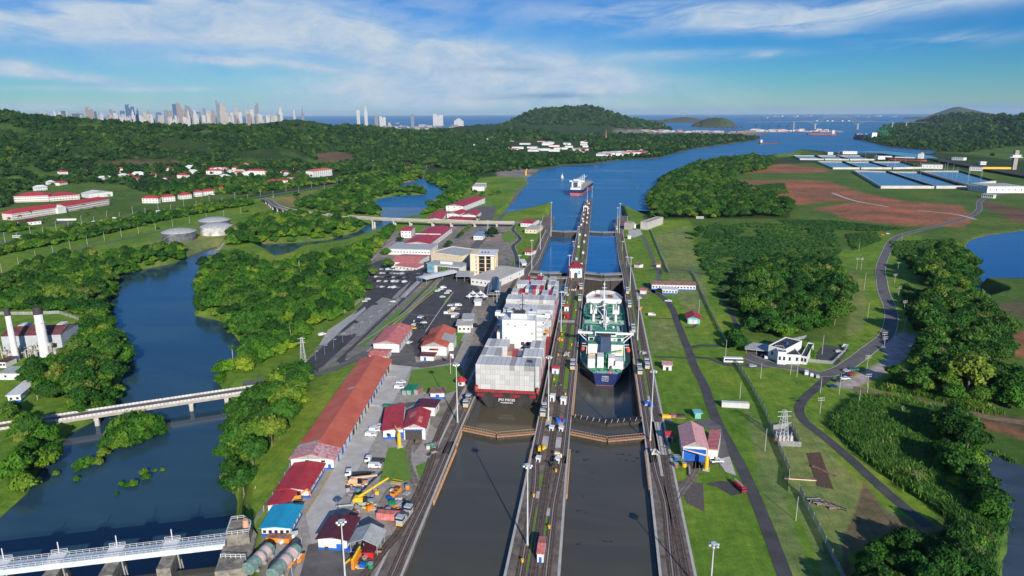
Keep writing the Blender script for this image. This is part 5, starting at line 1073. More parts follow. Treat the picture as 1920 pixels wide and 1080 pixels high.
yl = MB(); yl.box(-9.8, -6.2, 15.0, 16.6, 1.4, 2.0); yl.box(6.0, 9.8, 20.6, 22, 1.6, 2.4); yl.obj('yellow_store', YEL, tk)
gc = MB(); gc.cyl((.4, 12, -4.2), .5, 8.2, 8); gc.tube((.4, 12, 3.8), (9.2, 15.5, 5.0), .45, 6); gc.obj('provision_crane', mat('pipe_green'), tk)
wi = MB()
for x in (-6.4, 7.2, -2.0, 3.4): wi.tube((x-1, 3.4, -3.2), (x+1, 3.4, -3.2), .9, 9); wi.cb((x+1.6, 3.4, -3.5), .8, 1.2, 1.3)
wi.obj('mooring_winch', mat('pipe_green'), tk)
for s in (-1, 1):
    b = MB(); b.sphere((0, 0, 0), 1.25, 3.2, 1.25, 9, 6); bo = b.obj('lifeboat', mat('lifeboat_orange', (.75, .10, .02), .5), tk); bo.location = (s*13.6, 23.5, 2.4)
    a = MB(); a.tube((s*11, 21.4, 4.6), (s*14, 21.4, 4.8), .22, 5); a.tube((s*11, 26, 4.6), (s*14, 26, 4.8), .22, 5); a.tube((s*11.6, 21.4, -4), (s*11, 21.4, 4.6), .22, 5); a.tube((s*11.6, 26, -4), (s*11, 26, 4.6), .22, 5); a.obj('davit', WHITE_C, tk)
rf = MB(); rf.cyl((2.8, 1.2, -4.2), .9, 1.3, 8); rf.obj('raft_canister', REDP, tk)
# --- ship leaving in the canal beyond
p0 = P(1078, 367, SEA); p1 = P(1109, 344, SEA); ang = math.atan2(p1.x-p0.x, p1.y-p0.y)
s3 = T('bulk_carrier', 'dark blue and red hulled ship sailing away beyond the end of the centre wall', 'ship', (p0.x, p0.y, SEA), -ang)
hull('hull', 185, 30, 11.5, -6, 5.2, [HNAVY, HRED, GREYDK], s3, bow=.15, stern=.06, tr=.9, bulw=2)
mb = MB(); mb.box(-9, 9, 14, 26, 11.5, 25); mb.box(-15, 15, 22, 25, 25, 27.8); mb.box(-6, 6, 17, 25, 27.8, 30.5); mb.box(-10, 10, 4, 12, 11.5, 15); mb.obj('deckhouse', WHITE_C, s3)
mb = MB(); mb.box(-5, 3, 12.5, 14, 15, 25); mb.obj('funnel', mat('slate_blue_funnel'), s3)
mb = MB(); mb.sphere((7, 12, 16), 2, 3.4, 1.8); mb.obj('lifeboat', ORG, s3)
mb = MB()
for k in range(5): mb.box(-10, 10, 38+k*27, 58+k*27, 11.5, 13.6)
mb.obj('hatch_cover', GREYDK, s3)
for k in range(4): m = MB(); m.cyl((0, 34+k*30, 11.5), 1.2, 20, 8, .9); m.tube((0, 34+k*30, 24), (3, 56+k*30, 27), .6, 5); m.obj('deck_crane', GALV, s3)
# ---------------------------------------------------------------- roads and paving
patch('car_park', [(562, 690), (600, 655), (640, 612), (688, 562), (684, 500), (712, 488), (800, 492), (850, 512), (884, 520), (900, 545), (882, 590), (868, 622), (830, 652), (800, 668), (735, 668), (700, 645), (640, 682), (598, 706)], ASPH, .05)
patch('paving', [(628, 629), (675, 630), (752, 561), (716, 558)], CONC, .1); patch('paving', [(598, 648), (614, 620), (684, 573), (686, 580), (612, 646)], CONC_P, .1)
patch('paving', [(734, 560), (744, 560), (788, 512), (780, 512)], CONC, .1); patch('paving', [(750, 558), (760, 558), (806, 512), (796, 512)], CONC_P, .1)
patch('lawn', [(672, 648), (676, 651), (745, 600), (803, 553), (822, 540), (806, 530), (795, 540), (742, 586)], TURF, .12); patch('lawn', [(694, 656), (740, 606), (760, 590), (763, 592), (742, 610), (705, 660)], TURF, .12)
patch('lawn', [(832, 565), (846, 552), (850, 548), (843, 560), (836, 570)], TURF, .12); patch('lawn', [(585, 622), (610, 600), (628, 602), (608, 616), (588, 636)], TURF, .12)
ribbon('kerb', pgs([(736, 609), (770, 582), (813, 548)]), .7, LINEY, .18); ribbon('kerb', pgs([(672, 646), (743, 598), (806, 548), (822, 532)]), .5, CONC_P, .2)
ribbon('road_line', pgs([(798, 622), (824, 583), (850, 548)]), .45, LINEW, .14); ribbon('road_line', pgs([(770, 590), (820, 592)]), .3, LINEW, .14); ribbon('road_line', pgs([(640, 690), (690, 658), (740, 607)]), .35, LINEW, .14)
patch('yard', [(596, 705), (645, 690), (735, 670), (800, 668), (848, 655), (862, 600), (884, 575), (895, 600), (868, 700), (872, 740), (850, 790), (800, 900), (735, 1000), (700, 1120), (430, 1120), (470, 1010), (500, 960), (545, 870), (640, 740), (672, 685)], CONC, .04)
patch('service_road', [(573, 965), (600, 1090), (660, 1090), (622, 970), (660, 900), (700, 830), (742, 745), (776, 680), (728, 684), (690, 750), (650, 830), (610, 905)], CONC_P, .09)
patch('asphalt', [(560, 1090), (578, 1022), (598, 1018), (700, 1036), (692, 1100)], ASPH_L, .13); patch('asphalt', [(708, 795), (722, 760), (790, 752), (745, 775), (735, 798)], ASPH_L, .13); patch('asphalt', [(705, 655), (700, 680), (795, 690), (850, 680), (868, 640), (850, 640), (838, 672), (780, 680), (775, 650), (757, 640), (738, 665)], ASPH_L, .12)
patch('lawn', [(772, 694), (850, 684), (866, 690), (870, 728), (838, 738), (800, 736), (764, 722)], TURF, .14); patch('lawn', [(711, 903), (728, 840), (760, 838), (767, 868), (774, 900), (750, 905)], TURF, .14); patch('lawn', [(779, 874), (800, 866), (805, 872), (792, 900), (786, 898)], TURF, .14)
patch('lawn', [(845, 640), (866, 600), (880, 590), (872, 622), (858, 652), (848, 655)], TURF, .14)
patch('concrete_apron', [(776, 820), (800, 815), (858, 800), (835, 850), (805, 860), (775, 850)], CONC_D, .12)
ribbon('yellow_line', pgs([(573, 965), (610, 905), (650, 830), (690, 750), (728, 683)]), .5, LINEY, .16); ribbon('road_line', pgs([(655, 812), (683, 812)]), .4, LINEW, .16)
ribbon('crosswalk', pgs([(688, 761), (712, 761)]), 2.2, LINEW, .16, step=30); ribbon('crosswalk', pgs([(722, 707), (745, 707)]), 1.8, LINEW, .16, step=30)
def road(name, px, w, m=None, off=.09, edges=False, step=6):
    pts = pgs(px); ribbon(name, pts, w, m or ASPH, off, step)
    if edges:
        for s in (-1, 1): ribbon('kerb', pts, .45, CONC_P, off+.08, step, dx=s*(w/2+.1))
    return pts
road('road', [(1990, 372), (1900, 362), (1842, 374), (1836, 392), (1822, 404), (1775, 419), (1705, 437), (1675, 450), (1661, 475), (1651, 505), (1655, 540), (1668, 575), (1671, 600), (1661, 630), (1630, 655), (1600, 678), (1570, 696), (1535, 702), (1490, 690), (1445, 684), (1400, 668)], 8.2, ASPH_L, .12, True)
road('road', [(1560, 702), (1532, 726), (1506, 750), (1498, 770), (1510, 792), (1540, 815), (1590, 857), (1640, 903), (1700, 955), (1742, 988)], 4.6, ASPH, .1)
road('road', [(1205, 533), (1228, 548), (1248, 562), (1262, 582), (1272, 610), (1284, 640), (1293, 662), (1303, 690), (1320, 722), (1336, 770), (1352, 805), (1392, 880), (1430, 968), (1472, 1080), (1500, 1160)], 4.8, ASPH, .1)
road('path', [(1296, 652), (1310, 648), (1340, 648), (1378, 650)], 3.6, ASPH, .12); road('path', [(1298, 670), (1330, 672), (1360, 684), (1400, 686), (1440, 688)], 3.6, ASPH, .12); road('path', [(1228, 669), (1262, 670), (1296, 672)], 2.4, ASPH, .12); road('path', [(1216, 596), (1262, 598)], 2.2, ASPH, .12)
road('path', [(1285, 615), (1300, 614), (1308, 606)], 2.6, ASPH, .12); road('path', [(1222, 552), (1232, 532), (1236, 512), (1226, 492), (1214, 460), (1205, 442)], 3.6, ASPH_L, .1); road('path', [(1216, 507), (1236, 505), (1238, 515)], 3, ASPH, .12)
road('path', [(1250, 503), (1300, 510), (1345, 522), (1361, 536), (1350, 550), (1368, 582), (1386, 622)], 2.6, ASPH, .1); road('path', [(1300, 512), (1345, 520), (1362, 528)], 1.6, ASPH, .1)
road('dirt_track', [(1600, 728), (1660, 740), (1760, 762), (1850, 782), (1960, 800), (2200, 850)], 6, mat('track_dirt', (.17, .12, .07), .95, var=.3, scale=.3, detail=7), .12); road('dirt_track', [(1560, 362), (1600, 376), (1665, 388)], 6, CONC_P, .3); road('dirt_track', [(1720, 395), (1790, 402), (1830, 412)], 6, CONC_P, .3)
patch('asphalt', [(1260, 797), (1330, 785), (1352, 800), (1368, 858), (1350, 880), (1342, 845), (1335, 805)], ASPH_L, .13); patch('paving', [(1345, 862), (1368, 856), (1380, 892), (1360, 885)], CONC_P, .14); patch('paving', [(1267, 902), (1318, 906), (1321, 960), (1265, 955)], mat('gravel_bed', (.10, .085, .075), .95, var=.35, scale=1.2, detail=8), .1)
patch('asphalt', [(1322, 908), (1350, 902), (1378, 905), (1395, 925), (1372, 930), (1345, 914)], ASPH, .13); patch('paving', [(1315, 860), (1340, 858), (1342, 872), (1318, 872)], mat('gravel_bed'), .1)
patch('car_park', [(1532, 662), (1545, 646), (1592, 655), (1570, 685), (1530, 678)], ASPH, .16); patch('car_park', [(1398, 650), (1440, 655), (1440, 690), (1398, 690)], ASPH_L, .16)
patch('earth_floor', [(1282, 862), (1312, 860), (1316, 878), (1290, 880)], mat('oily_earth', (.09, .055, .035), .95, var=.4, scale=1, detail=8), .12)
patch('concrete_apron', [(1178, 432), (1200, 430), (1205, 440), (1190, 446), (1178, 444)], CONC_P, .2); patch('concrete_apron', [(1178, 546), (1208, 542), (1214, 560), (1186, 566)], CONC_D, .14); patch('concrete_apron', [(1220, 775), (1258, 780), (1262, 800), (1232, 812)], CONC_D, .14)
road('highway', [(-300, 520), (-60, 470), (60, 444), (150, 424), (250, 405), (330, 392), (470, 371), (600, 351), (760, 321), (800, 312)], 13, ASPH_L, .3, step=15)
road('road', [(-100, 560), (0, 520), (60, 498), (130, 472), (190, 458), (250, 444), (310, 432)], 5, ASPH_L, .3); road('road', [(130, 425), (100, 410), (60, 415), (20, 425), (-30, 432)], 7, ASPH_L, .35)
for px in ([(-60, 545), (0, 515), (90, 480), (180, 455)],): road('path', px, 2, mat('track_dirt'), .3)
road('road', [(455, 720), (500, 712), (560, 700), (600, 702), (650, 682), (690, 660)], 7, ASPH_L, .16)
road('road', [(990, 512), (972, 500), (968, 480), (962, 462), (975, 448), (962, 432), (965, 424)], 5, ASPH, .15, True); road('road', [(955, 445), (940, 436), (900, 450), (880, 480)], 8, ASPH_L, .13)
road('road', [(870, 520), (890, 470), (905, 450), (925, 425), (945, 400), (965, 370), (985, 340)], 7, ASPH_L, .2); patch('lawn', [(940, 440), (955, 432), (966, 440), (958, 455), (945, 452)], TURF, .2); patch('asphalt', [(846, 394), (880, 384), (930, 388), (925, 412), (860, 414)], ASPH_L, .3)
patch('lawn', [(878, 378), (920, 376), (925, 388), (882, 388)], TURF, .35); patch('lawn', [(760, 420), (800, 420), (790, 436), (756, 440)], TURF, .3)
# ---------------------------------------------------------------- buildings
def window_mesh(w, h):
    mb = MB(); mb.box(-w/2, w/2, -.05, .05, 0, h, 0); mb.box(-w/2-.12, w/2+.12, -.03, .04, -.12, 0, 1); mb.box(-w/2-.12, w/2+.12, -.03, .04, h, h+.1, 1); mb.box(-w/2-.12, -w/2, -.03, .04, 0, h, 1); mb.box(w/2, w/2+.12, -.03, .04, 0, h, 1); return mb.mesh('window', GLASS, WHITE_C)
WMESH = {}
def wmesh(w, h):
    k = (round(w, 1), round(h, 1))
    if k not in WMESH: WMESH[k] = window_mesh(*k)
    return WMESH[k]
def bld(name, label, A, B, C, h, roof='gable_y', rh=1.5, wall=None, roofm=None, eave=.7, win=(0, 0), rows=1, door=None, at=0.0, group=None, cat='building', plinth=None, wsz=(1.3, 1.3), open_=False, depth=None, thick=.22, z=None):
    """A,B: near left and near right corner in the photo, C: far right corner; 'at' = height above ground those points lie at"""
    wall = wall or WHITE; roofm = roofm or REDR; a, b, c = [Pg(*q, dz=0) for q in (A, B, C or B)]
    if at:
        def up(q, base): return P(q[0], q[1], base+at)
        a, b, c = up(A, a.z), up(B, b.z), up(C or B, c.z)
    a2, b2, c2 = Vector(a[:2]), Vector(b[:2]), Vector(c[:2]); d = b2-a2; Wd = d.length; d = d/Wd; nrm = Vector((-d.y, d.x)); D = depth or (c2-b2).dot(nrm)
    if D < 0: nrm, D = -nrm, -D
    zb = gz(*(a2.lerp(b2, .5)+nrm*D*.4)) if z is None else z; rz = math.atan2(d.y, d.x); t = T(name, label, cat, (a2.x, a2.y, zb), rz, group)
    mb = MB()
    if open_:
        for x in (0.15, Wd/2, Wd-.15):
            for y in (.15, D/2, D-.15): mb.tube((x, y, -.3), (x, y, h), .14, 6)
        mb.obj('post', STEEL, t)
    else:
        mb.box(0, Wd, 0, D, -.6, h)
        if roof == 'gable_y':
            for y in (0, D-.02): mb.add([(0, y, h), (Wd, y, h), (Wd/2, y, h+rh)], [(0, 1, 2), (2, 1, 0)])
        if roof == 'gable_x':
            for x in (0.01, Wd-.01): mb.add([(x, 0, h), (x, D, h), (x, D/2, h+rh)], [(0, 1, 2), (2, 1, 0)])
        mb.obj('wall', wall, t)
    rb = MB(); e = eave; k = thick
    def slab(P4):
        v = [Vector(q) for q in P4]; rb.add([tuple(q) for q in v]+[tuple(q+Vector((0, 0, k))) for q in v], [(3, 2, 1, 0), (4, 5, 6, 7), (0, 1, 5, 4), (1, 2, 6, 5), (2, 3, 7, 6), (3, 0, 4, 7)])
    if roof == 'gable_y':
        s = rh/(Wd/2); dz = e*s; slab([(-e, -e, h-dz), (Wd/2, -e, h+rh), (Wd/2, D+e, h+rh), (-e, D+e, h-dz)]); slab([(Wd/2, -e, h+rh), (Wd+e, -e, h-dz), (Wd+e, D+e, h-dz), (Wd/2, D+e, h+rh)])
    elif roof == 'gable_x':
        s = rh/(D/2); dz = e*s; slab([(-e, -e, h-dz), (Wd+e, -e, h-dz), (Wd+e, D/2, h+rh), (-e, D/2, h+rh)]); slab([(-e, D/2, h+rh), (Wd+e, D/2, h+rh), (Wd+e, D+e, h-dz), (-e, D+e, h-dz)])
    elif roof == 'mono': slab([(-e, -e, h), (Wd+e, -e, h), (Wd+e, D+e, h+rh), (-e, D+e, h+rh)])
    elif roof == 'mono_x': slab([(-e, -e, h), (Wd, -e, h+rh), (Wd, D+e, h+rh), (-e, D+e, h)])
    elif roof == 'hip':
        i = min(Wd, D)/2; v = [(-e, -e, h), (Wd+e, -e, h), (Wd+e, D+e, h), (-e, D+e, h)]+([(i, D/2, h+rh), (Wd-i, D/2, h+rh)] if Wd >= D else [(Wd/2, i, h+rh), (Wd/2, D-i, h+rh)])
        f = [(0, 1, 5, 4), (1, 2, 5), (2, 3, 4, 5), (3, 0, 4)] if Wd >= D else [(0, 1, 4), (1, 2, 5, 4), (2, 3, 5), (3, 0, 4, 5)]
        rb.add(v, f+[(3, 2, 1, 0)]); rb.box(-e, Wd+e, -e, D+e, h-.15, h)
    elif roof == 'flat': rb.box(-e, Wd+e, -e, D+e, h, h+.35)
    elif roof == 'parapet':
        rb.box(.3, Wd-.3, .3, D-.3, h, h+.06)
        pb = MB(); pb.box(0, Wd, 0, .3, h, h+.7); pb.box(0, Wd, D-.3, D, h, h+.7); pb.box(0, .3, .3, D-.3, h, h+.7); pb.box(Wd-.3, Wd, .3, D-.3, h, h+.7); pb.obj('parapet', wall, t)
    rb.obj('roof', roofm, t)
    if plinth and not open_: MB().box(-.06, Wd+.06, -.06, D+.06, -.3, 1.0).obj('plinth', plinth, t)
    fh = h/rows; m = wmesh(*wsz)
    for r in range(rows):
        zz = r*fh+fh*.38
        for i in range(win[0]): inst('window', m, t, (Wd*(i+.5)/win[0], -.04, zz))
        for i in range(win[1]): inst('window', m, t, (Wd+.04, D*(i+.5)/win[1], zz), math.pi/2)
    if door:
        for (fx, w, hh, dm) in door: MB().box(Wd*fx-w/2, Wd*fx+w/2, -.09, .04, 0, hh).obj('door', dm, t)
    t['_w'] = Wd; t['_d'] = D; return t, Wd, D
def fin(t):
    for k in ('_w', '_d'):
        if k in t: del t[k]
# long shed
t, w, d = bld('long_shed', 'very long white shed with a weathered orange red roof beside the service road', (545, 861), (625, 862), (719, 675), 4.6, 'gable_y', 2.3, roofm=ORNR, at=4.4, win=(0, 0), door=[(.16, 1.6, 2.6, BLUEP), (.9, 1.2, 2.3, BLUEP)])
for x in (.38, .76): inst('window', wmesh(1.6, .9), t, (w*x, -.04, 3.2))
k = 2.3/(w/2)
for s, m_ in ((0, mat('patchy_pink_roof', (.42, .09, .10), .7, col2=(.62, .45, .44), scale=.7, detail=9, stain=.3)), (1, mat('patchy_pink_roof'))):
    q = MB(); z0, z1 = 4.6+.24-.7*k, 4.6+2.3+.24; xs_ = (-.72, w/2) if s == 0 else (w/2, w+.72); zz = (z0, z1) if s == 0 else (z1, z0); q.add([(xs_[0], -.72, zz[0]), (xs_[1], -.72, zz[1]), (xs_[1], 9.5, zz[1]), (xs_[0], 9.5, zz[0])], [(0, 1, 2, 3)]); q.obj('roof_patch', m_, t, 'faded patchy pink near end of the roof')
q = MB(); q.add([(-.7, 9.6, 4.6+.25-.7*k), (w/2-.2, 9.6, 6.9+.23), (w/2-.2, 11.8, 6.9+.23), (-.7, 11.8, 4.6+.25-.7*k)], [(0, 1, 2, 3)]); q.obj('roof_patch', GREYR, t, 'new grey strip in the roof'); q = MB(); q.add([(w*.3, 68, 4.85+k*w*.3), (w*.48, 68, 4.85+k*w*.48), (w*.48, 70, 4.85+k*w*.48), (w*.3, 70, 4.85+k*w*.3)], [(0, 1, 2, 3)]); q.obj('roof_patch', GREYR, t)
RS = random.Random(3)
for i in range(18):
    y = 6+i*(d-10)/18; MB().box(w-.02, w+.07, y, y+RS.uniform(1.2, 3.6), 0, RS.uniform(2.6, 3.4)).obj('door', BLUEP if RS.random() < .6 else DARKM, t)
for i in range(14): y = 9+i*(d-12)/14; inst('window', wmesh(1.4, 1.0), t, (w+.04, y, 2.6), math.pi/2)
q = MB(); q.box(-.05, w+.08, -.07, -.03, -.1, .8); q.obj('plinth', BLUEP, t)
bld('shed', 'low white shed with a bright red roof at the near end of the long shed', (520, 918), (578, 919), (603, 871), 3.4, 'gable_y', .9, at=3.3, plinth=BLUEP, win=(0, 4), wsz=(1.2, .9))
bld('shed', 'small red roofed shed tucked between the blue roofed hut and bigger red shed', (502, 947), (537, 948), (548, 922), 3, 'gable_y', .7, at=2.9)
bld('shed', 'white hut under a turquoise blue metal roof near the fence', (490, 990), (544, 990), (563, 950), 3.4, 'gable_y', .5, roofm=BLUER, at=3.2, win=(5, 4), plinth=BLUEP, wsz=(1.1, 1.1))
bld('store', 'white store with a dark maroon roof at the bottom of the yard', (596, 1010), (650, 1013), (673, 973), 4.4, 'gable_y', .9, roofm=MARR, at=4.2, door=[(.72, 1.8, 2.6, BLUEP), (.28, 1.3, 1.4, DARKM)], plinth=BLUEP, win=(0, 3))
bld('open_shed', 'open sided grey gable roofed shelter full of stores beside the maroon roofed store', (656, 1018), (707, 1022), (723, 996), 4, 'gable_y', 1.9, roofm=GREYR, at=3.9, open_=True)
t, w, d = bld('locomotive_shed', 'white locomotive repair shed with a bright red roof and dark track opening', (757, 803), (797, 803), (816, 772), 5.8, 'gable_y', 2.0, at=5.5, win=(0, 5), door=[(.45, w if False else 7.5, 4.6, DARKM)], plinth=None)  # the dark panel stands in for the shade inside the open track entrance
q = MB(); q.box(w*.45-4.2, w*.45+4.2, -.14, -.02, 4.6, 5.0); q.obj('lintel', BLUEP, t); q = MB()
for (a_, b_, c_, d_) in ((.12, .45, .45, .8), (.62, .8, .15, .5)): q.add([(w*a_, d*c_, 5.8+2*(a_/.5 if a_ < .5 else (1-a_)/.5)+.26), (w*b_, d*c_, 5.8+2*(b_/.5 if b_ < .5 else (1-b_)/.5)+.26), (w*b_, d*d_, 5.8+2*(b_/.5 if b_ < .5 else (1-b_)/.5)+.26), (w*a_, d*d_, 5.8+2*(a_/.5 if a_ < .5 else (1-a_)/.5)+.26)], [(0, 1, 2, 3)])
q.obj('roof_patch', REDF, t, 'paler replaced panels in the red roof')
bld('workshop', 'white workshop wing with a red sloping roof left of the track opening', (718, 808), (756, 806), (783, 762), 4.2, 'mono_x', 1.6, at=4.1, door=[(.3, 1.6, 2.4, BLUEP), (.85, 2.6, 3, BLUEP)], plinth=BLUEP, win=(2, 0))
bld('annex', 'white annex with a dark maroon flat roof behind the locomotive shed', (785, 762), (815, 764), (821, 751), 4.6, 'flat', at=4.5, roofm=MARR, win=(0, 1))
bld('hut', 'white hut with a rusty brown flat roof and blue door by the lawn', (807, 737), (833, 737), (835, 729), 3.2, 'flat', at=3.1, roofm=BROWNR, door=[(.5, 1.8, 2.3, BLUEP)], plinth=BLUEP, cat='hut')
bld('warehouse', 'white warehouse with a faded red roof lined with vents and skylights', (700, 645), (748, 646), (774, 613), 5.4, 'gable_y', 2.1, roofm=REDF, at=5.2, win=(0, 6), wsz=(1.6, 2.4))
bld('shed', 'small red roofed shed between the faded warehouse and the long shed', (692, 667), (724, 668), (733, 656), 3.4, 'gable_x', .9, roofm=REDF, at=3.2, win=(0, 1))
t, w, d = bld('station_building', 'white building with an orange red gable roof opposite the container ship', (790, 650), (837, 651), (859, 618), 5.6, 'gable_y', 3.0, roofm=ORNR, at=5.4, win=(0, 5), door=[(.62, 2.4, 2.6, GALV)])
q = MB(); q.add([(w*.32, -1.0, 3.6), (w*.68, -1.0, 3.6), (w*.68, 0, 4.4), (w*.32, 0, 4.4)], [(0, 1, 2, 3), (3, 2, 1, 0)]); q.obj('awning', REDR, t)
q = MB(); q.add([(w*.5, d*.25, 8.5), (w+3.2, d*.22, 5.4), (w+3.2, d*.62, 5.4), (w*.5, d*.6, 8.5)], [(0, 1, 2, 3), (3, 2, 1, 0)]); q.box(w, w+2.8, d*.25, d*.6, -.3, 5.2); q.obj('side_wing', [WHITE, REDR], t); q = MB(); q.add([(w*.4, d*.3, 8.2), (-2.8, d*.28, 5.3), (-2.8, d*.6, 5.3), (w*.4, d*.6, 8.2)], [(0, 1, 2, 3), (3, 2, 1, 0)]); q.obj('side_roof', ORNR, t)
bld('gatehouse', 'tiny white gatehouse with a maroon roof and blue door by the crossing', (788, 667), (813, 668), (815, 662), 3, 'flat', at=3, roofm=MARR, door=[(.35, 1.4, 2.2, BLUEP)], cat='hut')
bld('guard_house', 'white two level guard house with flat roof, the nearer of two', (858, 610), (882, 610), (888, 600), 5, 'flat', at=5, roofm=CONC_P, win=(3, 2), eave=1.2, cat='hut'); bld('guard_house', 'white guard house with flat roof, the farther of two', (868, 599), (886, 599), (891, 589), 6, 'flat', at=6, roofm=GREYR, win=(2, 2), eave=1.0, cat='hut')
# visitor centre: tan tower with deep dark terraces
A_, B_, C_ = (882, 518), (927, 519), (952, 505); t, w, d = bld('visitor_centre', 'tall tan visitor centre with dark terraces and a white slab roof beside the locks', A_, B_, C_, 1.0, 'flat', wall=CREAM, roofm=CREAM, eave=0, depth=24); hh = hgt(904, 518, 479); print('vc', w, d, hh)
q = MB(); q.box(0, w*.27, 0, d, 1.3, hh+1.5); q.box(w*.27, w*.36, 0, 2, 1.3, hh); q.box(w*.60, w*.66, 0, 1.6, 1.3, hh); q.box(w*.85, w, 0, 3, 1.3, hh); q.box(w*.96, w, d*.45, d*.55, 1.3, hh); q.box(w*.9, w, d*.9, d, 1.3, hh)
q.obj('tower_wall', CREAM, t); q = MB(); q.box(w*.3, w*.96, 2.2, d*.96, 2.4, hh-1.6); q.obj('dark_glazing', mat('dark_glazing', (.018, .016, .018), .35, var=.4), t)
q = MB(); q.box(w*.24, w*1.04, -1.6, d*1.02, hh, hh+1.0); q.obj('slab_roof', WHITE_C, t); q = MB()
for k in range(1, 5): q.box(w*.30, w*.97, 1.7, d*.95, hh*k/5, hh*k/5+.22)
q.obj('terrace', CREAM, t)
for k in range(5): MB().box(w*.235, w*.262, -.06, .02, 3+k*hh/6, 5+k*hh/6).obj('window', GLASS, t)
for k in range(3): MB().box(w*(.42+.13*k), w*(.46+.13*k), d*.3, d*.5, hh+1.0, hh+1.5).obj('roof_vent', DARKM, t)
bld('terrace_building', 'low white terrace building with flat grey roof in front of the visitor centre', (883, 534), (930, 540), (948, 512), 6, 'flat', wall=WHITE, roofm=CONC_P, win=(6, 3), rows=1); bld('canopy', 'grey flat entrance canopy left of the terrace building', (856, 528), (886, 528), (888, 518), 4.5, 'flat', roofm=GREYR, open_=True, cat='canopy')
bld('theatre', 'large cream box building behind a glass fronted hall', (809, 502), (867, 503), (878, 484), 13, 'parapet', wall=CREAM, roofm=GREYR, depth=34); t, w, d = bld('glass_hall', 'grey roofed glass fronted hall in front of the cream theatre', (803, 514), (863, 516), (868, 500), 8, 'flat', wall=WHITE, roofm=GREYR, eave=1.6, depth=14)
q = MB(); q.box(w*.3, w*.98, -.08, .02, .4, 6.4); q.obj('glass_front', GLASS, t); q = MB()
for k in range(14): q.box(w*(.3+.05*k)-.08, w*(.3+.05*k)+.08, -.16, -.06, .4, 6.4)
q.obj('mullion', WHITE_C, t); q = MB(); q.box(w*.0, w*.22, -1.6, -1.3, .5, 9); q.obj('picture_board', mat('poster', (.05, .22, .34), .5, col2=(.25, .35, .38), scale=.3), t); q = MB(); q.box(w*.34, w*.7, 3, 5, 8.35, 10.6); q.obj('roof_sign', WHITE_C, t)
t, w, d = bld('footbridge_canopy', 'barrel shaped blue glazed canopy over the stairs to the visitor terrace', (914, 562), (936, 562), (946, 535), 4.0, 'flat', open_=True, roofm=STEEL, cat='canopy'); q = MB(); n = 10
for i in range(n): a0, a1 = math.pi*i/n, math.pi*(i+1)/n; q.add([(w/2-w*.4*math.cos(a0), 0, 4.4+3.4*math.sin(a0)), (w/2-w*.4*math.cos(a1), 0, 4.4+3.4*math.sin(a1)), (w/2-w*.4*math.cos(a1), d, 4.4+3.4*math.sin(a1)), (w/2-w*.4*math.cos(a0), d, 4.4+3.4*math.sin(a0))], [(0, 1, 2, 3), (3, 2, 1, 0)])
q.obj('barrel_roof', mat('blue_glazing', (.05, .12, .24), .15, var=.2), t)
for i in range(5): u = T('sunshade', 'white pointed tent on the terrace below the visitor centre', 'tent', tuple(Pg(880+i*7, 562-(i % 2)*6)), 0, 'white tents on the visitor terrace'); MB().lathe((0, 0, 0), [(3.2, 2.6), (1.2, 3.6), (.05, 5.0)], 4).obj('canvas', WHITE_C, u); MB().tube((0, 0, 0), (0, 0, 3), .1, 5).obj('pole', GALV, u)
bld('kiosk', 'small white block on the terrace beside the tents', (890, 573), (902, 573), (904, 568), 3, 'flat', roofm=WHITE_C, cat='kiosk'); bld('walkway_roof', 'long white sloping walkway roof leading to the glass hall', (782, 532), (800, 533), (812, 510), 4, 'gable_y', .8, roofm=WHITE_C, open_=True, cat='canopy')
bld('office', 'long low office with grey saw roof and white front, left of the avenue', (727, 477), (806, 478), (812, 466), 6.5, 'flat', roofm=GREYR, win=(14, 2), eave=.8); t, w, d = bld('hall', 'large hall with a bright crimson roof in two steps near the viaduct', (759, 456), (806, 457), (838, 426), 7, 'gable_y', 2.2, at=7, roofm=REDR, win=(0, 8)); q = MB(); q.box(-.9, w+.9, d*.42, d*.42+.8, 9.0, 9.9); q.obj('roof_step', WHITE_C, t)
bld('hall', 'faded red roofed hall in front of the car park fence', (733, 491), (783, 492), (786, 478), 6, 'gable_x', 2.2, at=6, roofm=REDF, win=(8, 2)); bld('porch', 'low red roofed entrance wing of the faded red hall', (741, 500), (781, 501), (783, 496), 4, 'mono', 1, at=4, roofm=REDF, win=(6, 0)); bld('house', 'small white house with stacked red canopies by the viaduct', (752, 446), (771, 446), (774, 438), 9, 'gable_x', 1.5, win=(3, 1), rows=2)
bld('hall', 'tall white hall with a long crimson roof beyond the viaduct', (836, 386), (868, 387), (886, 371), 9, 'gable_y', 3, at=9, win=(3, 8), rows=2); bld('shed', 'crimson lean to roof left of the tall white hall beyond the viaduct', (802, 411), (828, 411), (841, 397), 5, 'gable_y', 2, at=5, win=(0, 5))
bld('shed', 'small crimson gabled building in front of the tall hall', (838, 401), (860, 402), (866, 396), 6, 'gable_y', 3, at=6, win=(3, 0)); bld('shed', 'white gabled building with crimson roof right of the tall hall', (866, 404), (892, 404), (898, 397), 6, 'gable_y', 3, at=6, win=(3, 2)); bld('shed', 'long low crimson roofed building just behind the viaduct', (838, 411), (888, 412), (889, 407), 4, 'gable_x', 1.5, at=4, win=(10, 0)); bld('house', 'white house with flat roofs on the lawn beyond the viaduct', (886, 358), (908, 358), (912, 351), 8, 'parapet', roofm=CONC_P, win=(4, 2), rows=2)
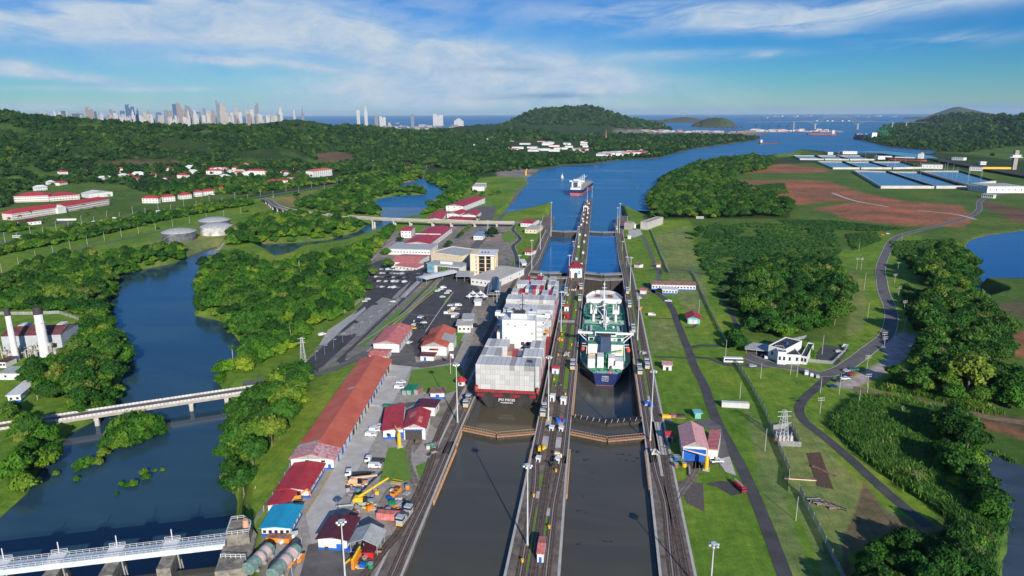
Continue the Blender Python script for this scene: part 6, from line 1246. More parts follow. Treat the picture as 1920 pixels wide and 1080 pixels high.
bld('shed', 'red roofed white sheds by the far left lock gate', (976, 425), (998, 426), (1002, 418), 5, 'gable_x', 1.5, win=(4, 1)); bld('hut', 'pale concrete hut by the far left lock gate', (984, 437), (1006, 438), (1012, 430), 5, 'flat', wall=CREAM, roofm=CONC_P, win=(3, 1), cat='hut'); bld('hut', 'red roofed white hut on the lawn beside the lower left chamber', (984, 478), (997, 479), (998, 474), 3.4, 'gable_x', 1.2, cat='hut', win=(2, 0)); bld('hut', 'small white hut at the foot of the lawn by the lower left chamber', (979, 498), (987, 498), (988, 494), 3, 'flat', roofm=WHITE_C, cat='hut'); bld('shed', 'blue roofed shed on the road behind the visitor centre', (888, 450), (905, 450), (912, 442), 5, 'flat', roofm=mat('pale_blue_roof', (.20, .30, .42), .5), win=(3, 1))
# right bank
t, w, d = bld('barracks', 'long white building with a brown roof and blue base on the right lawn', (1222, 543), (1304, 545), (1303, 531), 4.6, 'gable_x', 1.2, roofm=BROWNR, win=(14, 2), plinth=BLUEP, depth=12); bld('porch', 'white flat roofed entrance block in front of the long brown roofed building', (1242, 551), (1270, 552), (1270, 546), 3.6, 'flat', roofm=WHITE_C, win=(5, 1), plinth=BLUEP, depth=7)
bld('garage', 'teal fronted garage with a crimson gable roof beside the lawn road', (1289, 607), (1312, 608), (1312, 596), 4.2, 'gable_y', 2.0, wall=mat('teal_wall', (.16, .42, .40), .6), depth=11, eave=1.2, door=[(.25, 2.6, 3, GALV), (.62, 2.6, 3, GALV)])
t, w, d = bld('warehouse', 'white warehouse with a blotchy pink roof and a big blue door', (1281, 838), (1326, 841), (1316, 803), 6.6, 'gable_y', 2.4, roofm=PINKR, at=6.2, door=[(.5, 9.0, 5.6, BLUEP)], depth=None); bld('annex', 'white annex with a part red, part white roof on the right of the pink warehouse', (1327, 843), (1346, 846), (1336, 809), 4.6, 'mono_x', .8, roofm=REDF, at=4.4, door=[(.6, 1.4, 1, GLASS)])
bld('hut', 'little white hut with a red roof standing left of the pink warehouse', (1250, 828), (1261, 828), (1262, 820), 3, 'gable_x', .8, door=[(.5, 1.6, 2, DARKM)], cat='hut', depth=4); bld('hut', 'white hut with a mauve roof beside the right return track', (1243, 694), (1259, 695), (1258, 686), 3.2, 'flat', roofm=PINKR, cat='hut', door=[(.5, 1.4, 2, GLASS)], depth=5); bld('hut', 'white hut with a red edged roof near the tanker bow', (1200, 551), (1210, 552), (1210, 546), 3.2, 'flat', roofm=REDF, cat='hut', depth=5)
bld('hut', 'small white hut on the lawn beside the lower right chamber', (1189, 501), (1199, 502), (1199, 497), 3.4, 'flat', roofm=BROWNR, cat='hut', depth=6); bld('hut', 'tiny white hut at the bend of the lawn path', (1231, 501), (1238, 501), (1238, 498), 2.8, 'flat', roofm=REDF, cat='hut', depth=4); bld('hut', 'white hut on the concrete apron by the last right lock gate', (1177, 448), (1183, 448), (1183, 445), 3.4, 'flat', roofm=WHITE_C, cat='hut', depth=6); bld('hut', 'teal metal cabin on the right lawn near the gate', (1303, 785), (1314, 785), (1313, 779), 2.8, 'flat', wall=mat('teal_wall'), roofm=mat('teal_wall'), cat='cabin', depth=3)
bld('concrete_store', 'square grey concrete block by the last right lock gate', (1170, 430), (1183, 431), (1183, 424), 8, 'parapet', wall=CONC, roofm=CONC, cat='building', depth=14); bld('hut', 'white flat hut beside the grey concrete block', (1183, 428), (1192, 428), (1193, 424), 5, 'flat', roofm=WHITE_C, cat='hut', depth=10); bld('weir_house', 'pale concrete spillway block in the grass bank beyond the right lawns', (1214, 431), (1243, 420), (1243, 414), 9, 'parapet', wall=CONC_P, roofm=CONC, depth=10)
for (a, b, c, h, lab) in [((1439, 672), (1470, 680), (1470, 655), 7.5, 'white office block with a black roof and a blue water drum'), ((1457, 683), (1473, 684), (1473, 672), 7.0, 'tall white front block of the modern office'), ((1473, 682), (1500, 683), (1497, 655), 5.0, 'middle part of the modern office with a black roof'), ((1500, 682), (1512, 684), (1506, 655), 4.2, 'right wing of the modern white office')]:
    t, w, d = bld('office_block', lab, a, b, c, h, 'parapet', roofm=DARKR, wall=WHITE_C, win=(2, 1), wsz=(1.2, 2.2)); 
    if h == 7.5: MB().cyl((w*.6, d*.5, h), .7, 1.6, 10).obj('water_drum', BLUEP, t)
bld('carport', 'low grey carport roof left of the modern white office', (1398, 664), (1438, 668), (1438, 655), 3.2, 'flat', roofm=GREYR, open_=True, cat='carport', depth=12)
# centre wall
t, w, d = bld('control_house', 'white control house with a deep red hipped roof on the centre wall', (1068, 521), (1091, 521), (1093, 514), 9.4, 'hip', 4.2, wall=WHITE_C, roofm=mat('deep_red_roof', (.22, .02, .03), .6, var=.2, scale=.5, stripes=(0, .8, .15)), eave=1.3, depth=11, z=.15)
for i in range(7): inst('window', wmesh(.9, .8), t, (w*(i+.5)/7, -.05, 7.8)); inst('window', wmesh(.9, .8), t, (w+.05, d*(i+.5)/7, 7.8), math.pi/2)
q = MB(); q.box(w/2-1.5, w/2+1.5, -.08, .03, 0, 3.2); q.lathe((w/2, .0, 3.2), [(1.5, -.01), (.01, 0)], 16) if False else None; q.add([(w/2+1.5*math.cos(a), -.08, 3.2+1.5*math.sin(a)) for a in [math.pi*i/10 for i in range(11)]], [tuple(range(11))[::-1]]); q.obj('arched_door', DARKM, t)
q = MB(); q.add([(w*.62, -.1, 5.2), (w*.86, -.1, 6.6), (w*.86, -.1, 3.2), (w*.72, -.1, 2.9)], [(0, 3, 2, 1)]); q.obj('emblem', mat('emblem_blue', (.04, .28, .50), .5), t); q = MB(); q.add([(w*.64, -.12, 5.0), (w*.76, -.12, 5.2), (w*.84, -.12, 4.4), (w*.74, -.12, 4.6)], [(0, 3, 2, 1)]); q.obj('emblem_wave', WHITE_C, t); q = MB(); q.box(w*.02, w*.1, -.07, .02, 0, 6); q.box(w*.36, w*.4, d*.3, d*.5, 11, 14.6); q.obj('chimney', mat('deep_red_roof'), t)
for (a, b, dp, h, rm_, lab) in [((1007, 1055), (1019, 1056), 9, 3.2, REDF, 'narrow white hut with a long faded red roof on the near centre wall'), ((1035, 701), (1047, 702), 3.4, 3.2, REDR, 'little white hut with a red roof on the centre wall by the container ship'), ((1058, 584), (1066, 584), 4, 3.4, REDR, 'small red roofed hut on the centre wall turf near the tanker bow'), ((1031, 753), (1039, 754), 2.6, 3.0, WHITE_C, 'white equipment cabin left of the spine track beside the cable reel'), ((1051, 759), (1061, 760), 2.6, 3.0, WHITE_C, 'white equipment cabin right of the spine track beside the cable reel'), ((1030, 808), (1037, 809), 2, 1.6, WHITE_C, 'white locker left of the spine track near the gate'), ((1048, 809), (1055, 810), 2, 1.6, WHITE_C, 'white locker right of the spine track near the gate'), ((1005, 867), (1012, 868), 2, 1.8, WHITE_C, 'white locker near the yellow winch'), ((1041, 869), (1048, 870), 2, 1.8, WHITE_C, 'white locker beside the dark cable drum'), ((1059, 597), (1064, 598), 2, 3, REDP, 'small bright red cabin below the red roofed hut')]:
    bld('hut', lab, a, b, b, h, 'flat' if h < 3.1 else 'gable_x', .7, wall=WHITE_C if rm_ is not REDP else REDP, roofm=rm_, eave=.25, depth=dp, z=.15, cat='hut', door=[(.5, .9, min(2, h*.7), GLASS if h < 3.1 else BLUEP)])
for i, (x, y, c) in enumerate([(-21, 930, 0), (-19, 960, 0), (-14, 948, 0), (-20.5, 985, 0), (-14.2, 1000, 0), (-20, 1030, 0), (-14, 1050, 0), (-19.6, 1090, 0), (-14, 1110, 0), (-19.6, 1150, 0), (-14.4, 1190, 0), (-18, 1225, 0), (-21, 655, 0), (-14, 668, 0), (-20, 700, 0), (-14, 735, 0), (-20, 770, 0), (-14.2, 800, 0), (-21, 850, 0), (-13.8, 846, 0)]):
    t = T('equipment_box', 'small pale equipment box on the far centre wall', 'box', (x, y, WZ(y)), 0, 'equipment boxes on the far centre wall'); MB().box(-1.1, 1.1, -1.4, 1.4, 0, 2.2).obj('cabinet', [WHITE, CREAM, CONC_P][i % 3], t); MB().box(-1.25, 1.25, -1.55, 1.55, 2.2, 2.35).obj('lid', [CONC_P, BROWNR, WHITE_C][i % 3], t)
t = T('portal', 'white portal frame standing on the far centre wall', 'frame', (-18, 1075, WZ(1075)), 0); q = MB(); q.box(-3.6, -2.6, 0, 1.5, 0, 7); q.box(2.6, 3.6, 0, 1.5, 0, 7); q.box(-4, 4, -.2, 1.7, 7, 8.6); q.obj('frame', WHITE_C, t)
# left district
for (a, b, dep, h, rows, nw, lab) in [((24, 413), (118, 399), 20, 10, 3, 20, 'near left wing of the big red roofed hospital like complex'), ((118, 399), (205, 384), 20, 10, 3, 20, 'near right wing of the big red roofed complex'), ((28, 380), (92, 378), 34, 11, 3, 14, 'rear left block of the big red roofed complex'), ((94, 378), (150, 374), 40, 9, 2, 10, 'rear middle block of the big red roofed complex')]:
    t, w, d = bld('ward_block', 'pink and white '+lab, a, b, None, h, 'hip', 5, wall=mat('pinkish_white', (.60, .50, .47), .7, var=.08), depth=dep, win=(nw, 3), rows=rows, wsz=(2.6, 1.5), eave=1.4)
    if 'near left wing' in lab: q = MB(); q.box(w*.86, w*1.04, -4, 4, 0, 9); q.add([(w*.85, -4.2, 9), (w*1.05, -4.2, 9), (w*.95, -4.2, 13), (w*.85, 6, 9), (w*1.05, 6, 9), (w*.95, 6, 13)], [(0, 1, 2), (0, 2, 5, 3), (1, 4, 5, 2)]); q.obj('portico', WHITE_C, t)
    for k in range(rows): MB().box(-.9, w+.9, -1.1, -.05, (k+.9)*h/rows-.9, (k+.9)*h/rows).obj('balcony', WHITE_C, t)
bld('chapel', 'white gabled hall with stepped roofs behind the red roofed complex', (168, 372), (212, 368), None, 8, 'gable_y', 4, roofm=WHITE, depth=30, win=(4, 2)); bld('entrance_lodge', 'dark maroon roofed entrance lodge beside the palm lined drive', (40, 424), (78, 420), None, 5, 'hip', 3, roofm=MARR, depth=16, win=(5, 1))
bld('wall_sign', 'long curved white boundary wall by the highway', (107, 414), (143, 413), None, 2.4, 'flat', roofm=WHITE_C, depth=1.2, cat='wall')
for i, (a, b, h, rm_, lab) in enumerate([((267, 381), (297, 381), 9, REDR, 'first and largest'), ((305, 379), (329, 377), 9, REDR, 'second'), ((339, 374), (360, 372), 8, REDR, 'third'), ((366, 369), (380, 368), 9, REDR, 'fourth, narrow and towered'), ((381, 367), (403, 365), 8, REDR, 'fifth'), ((407, 359), (421, 358), 6, REDR, 'sixth, half hidden by trees'), ((387, 329), (416, 329), 10, REDR, 'hilltop, leftmost'), ((426, 328), (459, 329), 8, CONC_P, 'pale roofed hilltop'), ((465, 332), (497, 333), 14, REDR, 'tallest hilltop'), ((503, 347), (540, 344), 7, REDR, 'low wide roadside'), ((545, 340), (560, 338), 8, MARR, 'maroon roofed roadside'), ((186, 339), (210, 337), 7, WHITE, 'white roofed woodland'), ((232, 336), (252, 334), 7, REDR, 'red roofed woodland'), ((113, 354), (128, 352), 8, REDR, 'crimson roofed woodland'), ((91, 347), (104, 346), 7, WHITE, 'small white woodland'), ((68, 362), (90, 360), 9, WHITE, 'bright white terraced')]):
    bld('villa', 'white villa with '+('red' if rm_ is REDR else 'pale' if rm_ in (WHITE, CONC_P) else 'maroon')+' roof, the '+lab+' one on the left', a, b, None, h, 'hip', 3.5, roofm=rm_, depth=10, win=(5, 3), rows=2, wsz=(1.8, 1.6), eave=.9, cat='house')
HR = random.Random(44)
for i in range(26):
    x = HR.uniform(100, 560); y = HR.uniform(325, 352)-(x-100)*.03; p = Pg(x, y); r_ = HR.choice([REDR, MARR, WHITE, REDF, ORNR]); t = T('villa', 'small house half hidden in the trees behind the red roofed quarters', 'house', (p.x, p.y, gz(p.x, p.y)), HR.uniform(-.5, .5), 'small houses half hidden in the trees'); w = HR.uniform(7, 14); MB().box(-w, w, 0, 11, -2, 9).obj('wall', WHITE_C, t); MB().add([(-w-1, -1, 9), (w+1, -1, 9), (w+1, 12, 9), (-w-1, 12, 9), (-w+5, 5.5, 12.5), (w-5, 5.5, 12.5)], [(0, 1, 5, 4), (1, 2, 5), (2, 3, 4, 5), (3, 0, 4), (3, 2, 1, 0)]).obj('roof', r_, t)
bld('apartment_block', 'white apartment block with an orange roof in front of the wooded hill', (587, 333), (623, 329), None, 16, 'hip', 4, roofm=ORNR, depth=22, win=(9, 4), rows=5, wsz=(1.8, 1.6)); bld('depot', 'long white depot roof in the far woods', (666, 0+305), (702, 304), None, 6, 'flat', roofm=WHITE, depth=20, win=(8, 1))
# monument on the wooded hill
p = Pd(466, 272, 2450); t = T('temple', 'white temple with a pointed spire on the wooded hill', 'temple', (p.x, p.y, p.z-4)); q = MB(); q.box(-18, 18, -10, 10, -10, 6); q.box(-10, 10, -7, 7, 6, 12); q.obj('base', WHITE_C, t); q = MB(); q.lathe((0, 0, 12), [(5, 0), (4, 9), (2.4, 11), (.1, 22)], 8); q.obj('spire', WHITE_C, t)
# ---------------------------------------------------------------- tanks and plant
for (px, py, wpx, m_, lab) in [(337, 453, 62, 0, 'black streaked storage tank with a pale dome, nearest to the river'), (407, 442, 60, 1, 'white storage tank streaked with black, in front of another tank'), (403, 430, 58, 0, 'storage tank half hidden behind the white one')]:
    p = Pg(px, py); dist = math.hypot(p.x, p.y); R_ = wpx/2*dist/FPX; R_ *= .88; p = Pg(px, py-4); t = T('storage_tank', lab, 'tank', (p.x, p.y, p.z), 0, 'round storage tanks'); Ht = 10.5
    MB().lathe((0, 0, -.5), [(R_, 0), (R_, Ht)], 40).obj('shell', mat('streaked_black_tank', (.03, .035, .05), .7, col2=(.16, .16, .17), scale=.12, detail=10) if m_ == 0 else mat('streaked_white_tank', (.68, .67, .63), .7, col2=(.25, .24, .23), scale=.10, detail=10), t)
    MB().lathe((0, 0, Ht-.5), [(R_*1.03, 0), (R_*1.02, .6), (R_*.7, 2.6), (R_*.3, 3.8), (.1, 4.1)], 40).obj('dome', GREYR, t); q = MB(); 
    for k in range(16): a = k/16*1.2-2.4; a2 = (k+1)/16*1.2-2.4; q.tube((R_*1.02*math.cos(a), R_*1.02*math.sin(a), Ht*k/16), (R_*1.02*math.cos(a2), R_*1.02*math.sin(a2), Ht*(k+1)/16), .3, 4)
    q.obj('stair', STEEL, t)
def zat(px, py, py2, p): return Pd(px, py2, math.hypot(p.x, p.y)).z-p.z
pa, pb = Pg(8, 664), Pg(119, 660); hp = zat(60, 0, 628, Pg(60, 662)); print('plant h', hp)
t, w, d = bld('power_plant', 'pale grey power plant hall with a rust red roof beside two chimneys', (8, 664), (119, 660), (132, 640), hp, 'gable_x', 3.2, wall=mat('grey_cladding', (.40, .42, .44), .6, var=.1, stripes=(0, 1.2, .08), stain=.15), roofm=mat('rust_roof', (.14, .045, .04), .7, var=.3, scale=.2), eave=.2)
q = MB(); q.box(w*.12, w*.28, d*.5, d*.8, hp+2.5, hp+3.6); q.box(w*.78, w*.9, d*.5, d*.8, hp+2.5, hp+3.6); q.obj('roof_monitor', WHITE, t)
q = MB(); PR = random.Random(8)
for i in range(46):
    x = PR.uniform(2, w-2); y = -PR.uniform(1, 9); h = PR.uniform(2, 8); q.tube((x, y, 0), (x, y, h), PR.uniform(.15, .5), 6); q.tube((x, y, h*.7), (x+PR.uniform(-5, 5), y+PR.uniform(-2, 2), h*.7+PR.uniform(-1, 1)), .22, 5)
    if i % 4 == 0: q.cb((x, y, h), 2.2, 2.2, 2.0); q.cyl((x+2, y, 0), 1.1, h*.7, 10)
q.obj('pipework', mat('plant_steel', (.36, .34, .30), .6, var=.3, scale=.6), t)
for x in (.55, .66, .8): MB().tube((w*x, -3, 4), (w*x+3, 2, hp*.7), 1.2, 10).obj('duct', mat('plant_steel'), t)
for (bx, by, tx, ty, lab) in [(31, 676, 16, 577, 'slim white chimney with a black top, left of two'), (86, 668, 74, 575, 'thick white chimney with a black top, right of two')]:
    p = Pg(bx, by); h = zat(tx, 0, ty, p); r = 1.6 if bx < 50 else 2.6; t = T('chimney', lab, 'chimney', (p.x, p.y, p.z), 0, 'plant chimneys')
    MB().lathe((0, 0, 0), [(r*1.25, 0), (r*1.15, h*.3), (r, h*.86)], 20).obj('stack', WHITE_C, t); MB().lathe((0, 0, h*.86), [(r*1.04, 0), (r*1.04, h*.14), (r*.9, h*.14)], 20).obj('black_top', DARKM, t)
    q = MB()
    for k in range(1, 5): q.lathe((0, 0, h*.86*k/5), [(r*1.2, 0), (r*1.2, .25)], 16)
    q.tube((r*1.15, 0, 1), (r*1.05, 0, h*.86), .15, 4); q.obj('band', GALV, t)
for (a, b, c, lab, m_) in [((0, 712), (46, 712), (46, 700), 'grey roofed open shed at the left edge', GREYR), ((16, 755), (40, 753), (38, 728), 'white cabin with blue base beside the river trees', WHITE_C), ((0, 690), (12, 690), (14, 680), 'dark roofed yellow walled shed at the left edge', MARR)]:
    bld('shed', lab, a, b, c, 4, 'flat', roofm=m_, win=(2, 0), plinth=BLUEP if m_ is WHITE_C else None)
# ---------------------------------------------------------------- bridges
def bridge(name, label, pts, w, m_deck, piers, zd, rails=None, pw=2.2, girder=2.0, cat='bridge', pm=None, zp=-22, arches=False):
    L = [Vector((p.x, p.y)) for p in pts]; L3 = smooth_line([(p.x, p.y) for p in pts], 8); root = T(name, label, cat, (0, 0, 0)); n = len(L3)
    def z_at(i): return zd(i/(n-1))
    for nm, m_, a, b, z0, z1 in [('deck', m_deck, -w/2, w/2, -.5, 0), ('girder', CONC, -w/2+.5, -w/2+1.3, -girder, -.5), ('girder', CONC, w/2-1.3, w/2-.5, -girder, -.5), ('parapet', rails or CONC_P, -w/2, -w/2+.3, 0, .95), ('parapet', rails or CONC_P, w/2-.3, w/2, 0, .95), ('road_surface', ASPH_L, -w/2+1.4, w/2-1.4, 0, .05)]:
        mb = MB(); vs = []
        for i, p in enumerate(L3):
            d = (L3[min(n-1, i+1)]-L3[max(0, i-1)]).normalized(); nr = Vector((-d.y, d.x)); z = z_at(i)
            for (o, zz) in ((a, z0), (b, z0), (b, z1), (a, z1)): q = p+nr*o; vs.append((q.x, q.y, z+zz))
        fs = []
        for i in range(n-1):
            k = 4*i; fs += [(k+j, k+(j+1) % 4, k+4+(j+1) % 4, k+4+j) for j in range(4)]
        fs += [(0, 3, 2, 1), (4*n-4, 4*n-3, 4*n-2, 4*n-1)]; mb.add(vs, fs); mb.obj(nm, m_, root)
    tot = [0]
    for i in range(1, n): tot.append(tot[-1]+(L3[i]-L3[i-1]).length)
    for f in piers:
        s = f*tot[-1]; i = min(range(n), key=lambda k: abs(tot[k]-s)); p = L3[i]; d = (L3[min(n-1, i+1)]-L3[max(0, i-1)]).normalized(); rz = math.atan2(d.y, d.x); z = z_at(i)-girder
        mb = MB(); gp = min(gz(p.x, p.y), -2)-3
        for s_ in ((-.28, .28) if w > 6 else (0,)): mb.lathe((0, w*s_, 0), [(pw/2*1.3, gp-z), (pw/2, 0)], 8)
        mb.box(-pw*.5, pw*.5, -w*.46, w*.46, -1.2, 0); o = mb.obj('pier', pm or CONC_P, root); o.location = (p.x, p.y, z); o.rotation_euler = (0, 0, rz)
    return root
za = -10.5
b0, b1 = P(66, 790, za), P(487, 727, za); bl = [b0.lerp(b1, k/4) for k in range(-1, 6)]
br = bridge('road_bridge', 'pale concrete road bridge with low railings crossing the dark river', bl, 7.5, CONC_P, (.31, .45, .59, .73), lambda t: za, rails=mat('rail_concrete', (.55, .52, .50), .8, stripes=(0, 1.6, .35)), cat='bridge')
vp = [Pg(496, 372), Pg(508, 378)]; zv = -2.5
vl = [P(492, 372, -8), P(505, 378, -6), P(520, 386, zv), P(560, 396, zv), P(610, 402, zv), P(700, 409, zv), P(800, 413, zv), P(900, 416, zv), P(965, 417, zv)]
bridge('viaduct', 'long grey viaduct on paired piers curving in over the lagoon', vl, 9.5, CONC, [i/21 for i in range(2, 21)], lambda t: -8+min(1, t*7)*5.5, cat='viaduct', pw=2.4, girder=2.2)
# spillway dam and its footbridge
zs = 2.0; s0, s1 = P(-260, 1092, zs), P(424, 1012, zs); dv = Vector((s1.x-s0.x, s1.y-s0.y)); Ls = dv.length; rz = math.atan2(dv.y, dv.x); dm = T('spillway_dam', 'spillway dam with weathered concrete piers under a white steel footbridge', 'dam', (s0.x, s0.y, 0), rz)
MB().box(-60, Ls+4, -14, -6, -30, -4.6).obj('dam_body', CONC_D, dm)
q = MB(); q.box(-60, Ls, -2.1, 2.1, zs-.3, zs); q.obj('bridge_deck', mat('pale_blue_steel', (.44, .50, .54), .6, var=.1, stripes=(0, 1.2, .25)), dm); q = MB(); q.box(-60, Ls, -2.3, -2.1, zs-1.9, zs-.05); q.box(-60, Ls, 2.1, 2.3, zs-1.9, zs-.05); q.obj('bridge_girder', mat('pale_blue_girder', (.52, .57, .60), .5), dm)
rl = rail_line([(-60, -2.1, zs), (Ls, -2.1, zs)], 1.2, 2, .06); r2 = rail_line([(-60, 2.1, zs), (Ls, 2.1, zs)], 1.2, 2, .06); rl.add(r2.v, r2.f); rl.obj('handrail', WHITE_C, dm)
def along(px, py): v = P(px, py, zs); return (Vector((v.x, v.y))-Vector((s0.x, s0.y))).dot(dv/Ls)
for (px, py) in [(0, 1060), (105, 1048), (215, 1035), (320, 1022)]:
    x = along(px, py); q = MB(); q.box(x-2.1, x+2.1, -9, 3.2, -30, zs-1.9); q.box(x-1.2, x+1.2, 3.2, 6.0, -30, zs-5); q.obj('pier', mat('weathered_pier', (.10, .09, .075), .95, col2=(.30, .27, .22), scale=.35, detail=10, bump=.2), dm)
    q = MB(); q.box(x-2.4, x+2.4, -2.7, 3.4, zs+.02, zs+.3); rr = rail_line([(x-2.4, 3.3, zs+.3), (x+2.4, 3.3, zs+.3)], 1.2, 1.6, .07); q.add(rr.v, rr.f); q.tube((x, 3, zs), (x, 3, zs+4.4), .16, 6); q.obj('platform', WHITE_C, dm)
    q = MB(); q.tube((x+3.4, -2, -12), (x+2.6, -2, zs-2), .25, 5); q.tube((x+4.6, -2, -13), (x+3.4, -2, zs-4), .2, 5); q.obj('gate_chain', STEEL, dm)
    for k in (): pass
q = MB(); x0 = along(0, 1060); x1 = Ls
for i in range(14): a, b = x0+(x1-x0)*i/14, x0+(x1-x0)*(i+1)/14; q.box(a, b, -12.5, -11.2, -6, -3.4)
q.obj('gate_crest', CONC_P, dm)
q = MB(); q.prism([(Ls-.5, -16), (Ls+9, -16), (Ls+9.5, 2), (Ls+6, 9), (Ls, 10), (Ls-.5, 3)], -30, zs-.6); q.prism([(Ls+1, -3), (Ls+8, -3), (Ls+8, 2), (Ls+5, 6), (Ls+1, 6)], zs-.6, zs+3.5); q.obj('abutment', mat('weathered_pier'), dm); q = MB(); rr = rail_line([(Ls+1, -3, zs+3.5), (Ls+8, -3, zs+3.5), (Ls+8, 2, zs+3.5), (Ls+5, 6, zs+3.5), (Ls+1, 6, zs+3.5), (Ls+1, -3, zs+3.5)], 1.3, 1.5, .09); q.add(rr.v, rr.f); rr = rail_line([(Ls, -9, zs-.6), (Ls+8, -11, zs-.6), (Ls+9, -16, zs-.6)], 1.4, 1.5, .1); q.add(rr.v, rr.f); q.obj('railing', WHITE_C, dm); q = MB(); q.cyl((Ls+6.5, 1, zs+3.5), 1.1, 2.6, 10, .9); q.obj('gate_motor', mat('salmon', (.6, .3, .2), .6), dm)
# ---------------------------------------------------------------- far city, port and big bridge
def at_d(px, py, d): return Pd(px, py, d)
def tower_mat(name, c, dark, per=7.0):
    m = mat(name, c, .6, var=.1, scale=.02, stripes=(2, per, dark)); return m
TM = dict(w=tower_mat('white_tower', (.42, .42, .42), .4), c=tower_mat('cream_tower', (.34, .31, .28), .4), g=tower_mat('grey_tower', (.16, .18, .21), .4), b=tower_mat('blue_glass_tower', (.03, .09, .19), .3), d=tower_mat('dark_tower', (.06, .08, .12), .3), t=tower_mat('tan_tower', (.22, .18, .17), .35))
TN = dict(w='white', c='cream', g='grey', b='blue glass', d='dark', t='tan')
def tower(px, wpx, top, m, shape='slab', D=9300, label=None, grp=None, base=238):
    a = at_d(px-wpx/2, top, D); b = at_d(px+wpx/2, top, D); Wd = (b-a).length; z0 = SEA+1; h = a.z-z0; c = a.lerp(b, .5); t = T('tower', label, 'tower', (c.x, c.y, z0), math.atan2(b.y-a.y, b.x-a.x), grp); w = Wd/2; dp = max(14, Wd*.7); mb = MB()
    if shape == 'slab': mb.box(-w, w, 0, dp, 0, h)
    elif shape == 'step': mb.box(-w, w, 0, dp, 0, h*.72); mb.box(-w*.6, w*.6, 2, dp*.8, h*.72, h*.9); mb.box(-w*.25, w*.25, 4, dp*.5, h*.9, h)
    elif shape == 'twin': mb.box(-w, -w*.15, 0, dp, 0, h); mb.box(w*.15, w, 0, dp, 0, h*.92); mb.box(-w*.15, w*.15, 3, dp*.8, 0, h*.85)
    elif shape == 'curve':
        n = 8; pf = [(-w, 0)]+[(-w+2*w*(i/n), h*(1-.35*(i/n)**2.2)) for i in range(n+1)]+[(w, 0)]; k = len(pf); mb.add([(x, 0, z) for x, z in pf]+[(x, dp, z) for x, z in pf], [tuple(range(k)), tuple(range(k, 2*k))[::-1]]+[(i, k+i, k+(i+1) % k, (i+1) % k) for i in range(k)])
    elif shape == 'round': mb.lathe((0, w, 0), [(w, 0), (w, h*.94), (w*.6, h)], 12)
    elif shape == 'slant': mb.add([(-w, 0, 0), (w, 0, 0), (w, dp, 0), (-w, dp, 0), (-w, 0, h*.88), (w, 0, h), (w, dp, h), (-w, dp, h*.88)], [(0, 3, 2, 1), (4, 5, 6, 7), (0, 1, 5, 4), (1, 2, 6, 5), (2, 3, 7, 6), (3, 0, 4, 7)])
    mb.obj('facade', TM[m], t); MB().box(-w*.22, w*.22, dp*.3, dp*.6, h*(.96 if shape == 'slant' else .92 if shape == 'curve' else 1), h+6 if shape != 'curve' else h*.95).obj('roof_plant', TM['g'], t); return t
def W_(x): return 'at the left end' if x < 150 else 'left of centre' if x < 240 else 'in the middle' if x < 340 else 'right of centre' if x < 440 else 'at the right end'
SKY = [(78, 5, 209, 'c', 'slab'), (84, 5, 206, 'c', 'step'), (101, 7, 206, 'w', 'step'), (112, 6, 211, 'w', 'slab'), (118, 9, 208, 'd', 'slab'), (123, 5, 205, 'c', 'step'), (145, 22, 213, 'd', 'slab'), (166, 14, 201, 't', 'twin'), (178, 5, 209, 'd', 'slab'), (190, 8, 211, 'w', 'step'), (210, 11, 205, 'g', 'twin'), (215, 7, 212, 'w', 'slab'), (229, 9, 208, 'b', 'slab'), (242, 17, 196, 'b', 'twin'), (248, 7, 206, 'w', 'step'), (257, 8, 204, 'b', 'step'), (263, 14, 214, 'w', 'curve'), (270, 6, 209, 'c', 'slab'), (277, 7, 206, 't', 'step'), (283, 9, 215, 'c', 'slab'), (297, 10, 211, 'b', 'slab'), (311, 9, 207, 'g', 'slab'), (319, 6, 208, 't', 'slab'), (327, 10, 195, 'b', 'slab'), (335, 12, 191, 't', 'curve'), (346, 6, 201, 't', 'slant'), (354, 15, 197, 'g', 'curve'), (352, 6, 206, 'w', 'step'), (364, 7, 204, 'w', 'step'), (372, 7, 210, 'b', 'slab'), (382, 6, 203, 'g', 'slab'), (391, 8, 207, 'c', 'slab'), (398, 8, 205, 't', 'step'), (407, 7, 188, 'g', 'twin'), (414, 8, 192, 'c', 'step'), (420, 6, 199, 'c', 'slab'), (434, 6, 211, 'w', 'slab'), (442, 10, 200, 'c', 'step'), (450, 6, 210, 'w', 'slab'), (464, 9, 204, 'c', 'twin'), (472, 6, 205, 'w', 'slab'), (480, 7, 193, 'g', 'slant'), (489, 6, 216, 'w', 'slab'), (502, 8, 216, 'w', 'twin'), (511, 7, 217, 'c', 'slab'), (520, 6, 213, 't', 'slab'), (525, 7, 199, 'w', 'step'), (551, 6, 206, 'w', 'round'), (566, 5, 200, 'g', 'step'), (671, 6, 206, 'w', 'slab'), (685, 6, 197, 'w', 'step'), (705, 6, 214, 't', 'step'), (717, 12, 218, 'w', 'twin'), (730, 5, 230, 'c', 'slab'), (773, 6, 214, 'g', 'slab'), (821, 19, 214, 'w', 'twin'), (860, 18, 222, 'w', 'step')]
for i, (x, w, tp, m, sh) in enumerate(SKY):
    nb = 'between its neighbours' if x < 540 else 'rising alone above the bay'
    tower(x, w, tp, m, sh, 9300-(i % 5)*90, '%s %s tower in the far skyline, number %d from the left' % ({'slab': 'flat topped', 'step': 'stepped', 'twin': 'twin peaked', 'curve': 'curved', 'round': 'round', 'slant': 'slant topped'}[sh], TN[m], i+1), 'towers of the far skyline')
CR = random.Random(5)
